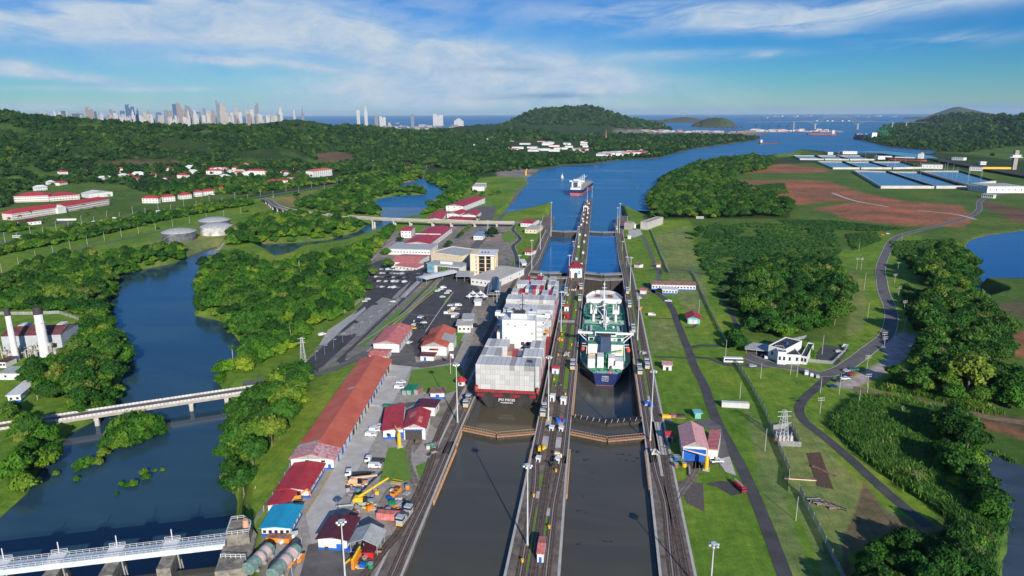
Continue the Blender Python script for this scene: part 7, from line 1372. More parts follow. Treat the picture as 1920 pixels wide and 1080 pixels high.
for i in range(95):
    x = CR.uniform(72, 522); tower(x, CR.uniform(3.5, 8), CR.uniform(213, 225)-3*math.exp(-((x-400)/80)**2), CR.choice('wwwccctg'), CR.choice(['slab', 'slab', 'step', 'twin']), 9000-CR.uniform(0, 500), 'mid height pale block in the dense far skyline', 'mid height blocks of the far skyline')
for i in range(85):
    x = CR.uniform(640, 872); d = CR.uniform(7200, 9200); p = at_d(x, 300, d); w = CR.uniform(25, 70); h = CR.choice([8, 10, 14, 18, 26]); z = SEA+1; t = T('city_block', 'low pale city block in the old coastal district', 'building', (p.x, p.y, z), CR.uniform(-.5, .3), 'low city blocks of the old coastal district'); MB().box(-w/2, w/2, 0, w*.6, -6, h).obj('facade', TM[CR.choice('wctcg')], t); MB().box(-w/2-1, w/2+1, -1, w*.6+1, h, h+1.5).obj('roof', [BROWNR, CONC_P, WHITE][i % 3], t)
RC = random.Random(15)
for i in range(60):      # town between the hill and the canal
    x, y = (RC.uniform(945, 1110), RC.uniform(266, 286)) if i < 36 else (RC.uniform(1112, 1222), RC.uniform(284, 294)); p = Pg(x, y); w = RC.uniform(16, 60); z = gz(p.x, p.y); t = T('town_building', 'pale low building in the waterside town beyond the canal bend', 'building', (p.x, p.y, z), RC.uniform(-.3, .3), 'buildings of the waterside town'); MB().box(-w/2, w/2, 0, w*.4, -4, 7).obj('wall', WHITE, t); q = MB(); q.add([(-w/2-1, -1, 7), (w/2+1, -1, 7), (w/2+1, w*.4+1, 7), (-w/2-1, w*.4+1, 7), (-w/2+3, w*.2, 10), (w/2-3, w*.2, 10)], [(0, 1, 5, 4), (1, 2, 5), (2, 3, 4, 5), (3, 0, 4)]); q.obj('roof', [CONC_P, REDR, WHITE, GREYR, BROWNR][i % 5], t)
for i in range(16):
    x, y = RC.uniform(840, 960), RC.uniform(258, 275); p = Pg(x, y); t = T('hill_house', 'white house among the trees below the wooded hill', 'house', (p.x, p.y, gz(p.x, p.y)), RC.uniform(-.4, .4), 'white houses among the trees'); MB().box(-9, 9, 0, 12, -3, 9).obj('wall', WHITE_C, t); MB().box(-10, 10, -1, 13, 9, 10).obj('roof', WHITE, t)
p = Pd(1113, 241, 6500); t = T('admin_building', 'wide white building with a red roof at the foot of the wooded hill', 'building', (p.x, p.y, p.z), -.1); MB().box(-42, 42, 0, 25, -30, 14).obj('wall', WHITE_C, t); MB().box(-45, 45, -3, 28, 14, 18).obj('roof', REDR, t)
for (px, py, h) in [(1013, 207, 48), (1021, 206, 40), (1045, 204, 52), (1074, 202, 30), (1095, 200, 20)]:
    p = Pd(px, py, 7600); t = T('radio_mast', 'thin radio mast on the crest of the wooded hill', 'mast', (p.x, p.y, p.z-8), 0, 'radio masts on the hill'); MB().tube((0, 0, 0), (0, 0, h+8), 1.3, 4, .7).obj('mast', STEEL, t)
# container port
PCOL = [BOXC['red'], BOXC['grey'], BOXC['blue'], BOXC['grey'], BOXW, BOXW, BOXW, BOXC['brown'], BOXC['brown']]
for i in range(150):
    if i < 90: x, y, = RC.uniform(1145, 1400), 0; d = 6300-(x-1145)*1.6+RC.uniform(-220, 220)
    else: x = RC.uniform(1405, 1545); d = 6600+RC.uniform(-250, 250)
    p = at_d(x, 300, d); t = T('container_stack', 'stack of mixed containers in the distant port', 'container stack', (p.x, p.y, SEA+2), RC.uniform(-.1, .1), 'container stacks in the distant port')
    q = MB(); n = RC.randint(2, 5)
    for k in range(n): q.box(-22, 22, 0, 14, k*3.2, k*3.2+3.1, k % 2)
    q.obj('containers', [RC.choice(PCOL), RC.choice(PCOL)], t)
pier = [Psea(1395, 6200), Psea(1400, 6950), Psea(1580, 6950), Psea(1585, 6450), Psea(1440, 6300)]; MB().prism([tuple(q) for q in pier], SEA-4, SEA+2).obj('quay', CONC, tag(T('quay', 'low grey quay of the distant container port', 'quay')))
CRANEB = mat('crane_blue', (.05, .09, .20), .6); CRANEG = mat('crane_green', (.015, .16, .08), .6)
def gantry(px, d, m, label, s=1.0, rz=0):
    p = at_d(px, 300, d); t = T('port_crane', label, 'port crane', (p.x, p.y, SEA+2), rz, 'port cranes'); q = MB()
    for x in (-10*s, 10*s):
        for y in (-12*s, 12*s): q.tube((x, y, 0), (x, y, 42*s), 1.5*s, 4)
        q.tube((x, -12*s, 20*s), (x, 12*s, 20*s), 1.2*s, 4)
    q.obj('portal', m, t); q = MB(); q.tube((0, -30*s, 42*s), (0, 22*s, 42*s), 2.2*s, 4); q.tube((0, -12*s, 42*s), (0, -8*s, 72*s), 1.6*s, 4); q.tube((0, -8*s, 72*s), (0, 20*s, 44*s), .8*s, 4); q.tube((0, -14*s, 42*s), (0, -44*s, 84*s), 1.5*s, 4); q.box(-5*s, 5*s, 2*s, 12*s, 43*s, 49*s); q.obj('boom', m, t)
for i, (x, d) in enumerate([(1338, 6100), (1350, 6050), (1360, 6000), (1368, 5950), (1377, 5920), (1386, 6300), (1372, 6400), (1412, 6800), (1426, 6800), (1438, 6750), (1455, 6700), (1470, 6700)]): gantry(x, d, CRANEB, 'blue grey ship crane in the distant port left of the big bridge', .9, .3)
for i, (x, d, s) in enumerate([(1643, 4700, 1.15), (1649, 4750, 1.0), (1654, 4650, .8)]): gantry(x, d, CRANEG, ('tallest', 'middle', 'shortest')[i]+' of the green ship cranes on the far right shore', s, 1.2)
for i in range(46):
    x = RC.uniform(1655, 1800); d = RC.uniform(4700, 5300); p = at_d(x, 300, d); t = T('container_stack', 'stack of containers behind the green cranes', 'container stack', (p.x, p.y, gz(p.x, p.y)), RC.uniform(-.2, .2), 'container stacks behind the green cranes'); q = MB()
    for k in range(RC.randint(2, 4)): q.box(-16, 16, 0, 12, k*3, k*3+2.9, k % 2)
    q.obj('containers', [RC.choice(PCOL), RC.choice(PCOL)], t)
for x, w in ((1698, 7), (1709, 7), (1722, 7), (1660, 9)):
    p = at_d(x, 300, 5400); t = T('port_shed', 'white port shed below the far bridge approach', 'shed', (p.x, p.y, gz(p.x, p.y)), .1, 'white port sheds'); MB().box(-w*2, w*2, 0, 20, 0, 12).obj('wall', WHITE_C, t); MB().box(-w*2-1, w*2+1, -1, 21, 12, 13).obj('roof', WHITE, t)
# arched bridge
DB = 7600
def bp(px, py): return at_d(px, py, DB)
ab = T('arch_bridge', 'great steel arch bridge spanning the canal mouth', 'bridge', (0, 0, 0)); q = MB(); zdk = bp(1580, 228).z; zd_ = lambda px: zdk-max(0, abs(px-1575)-60)*.06
deck = [Vector((*bp(px, 228)[:2], zd_(px))) for px in range(1400, 1745, 6)]
for a, b in zip(deck, deck[1:]): q.tube(a, b, 2.2, 4)
q.obj('deck', mat('bridge_deck_steel', (.16, .17, .18), .7), ab)
def archz(px):   # trussed arch: high in the middle, shallow over the side spans
    if 1529 <= px <= 1609: return bp(px, 228-11.5*math.sin(math.pi*(px-1529)/80)**.9).z
    return None
AM = mat('bridge_steel', (.18, .20, .22), .6, var=.1); xs_ = [1500+i*5 for i in range(29)]; q = MB(); up = []; lo = []
for px in xs_:
    dd = (px-1569)/40; u = 228-11.0*max(0, 1-dd*dd)**.75-.3 if abs(dd) < 1 else 228-1.2; l = 228-8.6*max(0, 1-dd*dd)**.8+ (0 if abs(dd) < 1 else 0)
    if abs(dd) >= .72: l = 228+5.5*math.exp(-((abs(dd)-1)/.22)**2)
    up.append(bp(px, u)); lo.append(bp(px, l))
for i in range(len(xs_)-1): q.tube(up[i], up[i+1], 1.8, 4); q.tube(lo[i], lo[i+1], 1.8, 4); q.tube(lo[i], up[i+1] if i % 2 else up[i+1], 1.0, 4)
for i, px in enumerate(xs_): q.tube(lo[i], up[i], 1.0, 4); dk = Vector((up[i].x, up[i].y, zdk)); q.tube(up[i], dk, .8, 4)
q.obj('arch_truss', AM, ab)
for px in (1529, 1609, 1489, 1674, 1700): a = bp(px, 228); MB().tube((a.x, a.y, SEA-3), (a.x, a.y, (bp(px, 231.5 if px in (1529, 1609) else 228).z)), 11 if px in (1529, 1609) else 7, 6, 7 if px in (1529, 1609) else 5).obj('pier', CONC, ab)
for k, px in enumerate((1532, 1552, 1561, 1580, 1592)):
    c = bp(px, 227.2); t = T('lorry', 'white lorry on the great arch bridge', 'lorry', (c.x, c.y, c.z), 0, 'lorries on the arch bridge'); MB().box(-8, 4, -2, 2, 0, 7).obj('box', WHITE_C, t); MB().box(4.5, 8, -2, 2, 0, 5).obj('cab', WHITE_C, t)
# ships at anchor
for i, (px, py, L, m) in enumerate([(1449, 218.5, 260, HRED), (1461, 219, 330, HRED), (1434, 222, 200, HBLACK), (1490, 218.5, 300, HRED), (1515, 218.5, 300, HRED), (1492, 219.5, 160, WHITE_C), (1155, 221, 180, WHITE), (1330, 217.6, 320, HRED), (1185, 222.5, 220, WHITE), (1625, 220, 200, HRED), (1677, 219, 150, WHITE), (1278, 218.6, 260, HRED), (744, 231.5, 90, WHITE), (1647, 217.9, 250, WHITE), (1605, 218, 220, HRED)]):
    p = P(px, py, SEA); t = T('anchored_ship', 'distant ship at anchor on the sea horizon, number %d from the first' % (i+1), 'ship', (p.x, p.y, SEA), 1.35+.2*math.sin(i), 'ships at anchor'); q = MB(); q.prism([(-L*.07, -L/2), (L*.07, -L/2), (L*.07, L*.38), (0, L/2), (-L*.07, L*.38)], -2, L*.05); q.obj('hull', m, t); q = MB(); q.box(-L*.06, L*.06, -L*.46, -L*.34, L*.05, L*.15); q.obj('deckhouse', WHITE_C, t)
def small_ship(px, py, d, L, heading, label, m, boxes=0, up=1.0):
    p = at_d(px, 300, d); t = T('ship', label, 'ship', (p.x, p.y, SEA), heading); q = MB(); hull('hull', L, L*.15, L*.05*up, -4, L*.012, [m, HRED, GREYDK], t)
    q = MB(); q.box(-L*.06, L*.06, L*.05, L*.13, L*.05*up, L*.05*up+L*.12); q.obj('deckhouse', WHITE_C, t)
    for k in range(boxes): MB().box(-L*.065, L*.065, L*(.16+.1*k), L*(.25+.1*k), L*.05*up, L*.05*up+L*RC.uniform(.05, .09)).obj('cargo', RC.choice(PCOL), t)
small_ship(1562, 238, 5600, 200, 1.25, 'dark tanker moored in the canal mouth below the arch bridge', HRED); small_ship(1636, 250, 4550, 240, .15, 'red and white container ship berthed under the green cranes', HRED, 7, 1.3); small_ship(1420, 261, 3900, 120, -1.3, 'small dark ship off the near port pier', HBLACK); small_ship(1480, 246, 6300, 110, -1.3, 'small ship moored along the distant quay', HBLACK, 4)
for (px, py, m, lab) in [(1116, 313, REDP, 'red channel buoy in the canal'), (1194, 353, GREENP, 'green channel buoy in the canal'), (1054, 335, WHITE_C, 'white channel marker on a round base beside the departing ship'), (1540, 250, REDP, 'small far red buoy near the port pier')]:
    p = P(px, py, SEA); t = T('buoy', lab, 'buoy', (p.x, p.y, SEA)); k = 2.0 if m is WHITE_C else 1; MB().cyl((0, 0, -1), 2.2*k, 2*k, 10).obj('float', CONC if m is WHITE_C else m, t); MB().lathe((0, 0, 2*k-1), [(1.6*k, 0), (1.4*k, 1.6*k), (.3*k, 3.4*k), (.3*k, 5*k)], 8).obj('beacon', m, t)
p = Pg(986, 329); t = T('port_jib', 'yellow jib crane on the far left wharf', 'crane', (p.x, p.y, gz(p.x, p.y))); q = MB(); q.cyl((0, 0, 0), 2.2, 12, 8, 1.4); q.tube((0, 0, 10), (3, 0, 17), 1, 5); q.obj('mast', YEL, t)
p = Pg(1136, 262); t = T('lattice_mast', 'tall red and white lattice mast by the canal bend', 'mast', (p.x, p.y, p.z)); MB().lathe((0, 0, 0), [(4, 0), (1.2, 60)], 4).obj('lattice', REDF, t)
# ---------------------------------------------------------------- third lock lane and its saving basins
BASW = water_mat('basin_water', (.010, .06, .15), .08, .2, .12, .02, murk=(.012, .075, .18), spec=.3)
rows = [([(1600, 320), (1662, 320), (1655, 349), (1753, 349)], [(1600, 319.5), (1716, 322), (1797, 322), (1805, 349), (1686, 349)])]
def basin(q4, label):
    a = [P(*q, -8) for q in q4]; c = sum(a, Vector())/4; t = T('water_basin', label, 'basin', (c.x, c.y, -8), 0, 'water saving basins of the third lock lane'); pts = [(v.x-c.x, v.y-c.y) for v in a]
    q = MB(); n = 4; inn = [(x*.955, y*.93) for x, y in pts]; bot = [(x*.90, y*.86) for x, y in pts]
    for i in range(4):
        j = (i+1) % 4; q.add([(*pts[i], .1), (*pts[j], .1), (*inn[j], .1), (*inn[i], .1)], [(0, 1, 2, 3)]); q.add([(*inn[i], .1), (*inn[j], .1), (*bot[j], -4), (*bot[i], -4)], [(0, 1, 2, 3)]); q.add([(*pts[i], .1), (*pts[j], .1), (*pts[j], -9), (*pts[i], -9)], [(3, 2, 1, 0)])
    o = q.obj('basin_wall', mat('basin_concrete', (.50, .47, .42), .8, var=.12, scale=.05), t)
    for f in o.data.polygons:
        if f.normal.z < -.05: pass
    w = MB(); w.add([(x*.945, y*.915, -1.6) for x, y in pts], [(0, 1, 2, 3)]); w = w.obj('water', BASW, t)
    if w.data.polygons[0].normal.z < 0: w.data.flip_normals()
    m_ = MB(); m_.add([(*pts[1], .2), (*pts[2], .2), (*[v for v in (pts[2][0]-6, pts[2][1])], .2), (pts[1][0]-6, pts[1][1], .2), (*pts[1], -2), (*pts[2], -2), (pts[2][0]-6, pts[2][1], -2), (pts[1][0]-6, pts[1][1], -2)], [(0, 1, 2, 3), (3, 2, 1, 0), (2, 3, 7, 6), (6, 7, 3, 2), (0, 1, 5, 4), (4, 5, 1, 0)]); m_.obj('divider', DARKM, t)
BAS = [([(1652, 349), (1752, 349), (1664, 321), (1600, 319)], 'nearest row, left'), ([(1756, 349), (1812, 349), (1722, 322), (1666, 321)], 'nearest row, middle'), ([(1816, 346), (1868, 339), (1800, 320), (1724, 320)], 'nearest row, right'),
       ([(1562, 314), (1612, 314), (1582, 303), (1532, 302)], 'middle row, left'), ([(1615, 314), (1672, 314), (1632, 303), (1584, 303)], 'middle row, middle'), ([(1675, 314), (1728, 313), (1690, 303), (1634, 303)], 'middle row, right'),
       ([(1500, 297), (1545, 297.5), (1530, 291.5), (1487, 291)], 'far row, left'), ([(1547, 297.5), (1592, 298), (1570, 291.5), (1532, 291.5)], 'far row, middle'), ([(1594, 298), (1640, 298), (1615, 291.5), (1572, 291.5)], 'far row, right')]
for q4, lab in BAS: basin(q4, 'sunken rectangular water basin of the third lanes, '+lab)
for (a, b, dep, h, rm_, lab) in [((1814, 357), (1850, 362), 60, 11, WHITE, 'big white machinery hall left half beside the nearest basin'), ((1850, 362), (1920, 362), 60, 13, GREYR, 'big white machinery hall right half at the edge'), ((1728, 316), (1767, 317), 30, 11, GREYR, 'white valve house right of the middle basins'), ((1646, 299), (1672, 299), 30, 11, GREYR, 'white valve house right of the far basins'), ((1580, 289), (1607, 289), 30, 10, WHITE, 'white valve house above the far basins'), ((1817, 320), (1841, 321), 20, 9, WHITE, 'white block above the big machinery hall'), ((1688, 302), (1706, 302), 20, 8, WHITE, 'small white lock building right of the valve houses'), ((1784, 300), (1806, 301), 25, 9, GREYR, 'grey roofed building beyond the third lane'), ((1552, 290), (1562, 290), 15, 9, WHITE, 'small white hut left of the valve houses'), ((1838, 309), (1849, 309), 12, 9, WHITE, 'white cabin beside the third lane'), ((1840, 370), (1862, 372), 10, 6, WHITE, 'small white gate office in front of the machinery hall')]:
    bld('lock_building', lab, a, b, None, h, 'flat', roofm=rm_, depth=dep, wall=WHITE_C, win=(6, 2), wsz=(1.6, 3.0))
p = Pg(1900, 318); t = T('control_tower', 'concrete control tower with a wide white cabin at the right edge', 'control tower', (p.x, p.y, gz(p.x, p.y))); q = MB(); q.box(-5, 5, -5, 5, 0, 52); q.obj('shaft', CONC, t); q = MB(); q.box(-17, 15, -8, 8, 33, 34.5); q.box(-10, 10, -7, 7, 34.5, 39); q.box(-12, 12, -8, 8, 39, 40); q.obj('cabin', WHITE_C, t)
ch = [P(*q, -8) for q in ((1760, 297), (1905, 322), (1960, 330), (2050, 345), (2050, 352), (1905, 328), (1765, 303), (1748, 298))]; o = MB().add([tuple(v+Vector((0, 0, .3))) for v in ch], [tuple(range(8))]).obj('lock_chamber', mat('dark_lock_wall', (.04, .035, .03), .8, var=.3)); tag(o, kind='structure')
ch = [P(*q, -8) for q in ((1600, 284), (1640, 286), (1720, 297), (1760, 297), (1745, 292), (1660, 283))]; o = MB().add([tuple(v+Vector((0, 0, .3))) for v in ch], [tuple(range(6))]).obj('water', BASW); tag(o, kind='structure'); o.data.flip_normals() if o.data.polygons[0].normal.z < 0 else None
p = P(1722, 300, -8); t = T('tanker', 'small tanker with a pale deckhouse in the third lock lane', 'ship', (p.x+20, p.y-10, -8), 1.0); hull('hull', 120, 24, 5, -6, 1, [HBLACK, HRED, GREYDK], t); q = MB(); q.box(-10, 10, 10, 24, 5, 20); q.box(-5, 5, 26, 90, 5, 8); q.obj('deckhouse', WHITE_C, t); MB().box(-4, 4, 12, 18, 20, 24).obj('funnel', YEL, t)
t = T('gate_beam', 'long yellow gate structure beside the third lane', 'gate', tuple(P(1843, 317, -8))); MB().box(0, 70, 0, 14, 0, 5).obj('beam', YEL, t)
# ---------------------------------------------------------------- poles, pylons, fences
def pole(px, py, top, label, grp, r=.16, arms=0, h=None, m=None):
    p = Pg(px, py); z = gz(p.x, p.y); h = h or max(3, Pd(px, top, math.hypot(p.x, p.y)).z-z); t = T('pole' if not arms else 'power_pole', label, 'pole', (p.x, p.y, z), .3, grp); MB().tube((0, 0, 0), (0, 0, h), r, 6, r*.7).obj('shaft', m or CONC_P, t)
    if arms:
        q = MB()
        for k in range(arms): q.tube((-1.8, 0, h-.5-1.2*k), (1.8, 0, h-.5-1.2*k), .13, 4); [q.cyl((x, 0, h-.4-1.2*k), .12, .45, 5) for x in (-1.6, -.6, .6, 1.6)]
        q.obj('crossarm', CONC_P, t)
    elif 'highway' in label or 'car park' in label or 'lock lane' in label: q = MB(); q.tube((0, 0, h-.1), (1.2, 0, h+.2), .09, 4); q.cb((1.5, 0, h+.15), .8, .3, .18); q.obj('lamp', GALV, t)
    return t
for i, (a, b, c, ar) in enumerate([(1538, 737, 708, 0), (1626, 725, 700, 2), (1624, 701, 665, 2), (1657, 655, 630, 2), (1689, 725, 693, 1), (1657, 641, 622, 2), (1694, 623, 597, 2), (1694, 588, 563, 2), (1684, 558, 537, 2), (1677, 531, 513, 2), (1683, 508, 492, 1), (1626, 601, 568, 0), (1620, 543, 511, 0), (1606, 506, 483, 2), (1614, 507, 483, 2), (1610, 472, 452, 0), (1690, 456, 437, 0), (1537, 776, 744, 2), (1610, 760, 730, 0), (1625, 745, 718, 0), (1705, 673, 650, 0), (1742, 698, 670, 0), (1573, 740, 700, 0), (1482, 703, 672, 0), (1494, 706, 670, 0), (1541, 665, 628, 0), (1434, 846, 803, 0), (1387, 748, 716, 0), (1492, 976, 930, 0), (1310, 590, 562, 0), (1360, 671, 637, 0), (1426, 710, 680, 0), (1740, 793, 755, 0), (1690, 783, 760, 0)]):
    pole(a, b, c, 'concrete %s in the fields right of the locks' % ('power pole with crossarms' if ar else 'lamp pole'), 'poles in the right fields', arms=ar)
LP_ = [(-4+i*0, 0) for i in ()]
for i in range(34):
    f = i/33; x = 10+790*f; y = np.interp(x, [0, 60, 150, 250, 330, 470, 600, 760, 800], [462, 446, 426, 407, 394, 374, 354, 324, 315]); s = 1 if i % 2 else -1; pole(x, y+s*3.5, 0, 'pale street lamp along the highway on the left', 'street lamps along the highway', r=.24, h=13)
for i in range(15):
    x = 4+i*32; y = np.interp(x, [0, 60, 130, 190, 310, 480], [516, 492, 468, 452, 428, 395]); pole(x, y, 0, 'pale line pole along the railway on the left', 'line poles along the railway', r=.2, h=11)
for i in range(11): a = 590+i*17; pole(a+2, 676-i*11.2, 0, 'pale lamp pole on the kerb of the visitor car park', 'lamp poles of the visitor car park', r=.08, h=6, m=STEEL)
for i in range(26):
    x = 1560+RC.uniform(0, 300); y = 288+(x-1560)*.16+RC.uniform(-4, 18); pole(x, y, 0, 'tall lamp pole around the third lock lane', 'lamp poles of the third lock lane', r=.3, h=26)
def lattice(px, py, top, label, base_w, kind='pylon'):
    p = Pg(px, py); z = gz(p.x, p.y); h = Pd(px, top, math.hypot(p.x, p.y)).z-z; t = T(kind, label, 'pylon', (p.x, p.y, z), .2); q = MB(); n = 9
    def c(k, i): f = k/n; w = base_w*(1-f*.72)/2; return Vector(((-1, 1, 1, -1)[i]*w, (-1, -1, 1, 1)[i]*w, h*f))
    for k in range(n):
        for i in range(4): q.tube(c(k, i), c(k+1, i), .11, 4); q.tube(c(k, i), c(k+1, (i+1) % 4), .05, 4); q.tube(c(k+1, i), c(k+1, (i+1) % 4), .05, 4)
    q.obj('lattice', GALV, t); q = MB()
    for zz in (h*.8, h*.95): q.tube((-base_w*.7, 0, zz), (base_w*.7, 0, zz), .14, 4)
    q.obj('crossarm', GALV, t); return t
lattice(1466, 826, 768, 'lattice pylon standing in a fenced substation yard', 4.4); lattice(569, 681, 632, 'white lattice mast on the round traffic island', 3.2); lattice(915, 446, 412, 'red and white lattice mast behind the visitor centre', 3.5).children[0].data.materials[0] = REDF
patch('paving', [(1449, 806), (1482, 800), (1501, 838), (1458, 836)], mat('gravel_bed'), .1); patch('earth_floor', [(1512, 850), (1538, 848), (1563, 918), (1532, 912)], mat('oily_earth'), .1)
t = T('transformer', 'orange based transformer bank at the foot of the pylon', 'transformer', tuple(Pg(1468, 826))); q = MB(); 
for i in range(5): q.cb((i*1.6-3, 0, 1.4), 1, 1.6, 2.4); q.tube((i*1.6-3, 0, 2.6), (i*1.6-3, 0, 4.2), .15, 5)
q.obj('transformers', GALV, t); MB().box(-4.5, 4.5, -2, 2, 0, .3).obj('base', ORG, t)
WIRE = mat('chain_link', (.30, .31, .31), .6, var=.1)
def fence(label, px, h=2.4, m=None, step=3, off=0, sl=9):
    pts = [Pg(*q) for q in px]; t = T('fence', label, 'fence', (0, 0, 0)); L = [Vector((p.x, p.y)) for p in pts]; pn = MB(); ps = MB(); R = []
    for a, b in zip(L, L[1:]):
        n = max(1, int((b-a).length/step)); R += [a.lerp(b, i/n) for i in range(n)]
    R.append(L[-1]); X = np.array([[r.x for r in R]]); Y = np.array([[r.y for r in R]]); Z = land(X, Y)[0][0]
    for i in range(len(R)-1):
        a, b = Vector((*R[i], Z[i])), Vector((*R[i+1], Z[i+1]))
        for k in range(sl):
            z = h*(k+.5)/sl; dz = h/sl*.36; pn.add([(a.x, a.y, a.z+z-dz), (b.x, b.y, b.z+z-dz), (b.x, b.y, b.z+z+dz), (a.x, a.y, a.z+z+dz)], [(0, 1, 2, 3)])
        if i % 2 == 0: ps.tube(a-Vector((0, 0, .2)), a+Vector((0, 0, h+.3)), .09, 5)
    pn.obj('panel', m or WIRE, t); ps.obj('posts', GALV, t); return t
fence('long grey fence across the grass from the substation to the field corner', [(1376, 678), (1400, 712), (1432, 770), (1456, 830), (1480, 886), (1477, 922)], 2.8); fence('grey fence running down to the bottom edge right of the lawn road', [(1498, 922), (1530, 985), (1560, 1045), (1590, 1110)], 2.8); fence('grey fence down the slope beside the lower lawns', [(1298, 512), (1320, 560), (1340, 602), (1362, 645)], 2.6); fence('grey fence beside the path near the far right lock gate', [(1220, 432), (1232, 462), (1246, 494), (1254, 512)], 2.6)
fence('chain link fence around the pylon yard', [(1450, 806), (1484, 800), (1502, 838), (1458, 836)], 2.4); fence('pale fence around the office car park', [(1508, 678), (1560, 683), (1584, 660), (1590, 648)], 2.0); fence('green railings of the garden behind the modern office', [(1484, 640), (1512, 634), (1518, 640)], 2)
fence('white fence beside the blue roofed hut along the grass slope', [(455, 1012), (475, 985), (495, 960), (512, 935), (530, 905), (548, 872)], 2.4); fence('chain link fence on the right side of the boat yard', [(566, 1022), (562, 1050), (548, 1080), (540, 1100)], 2.6); fence('fence along the edge of the big grove beside the car park', [(575, 612), (605, 600), (640, 590), (668, 572), (684, 556), (682, 528), (688, 512)], 2.4); fence('fence between the river trees and the halls', [(690, 498), (716, 470), (745, 450), (760, 432)], 2.4); fence('low wall with railings along the water by the tanks', [(372, 466), (400, 462), (424, 456)], 2.4); fence('low retaining wall at the foot of the grass slope', [(437, 992), (446, 960), (456, 926), (480, 915)], 1.2, CONC_P)
fence('fence behind the chimney plant lawn', [(0, 590), (60, 590), (110, 588), (148, 600)], 2.4)
# ---------------------------------------------------------------- vehicles
TYRE = mat('tyre', (.018, .018, .018), .9); VGL = mat('car_glass', (.015, .02, .025), .12, spec=.8)
VC = {c: mat(c+'_car_paint', v, .3, var=.04, spec=.6) for c, v in dict(white=(.66, .66, .66), black=(.02, .02, .022), grey=(.16, .16, .17), silver=(.42, .43, .44), yellow=(.68, .42, .02), red=(.35, .015, .02), navy=(.015, .03, .10), teal=(.03, .14, .16), orange=(.75, .18, .02)).items()}
def extr(prof, w, mb=None):
    mb = mb or MB(); n = len(prof); mb.add([(x, -w/2, z) for x, z in prof]+[(x, w/2, z) for x, z in prof], [tuple(range(n)), tuple(range(n, 2*n))[::-1]]+[(i, n+i, n+(i+1) % n, (i+1) % n) for i in range(n)]); return mb
WHL = {}
def wheel(r):
    if r not in WHL: mb = MB(); mb.tube((0, -.13, 0), (0, .13, 0), r, 12); mb.tube((0, -.15, 0), (0, .15, 0), r*.5, 8, mi=1); WHL[r] = mb.mesh('wheel', TYRE, SILVER)
    return WHL[r]
VP = dict(
 car=(extr([(-2.2, .35), (2.2, .35), (2.25, .75), (1.3, .95), (.6, 1.45), (-1.0, 1.45), (-1.9, .95), (-2.25, .9)], 1.75), extr([(1.15, .97), (.62, 1.38), (-1.0, 1.38), (-1.75, .97)], 1.79), .33, 1.35, .8, 'car'),
 van=(extr([(-2.6, .4), (2.6, .4), (2.65, 1.0), (2.1, 1.25), (1.5, 2.0), (-2.5, 2.05), (-2.65, 1.2)], 1.95), extr([(2.0, 1.28), (1.48, 1.85), (.2, 1.85), (.2, 1.28)], 1.99), .36, 1.6, .9, 'van'),
 pickup=(extr([(-2.7, .5), (2.7, .5), (2.7, 1.0), (1.5, 1.15), (.9, 1.75), (-.5, 1.75), (-.7, 1.1), (-2.7, 1.1)], 1.9), extr([(1.4, 1.17), (.85, 1.66), (-.45, 1.66), (-.62, 1.17)], 1.94), .4, 1.7, .9, 'pickup truck'),
 bus=(extr([(-5.5, .5), (5.5, .5), (5.5, 2.6), (5.2, 3.1), (-5.4, 3.1)], 2.5), extr([(5.52, 1.5), (5.52, 2.5), (-5.0, 2.5), (-5.0, 1.5)], 2.54), .48, 3.6, 1.1, 'bus'))
VMESH = {}
def vehicle(kind, col, px, py, ang, label, grp=None):
    bm_, gm, r, wb, tr, cat = VP[kind]; key = (kind, col)
    if key not in VMESH: VMESH[key] = (bm_.mesh('body', VC[col]), gm.mesh('windows', VGL))
    p = Pg(px, py); z = gz(p.x, p.y)+.14; t = T({'car': 'parked_car', 'van': 'van', 'pickup': 'pickup_truck', 'bus': 'bus'}[kind], label, cat, (p.x, p.y, z), ang, grp)
    inst('body', VMESH[key][0], t); inst('windows', VMESH[key][1], t)
    for sx in (-wb, wb):
        for sy in (-tr, tr): inst('wheel', wheel(r), t, (sx, sy, r))
    return t
VR = random.Random(12)
def lot(rows, where, ang, cols='www wsggbbr', skip=.15):
    for (x0, y0, x1, y1, n) in rows:
        for i in range(n):
            if VR.random() < skip: continue
            f = (i+.5)/n; c = {'w': 'white', ' ': 'white', 's': 'silver', 'g': 'grey', 'b': 'black', 'r': 'red'}[VR.choice(cols)]; k = VR.choice(['car', 'car', 'car', 'van'])
            vehicle(k, c, x0+(x1-x0)*f, y0+(y1-y0)*f, ang+VR.uniform(-.05, .05), '%s %s parked %s' % (c, VP[k][5], where), c+' cars '+where)
aA = math.radians(62)
lot([(712, 506, 768, 508, 9)], 'in the back row of the visitor car park', aA, 'wwwws', .1)
lot([(706, 513, 770, 515, 10), (702, 520, 768, 522, 10), (700, 528, 762, 530, 9)], 'in the dense middle rows of the visitor car park', aA, 'bbbgwsb', .12)
lot([(698, 538, 750, 541, 7)], 'in the front row of the visitor car park', aA, 'wwgs', .25)
lot([(786, 596, 800, 598, 3), (779, 603, 797, 607, 4), (775, 610, 795, 613, 4)], 'behind the faded red warehouse', 0.2, 'wwwwb', .05)
lot([(842, 574, 862, 574, 4), (840, 581, 860, 581, 4), (836, 589, 858, 590, 4), (850, 596, 860, 596, 2)], 'in the small lot by the guard houses', 0.25, 'wwwwgb', .1)
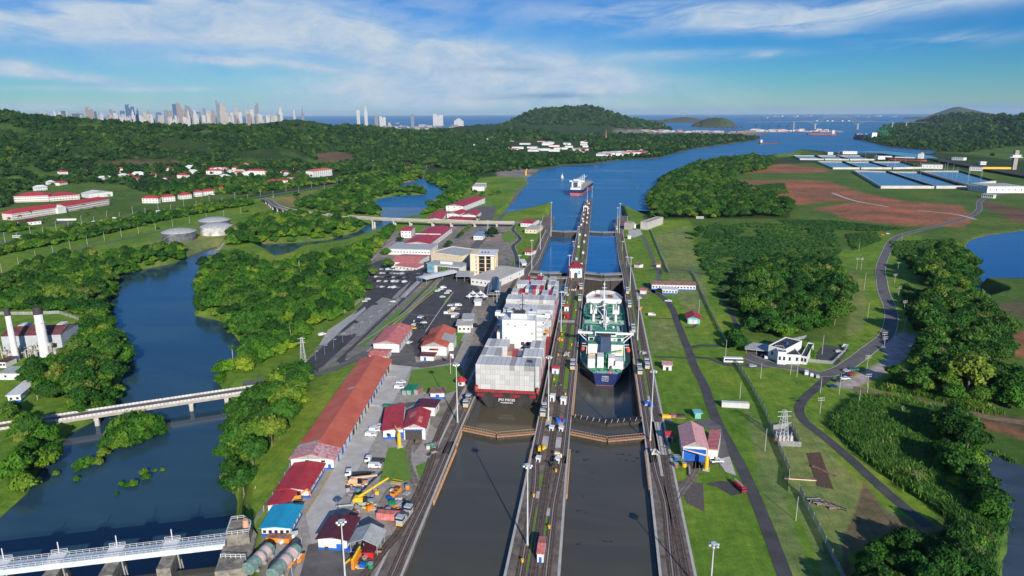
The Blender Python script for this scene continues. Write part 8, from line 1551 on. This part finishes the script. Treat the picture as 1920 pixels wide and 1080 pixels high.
for k, c, x, y, a, lab in [('car', 'yellow', 845, 584, .2, 'orange yellow taxi in the small lot by the guard houses'), ('car', 'yellow', 775, 617, .1, 'yellow car parked behind the faded red warehouse'), ('car', 'black', 788, 618, .1, 'black car nearest the faded red warehouse'), ('car', 'white', 820, 547, .6, 'nearest white car of three by the yellow kerb'), ('car', 'white', 826, 544, .6, 'middle white car of three by the yellow kerb'), ('van', 'white', 831, 541, .6, 'white van by the yellow kerb'), ('car', 'white', 830, 558, .2, 'white car alone by the thin green island'), ('car', 'white', 838, 551, .2, 'white car near the tip of the green island'), ('car', 'white', 842, 547, .2, 'white car at the tip of the green island'), ('car', 'white', 684, 566, .2, 'white car at the left edge of the asphalt lot'), ('car', 'white', 690, 562, .2, 'white car beside another at the left edge of the lot'), ('car', 'black', 704, 572, .0, 'black car on the pale concrete slab, far end'), ('car', 'white', 737, 567, .0, 'white car crossing the pale concrete slab'), ('car', 'black', 667, 606, .0, 'black car alone in the middle of the pale slab'), ('van', 'white', 604, 629, 1.0, 'white van at the edge of the big grove'), ('car', 'white', 768, 644, 1.2, 'white car beside the faded red warehouse door'), ('pickup', 'white', 710, 802, .25, 'white pickup nearest the red workshop wing, back of three'), ('van', 'white', 703, 809, .15, 'white van in the middle of three beside the workshop'), ('van', 'white', 696, 818, .08, 'white van in front of three beside the workshop'), ('pickup', 'white', 752, 719, .2, 'white pickup by the lawn, back of two'), ('van', 'white', 749, 729, .1, 'white van parked by the green containers'), ('van', 'white', 703, 877, .1, 'white van beside the lawn and a flatbed truck'), ('pickup', 'white', 1333, 836+28, 1.9, 'silver white pickup behind the pink warehouse annex'), ('pickup', 'white', 1344, 867, .0, 'white pickup truck in front of the yellow jib crane'), ('van', 'white', 1512, 702, 1.3, 'white van parked on the grass edge by the office road'), ('car', 'white', 1522, 705, 1.3, 'white car next to the van on the office road'), ('car', 'silver', 1533, 708, 1.3, 'silver car third in line on the office road'), ('car', 'navy', 1563, 727, .1, 'dark blue car below the junction'), ('car', 'navy', 1571, 716, .3, 'navy car nearest the junction in the gravel lot'), ('pickup', 'white', 1584, 712, .3, 'white pickup in the gravel lot at the junction'), ('car', 'navy', 1588, 706, .3, 'navy car behind the white pickup in the gravel lot'), ('car', 'red', 1597, 703, .2, 'red car in the gravel lot'), ('pickup', 'teal', 1601, 695, .2, 'dark teal pickup under the yellow sign'), ('car', 'silver', 1587, 697, .5, 'silver car by the kerb above the red car'), ('pickup', 'white', 1584, 651, .9, 'blue and white pickup in the office car park'), ('car', 'white', 1573, 661, .3, 'white car in the office car park'), ('car', 'silver', 1411, 688, .3, 'silver car at the left end of the office road'), ('bus', 'white', 33, 446, .1, 'white and red bus on the highway'), ('bus', 'white', 1374, 680+0, .05, 'long maroon and white tank truck on the lawn road'), ('car', 'white', 175, 416, .2, 'white car on the highway by the long hedge'), ('car', 'white', 190, 414, .2, 'second white car on the highway by the hedge'), ('van', 'white', 215, 410, .2, 'white van on the highway'), ('bus', 'white', 264, 404, .2, 'white bus on the highway below the villas'), ('bus', 'white', 300, 398, .2, 'white coach on the highway below the villas'), ('car', 'silver', 512, 370, .2, 'silver car on the highway near the viaduct ramp'), ('car', 'white', 1664, 439, .1, 'white car on the bend by the red earth'), ('car', 'orange', 1655, 441, .1, 'orange machine beside the bend by the red earth'), ('bus', 'white', 1312, 404+6, .1, 'white truck by the trees beyond the lawns'), ('pickup', 'white', 1253, 566+0, 0, 'small white vehicle on the lawn by the path'), ('van', 'white', 1222, 592, .0, 'white truck parked on the lawn beside the return track'), ('car', 'white', 1436, 672, 1.4, 'white car under the grey carport'), ('car', 'black', 1428, 668, 1.4, 'dark car under the grey carport'), ('car', 'navy', 1880, 372, .2, 'blue car in front of the big machinery hall')]:
    vehicle(k, c, x, y, a, lab)
def parts_thing(name, label, cat, px, py, ang, parts, z=None, grp=None, dz=.14, xy=None):
    p = Pg(px, py) if xy is None else Vector((xy[0], xy[1], 0)); t = T(name, label, cat, (p.x, p.y, (gz(p.x, p.y) if z is None else z)+dz), ang, grp)
    for nm, mb, m in parts: mb.obj(nm, m, t)
    return t
def wheels(mb, xs, y, r=.55):
    for x in xs:
        for s in (-y, y): mb.tube((x, s-.2, r), (x, s+.2, r), r, 12)
    return mb
def truck(px, py, ang, label, cab, bed, bedm, L=8):
    return parts_thing('truck', label, 'truck', px, py, ang, [('cab', extr([(L/2-2.4, .7), (L/2, .7), (L/2, 1.8), (L/2-.4, 2.9), (L/2-2.4, 2.9)], 2.3), VC[cab]), ('windscreen', extr([(L/2+.02, 1.9), (L/2-.36, 2.75), (L/2-1.6, 2.75), (L/2-1.6, 1.9)], 2.34), VGL), ('bed', MB().box(-L/2, L/2-2.6, -1.2, 1.2, .9, bed), bedm), ('chassis', MB().box(-L/2, L/2-.3, -.5, .5, .6, .88), DARKM), ('wheels', wheels(MB(), (-L/2+1.2, -L/2+2.6, L/2-1.2), 1.0, .5), TYRE)])
truck(703, 868, math.pi+.05, 'white truck with a dark flatbed beside the lawn', 'white', 1.5, DARKM); truck(672, 893, math.pi+.2, 'white low loader truck with a dark trailer by the cranes', 'white', 1.1, DARKM, 10)
t = truck(1387, 918, -1.25, 'red fire engine with a ladder driving on the lawn road', 'red', 2.4, REDP, 9); t.scale = (.72, .8, .8); q = MB(); 
for s in (-.5, .5): q.tube((-5.5, s, 2.9), (2.5, s, 3.1), .09, 4)
for k in range(14): q.tube((-5.4+k*.6, -.5, 2.92), (-5.4+k*.6, .5, 2.92), .05, 4)
q.obj('ladder', SILVER, t)
def mobile_crane(px, py, ang, label, m, el, L):
    bx, bz = L*math.cos(el), L*math.sin(el); w = wheels(MB(), (-2.2, 2.2), 1.15, .85); rim = MB()
    for x in (-2.2, 2.2):
        for s in (-1.4, 1.4): rim.tube((x, s-.02, .85), (x, s+.02, .85), .5, 10)
    return parts_thing('mobile_crane', label, 'mobile crane', px, py, ang, [('carrier', extr([(-4, .8), (4, .8), (4, 1.7), (-4, 1.7)], 2.5), m if el < .3 else STEEL), ('wheels', w, TYRE), ('rims', rim, m), ('superstructure', extr([(-3.2, 1.8), (1.5, 1.8), (1.2, 3.4), (-2.6, 3.6), (-3.4, 2.8)], 2.2), m), ('cabin', MB().box(.3, 2.0, -1.5, -.2, 1.8, 3.6), VGL), ('boom', MB().tube((-1.2, .3, 3.4), (-1.2+bx, .3, 3.4+bz), .55, 4, .38), m)])
mobile_crane(671, 912, .15, 'peach coloured mobile crane with its boom lowered', mat('peach_paint', (.66, .40, .22), .5), .12, 9); mobile_crane(680, 947, .25, 'yellow mobile crane with its boom raised to the right', YEL, .55, 13)
def jib(px, py, top, ang, label, L):
    h = hgt(px, py, top); return parts_thing('jib_crane', label, 'crane', px, py, ang, [('column', MB().lathe((0, 0, 0), [(1.0, 0), (.85, .3), (.8, h*.8), (.6, h)], 12), YEL), ('arm', MB().tube((-.3, 0, h), (L, 0, h+1.2), .38, 6, .18), YEL if L < 6 else CREAM), ('base_block', MB().box(-1.3, 1.3, -1.3, 1.3, -.1, .4), CONC_P)])
jib(749, 838, 812, 2.2, 'yellow jib crane on the lawn before the locomotive shed', 5); jib(1324, 881, 855, 2.9, 'yellow jib crane with a long pale arm before the pink warehouse', 9.5)
# towing locomotives
LMS = None
def loco(x, y, label, yaw=math.pi/2, z=None):
    b = MB(); b.box(-4.6, 4.6, -1.25, 1.25, .5, 1.7); b.box(-1.6, 1.6, -1.1, 1.1, 1.7, 2.5); c1 = MB(); c1.box(2.3, 4.7, -1.3, 1.3, 1.7, 3.6); c2 = MB(); c2.box(-4.7, -2.3, -1.3, 1.3, 1.7, 3.6); g = MB(); g.box(2.25, 4.75, -1.33, 1.33, 2.4, 3.15); g.box(-4.75, -2.25, -1.33, 1.33, 2.4, 3.15); w = MB(); w.tube((0, -1.5, 2.2), (0, 1.5, 2.2), .7, 10); bm2 = MB(); bm2.box(4.6, 4.9, -1.2, 1.2, .45, .8); bm2.box(-4.9, -4.6, -1.2, 1.2, .45, .8)
    return parts_thing('towing_locomotive', label, 'locomotive', 0, 0, yaw, [('body', b, SILVER), ('cab', c1, SILVER), ('cab', c2, SILVER), ('cab_windows', g, VGL), ('winch', w, DARKM), ('bumper', bm2, YEL)], z=WZ(y)+.15 if z is None else z, xy=(x, y), grp='silver towing locomotives')
for x, y, lab in [(-61.4, 309, 'on the left wall beside the container ship stern'), (-23, 303, 'on the centre wall by the container ship stern'), (-11.4, 366, 'on the centre wall by the tanker stern'), (25.8, 363, 'on the right wall by the tanker stern'), (-11.4, 512, 'on the centre wall by the tanker bow, nearer of two'), (-11.4, 548, 'on the centre wall by the tanker bow, farther of two'), (25.8, 498, 'on the right wall by the tanker bow, nearer of two'), (25.8, 538, 'on the right wall by the tanker bow, farther of two'), (-23, 492, 'on the centre wall by the container ship bow, nearer of two'), (-23, 532, 'on the centre wall by the container ship bow, farther of two'), (25.8, 438, 'on the right wall beside the tanker bridge'), (30.4, 372, 'on the right return track beside the lawn'), (26.2, 900, 'by the last right lock gate'), (-61.4, 470, 'on the left wall beside the visitor terrace')]:
    loco(x, y, 'silver towing locomotive '+lab)
p = Pg(759, 975); loco(p.x, p.y, 'silver towing locomotive parked by the near left tracks at the maroon store', 1.42, .1)
for (x0, y0, x1, y1, z1) in [(-23, 303, -28, 318, 6), (-61.4, 309, -56, 318, 6), (-11.4, 366, -3, 374, -4.2), (25.8, 363, 17, 374, -4.2), (-11.4, 512, -5, 530, -1), (25.8, 498, 19, 530, -1)]:
    t = T('towing_cable', 'dark towing cable from a locomotive to a ship', 'cable', (x0, y0, 2.3), 0, 'towing cables'); MB().tube((0, 0, 0), (x1-x0, y1-y0, z1-2.3), .09, 4).obj('cable', DARKM, t)
# storage containers and yard stores
def box_c(px, py, ang, m, label, L=12.2, w=2.5, h=2.6):
    return parts_thing('storage_container', label, 'container', px, py, ang, [('body', MB().box(0, L, 0, w, 0, h), m), ('door', MB().box(-.06, 0, .1, w-.1, .1, h-.1), STEEL), ('corner_post', MB().box(L, L+.05, 0, .15, 0, h).box(L, L+.05, w-.15, w, 0, h), STEEL)])
box_c(762, 742, 1.35, BOXC['green'], 'green container with white doors, left of the pair by the lawn', 9); box_c(771, 742, 1.35, BOXC['green'], 'green container, right of the pair by the lawn', 9); box_c(719, 770, .05, BOXC['green'], 'green container alone on the dark asphalt patch', 7); box_c(1353, 764, -.02, BOXW, 'long white container on the lawn right of the road', 13); box_c(784, 741, 1.3, BOXC['brown'], 'rusty brown container by the hut', 5)
box_c(706, 1003-28, .0, REDF, 'long red roofed metal container rack behind the maroon store', 10)
for (ea, eb, lab) in [((470, 1062), (505, 1028), 'left of two pink and teal steel buoyancy cylinders in the boat yard'), ((516, 1072), (555, 1030), 'right of two pink and teal steel buoyancy cylinders in the boat yard')]:
    p0, p1 = P(*ea, 2.4), P(*eb, 2.4); L = (p1-p0).length; q = MB().tube((0, 0, 2.3), (L*.82, 0, 2.3), 2.15, 18); fr = MB()
    for x in (1, L/2, L-1): fr.box(x-.3, x+.3, -2.2, 2.2, 0, 1.0)
    tl = mat('teal_rust', (.09, .17, .15), .7, col2=(.22, .28, .25), scale=.8); t = parts_thing('steel_cylinder', lab, 'cylinder', 0, 0, math.atan2(p1.y-p0.y, p1.x-p0.x), [('shell', q, mat('pink_primer', (.50, .30, .28), .7, col2=(.62, .48, .45), scale=.5)), ('cradle', fr, STEEL)], z=0, xy=(p0.x, p0.y))
    for u, v, r in ((-.14*L, .3*L, 2.18), (.82*L, L, 2.22), (.5*L, .6*L, 2.19)): MB().tube((u, 0, 2.3), (v, 0, 2.3), r, 18).obj('teal_section', tl, t)
YR = random.Random(31)
ITEMS = []
for i in range(64):
    u = YR.random()
    if i < 34: x, y = YR.uniform(645, 765), YR.uniform(905, 968); x = min(x, 770-(y-905)*.35)
    elif i < 48: x, y = YR.uniform(650, 700), YR.uniform(1030, 1070)
    elif i < 56: x, y = YR.uniform(800, 830), YR.uniform(835, 862)
    else: x, y = YR.uniform(1265, 1300), YR.uniform(858, 885)
    k = YR.choice(['crate', 'crate', 'pipe', 'drum', 'rack', 'plate']); c = YR.choice([('rusty', BROWNR), ('grey', STEEL), ('dark', DARKM), ('orange', ORG), ('yellow', YEL), ('green', GREENP), ('grey', STEEL), ('rusty', BROWNR), ('blue', BLUEP), ('pale', CREAM)])
    a = YR.uniform(-.4, .4)+YR.choice([0, 1.2]); where = 'in the storage yard beside the mobile cranes' if i < 34 else 'in front of the maroon roofed store' if i < 48 else 'beside the curving spur track' if i < 56 else 'left of the pink warehouse door'
    q = MB(); q2 = None
    if k == 'crate': w, d, h = YR.uniform(1.2, 3.4), YR.uniform(1, 2), YR.uniform(.6, 1.8); q.box(-w/2, w/2, -d/2, d/2, .12, h); q2 = MB().box(-w/2, w/2, -d/2+.1, -d/2+.3, 0, .12).box(-w/2, w/2, d/2-.3, d/2-.1, 0, .12)
    elif k == 'pipe': L = YR.uniform(3, 8); q.tube((-L/2, 0, .4), (L/2, 0, .4), .38, 8); q2 = MB().tube((-L/2-.1, 0, .4), (-L/2+.1, 0, .4), .46, 8)
    elif k == 'drum': q.cyl((0, 0, 0), .9, 1.6, 12); q2 = MB().cyl((0, 0, 1.6), .95, .1, 12)
    elif k == 'rack':
        L = YR.uniform(3, 6); [q.tube((-L/2, s, zz), (L/2, s, zz), .09, 4) for s in (-.8, .8) for zz in (.2, 1.2)]; [q.tube((-L/2+j*L/5, -.8, .2), (-L/2+j*L/5, -.8, 1.2), .07, 4) for j in range(6)]; q2 = MB().box(-L/2, L/2, -.7, .7, .1, .3)
    else: L = YR.uniform(2, 5); q.box(-L/2, L/2, -.8, .8, 0, .22); q2 = MB().box(-L/3, L/3, -.5, .5, .22, .6)
    parts_thing('stored_'+k, '%s %s lying %s' % (c[0], dict(crate='crate', pipe='pipe', drum='drum', rack='steel rack', plate='steel plate stack')[k], where), k, x, y, a, [('body', q, c[1]), ('fitting', q2, STEEL if c[0] != 'grey' else DARKM)], grp='%s %ss %s' % (c[0], k, where))
parts_thing('jib_section', 'orange lattice crane section standing in the yard', 'crane part', 742, 926, 1.3, [('frame', MB().box(-2.6, 2.6, -.9, .9, 0, 1.4), ORG), ('bars', MB().box(-2.4, -1.4, -.7, .7, 1.4, 1.45).box(-.5, .5, -.7, .7, 1.4, 1.45).box(1.4, 2.4, -.7, .7, 1.4, 1.45), DARKM)]); parts_thing('yellow_pipe', 'long yellow pipe lying below the yellow crane', 'pipe', 665, 953, .0, [('pipe', MB().tube((0, 0, .4), (8, 0, .4), .4, 8), YEL), ('flange', MB().tube((8, 0, .4), (8.2, 0, .4), .55, 8), STEEL)]); parts_thing('peach_pipe', 'long peach coloured pipe behind the maroon store', 'pipe', 700, 958, -.02, [('pipe', MB().tube((0, 0, .4), (9, 0, .4), .42, 8), mat('peach_paint')), ('flange', MB().tube((0, 0, .4), (-.2, 0, .4), .55, 8), STEEL)])
parts_thing('skip', 'orange open skip in front of the blue roofed hut', 'skip', 499, 1019, .05, [('tub', MB().box(0, 8, 0, 2.6, .3, 1.9), ORG), ('inside', MB().box(.3, 7.7, .3, 2.3, 1.9, 1.93), BROWNR)]); parts_thing('boat', 'white boat hull leaning beside the blue roofed hut', 'boat', 541, 1012, 1.0, [('hull', MB().prism([(-3.6, -.9), (1.6, -1.1), (3.8, 0), (1.6, 1.1), (-3.6, .9)], .3, 1.6), WHITE_C), ('seat', MB().box(-2, 1, -.6, .6, 1.6, 1.65), GREYR)]); parts_thing('boat', 'white and orange boat hull at the lower edge of the boat yard', 'boat', 546, 1060, 1.0, [('hull', MB().prism([(-4.6, -1.2), (2.6, -1.4), (5.2, 0), (2.6, 1.4), (-4.6, 1.2)], .3, 1.6), ORG), ('deck', MB().prism([(-4.2, -.8), (2.4, -1.0), (4.2, 0), (2.4, 1.0), (-4.2, .8)], 1.6, 2.0), WHITE_C)])
parts_thing('excavator', 'orange excavator parked by the small red roofed shed', 'excavator', 557, 938, .4, [('body', MB().box(-1.6, 1.6, -1.2, 1.2, 1.0, 2.4), ORG), ('tracks', MB().box(-2, 2, -1.5, -.9, 0, .9).box(-2, 2, .9, 1.5, 0, .9), DARKM), ('arm', MB().tube((1.2, 0, 2.2), (4, 0, 4), .3, 5).tube((4, 0, 4), (5, 0, 1), .25, 5), ORG), ('cabin', MB().box(.2, 1.5, -1.1, -.1, 2.4, 3.4), VGL)])
parts_thing('lattice_tower', 'tall yellow lattice frame standing beside the red kiosk', 'tower', 669, 1058, 1.5, [('frame', MB().box(-3, 3, -.5, .5, 0, 3.4), ORG), ('top', MB().tube((-3, 0, 3.6), (3, 0, 4.2), .4, 6), YEL)]); bld('kiosk', 'small maroon roofed kiosk with a red front and blue paddle board', (683, 1050), (700, 1050), (703, 1040), 3, 'flat', roofm=MARR, wall=REDP, cat='kiosk', depth=4)
t = T('kiosk', 'small round kiosk with a crimson peaked roof near the container ship stern', 'kiosk', tuple(Pg(865, 722)), 0); MB().cyl((0, 0, 0), 2.0, 2.8, 8).obj('wall', WHITE_C, t); MB().lathe((0, 0, 2.8), [(3.4, 0), (.1, 2.4)], 8).obj('roof', REDR, t); MB().box(-.6, .6, -2.08, -1.9, 1, 2.1).obj('window', GLASS, t)
t = T('flagpole', 'flagpole with a red and white flag on the yard lawn', 'flagpole', tuple(Pg(845, 701)), 0); h = hgt(845, 701, 663); MB().tube((0, 0, 0), (0, 0, h), .12, 6, .07).obj('pole', WHITE_C, t); MB().add([(0.1, 0, h-2.6), (1.8, .3, h-2.9), (1.8, .3, h-.4), (.1, 0, h-.1)], [(0, 1, 2, 3)]).obj('flag', WHITE_C, t); MB().add([(0.1, -.02, h-2.6), (.9, .13, h-2.75), (.9, .13, h-1.4), (.1, -.02, h-1.3)], [(0, 1, 2, 3)]).obj('flag_quarter', REDP, t)
for (px, py, lab, m1, m2) in [(1016, 845, 'yellow winch machine left of the spine track', YEL, DARKM), (1046, 725, 'big dark cable reel in the middle of the centre wall', DARKM, STEEL), (1045, 858, 'pale winch and pipes right of the spine track', CREAM, STEEL), (1038, 875, 'black cable drum on the near centre wall', DARKM, DARKM), (1051, 792, 'blue crates stacked right of the spine track', BLUEP, REDP), (1206, 665, 'grey machinery under the return track on the right wall', STEEL, DARKM), (1216, 762, 'blue and white crates by the right return track', BLUEP, WHITE_C), (1228, 853, 'white slab machinery beside the right track', CONC_P, WHITE_C), (1076, 546, 'machinery in front of the control house, left', CREAM, STEEL), (1084, 540, 'machinery in front of the control house, right', ORG, BLUEP), (1062, 556, 'grey machinery by the left track near the control house', STEEL, DARKM), (1202, 580, 'orange cart beside the tanker bow', ORG, BLUEP), (1197, 560, 'grey cart beside the tanker bow', STEEL, CREAM), (1062, 668, 'grey winch on the centre wall beside the tanker bridge', STEEL, CREAM), (1050, 640, 'orange and grey winch on the centre wall turf', ORG, STEEL)]:
    q = MB(); q2 = MB()
    for k in range(5): q.cb((YR.uniform(-1.6, 1.6), YR.uniform(-1.6, 1.6), YR.uniform(.5, 1.3)), YR.uniform(.6, 1.6), YR.uniform(.6, 1.6), YR.uniform(.8, 1.8))
    for k in range(5): q2.tube((YR.uniform(-2, 2), YR.uniform(-2, 2), .3), (YR.uniform(-2, 2), YR.uniform(-2, 2), YR.uniform(.4, 2.2)), .22, 6)
    parts_thing('machinery', lab, 'machinery', px, py, 0, [('housing', q, m1), ('pipes', q2, m2)], z=.15)
for i in range(22):
    x = [-20.8, -13.6][i % 2]; y = 190+i*19.5; 
    if 440 < y < 462: continue
    t = T('bollard', 'yellow bollard on the centre wall turf', 'bollard', (x, y, WZ(y)), 0, 'yellow bollards on the centre wall'); MB().cyl((0, 0, 0), .35, .9, 8).obj('post', YEL, t); MB().cyl((0, 0, .9), .55, .25, 8).obj('cap', YEL, t)
for i, (px, py, L, a, lab) in enumerate([(1500, 900, 12, -.02, 'long pale beam lying across the dark slab'), (1545, 885, 10, -.75, 'rusty thin beam lying on the grass right of the slab')]):
    parts_thing('beam', lab, 'beam', px, py, a, [('web', MB().box(-L/2, L/2, -.3, .3, 0, .5), CREAM if i == 0 else BROWNR), ('flange', MB().box(-L/2, L/2, -.5, .5, .5, .58), BROWNR)])
for j in range(9):
    parts_thing('scrap_beam', 'rusty beam in the scrap heap by the grey fence', 'beam', 1525+j*6, 938+j*2.2+YR.uniform(-3, 3), YR.uniform(-1, .4), [('web', MB().box(-2.6, 2.6, -.2, .2, 0, .5+.2*j % .6), BROWNR if j % 2 else DARKM), ('flange', MB().box(-2.6, 2.6, -.35, .35, .5, .6), STEEL)], grp='rusty beams in the scrap heap')
for (px, py, lab, c) in [(1249, 783, 'yellow', YEL), (1262, 782, 'rusty', BROWNR), (1276, 783, 'dark', DARKM)]: parts_thing('pallet_stack', lab+' pallet load on the apron above the pink warehouse', 'pallet', px, py, .1, [('load', MB().box(-2, 2, -1, 1, .2, 1.4), c), ('pallet', MB().box(-2.1, 2.1, -1.1, 1.1, 0, .2), WOOD)])
wr = random.Random(9); q = MB()     # drifting weed on the near approach water
for (px, py, n) in [(1078, 847, 12), (1165, 852, 10), (1170, 862, 8), (1098, 863, 5), (1195, 860, 5), (1117, 900, 4), (1112, 888, 4), (1095, 959, 4), (1088, 930, 3), (1135, 1015, 4), (1072, 1018, 4), (900, 845, 4)]:
    p = P(px, py, -1.7)
    for _ in range(n):
        cx, cy, r0 = p.x+wr.gauss(0, 1.6), p.y+wr.gauss(0, .7), wr.uniform(.2, .8); k = len(q.v); m = 7; q.v += [(cx+r0*wr.uniform(.5, 1.3)*math.cos(2*math.pi*i/m), cy+.5*r0*wr.uniform(.5, 1.3)*math.sin(2*math.pi*i/m), -1.68+.002*(_ % 5)) for i in range(m)]; q.f.append(tuple(range(k, k+m))); q.mi.append(0)
tag(q.obj('floating_weed', mat('water_weed', (.015, .018, .012), .8, var=.4)), 'dark floating weed drifting on the right approach water', 'weed', kind='stuff')
# air between here and the horizon
hz = MB(); hz.box(-94000, 94000, -3000, 97000, -30, 470); ho = hz.obj('haze', (), None); tag(ho, 'thin blue sea haze lying over the land and water', 'haze', kind='stuff')
hm = bpy.data.materials.new('haze'); hm.use_nodes = True; hn = hm.node_tree; hn.nodes.clear(); pv = hn.nodes.new('ShaderNodeVolumePrincipled'); oo = hn.nodes.new('ShaderNodeOutputMaterial'); hn.links.new(pv.outputs[0], oo.inputs['Volume'])
pv.inputs['Color'].default_value = (.55, .75, .95, 1); pv.inputs['Density'].default_value = .000014; pv.inputs['Anisotropy'].default_value = 0.0; ho.data.materials.append(hm)
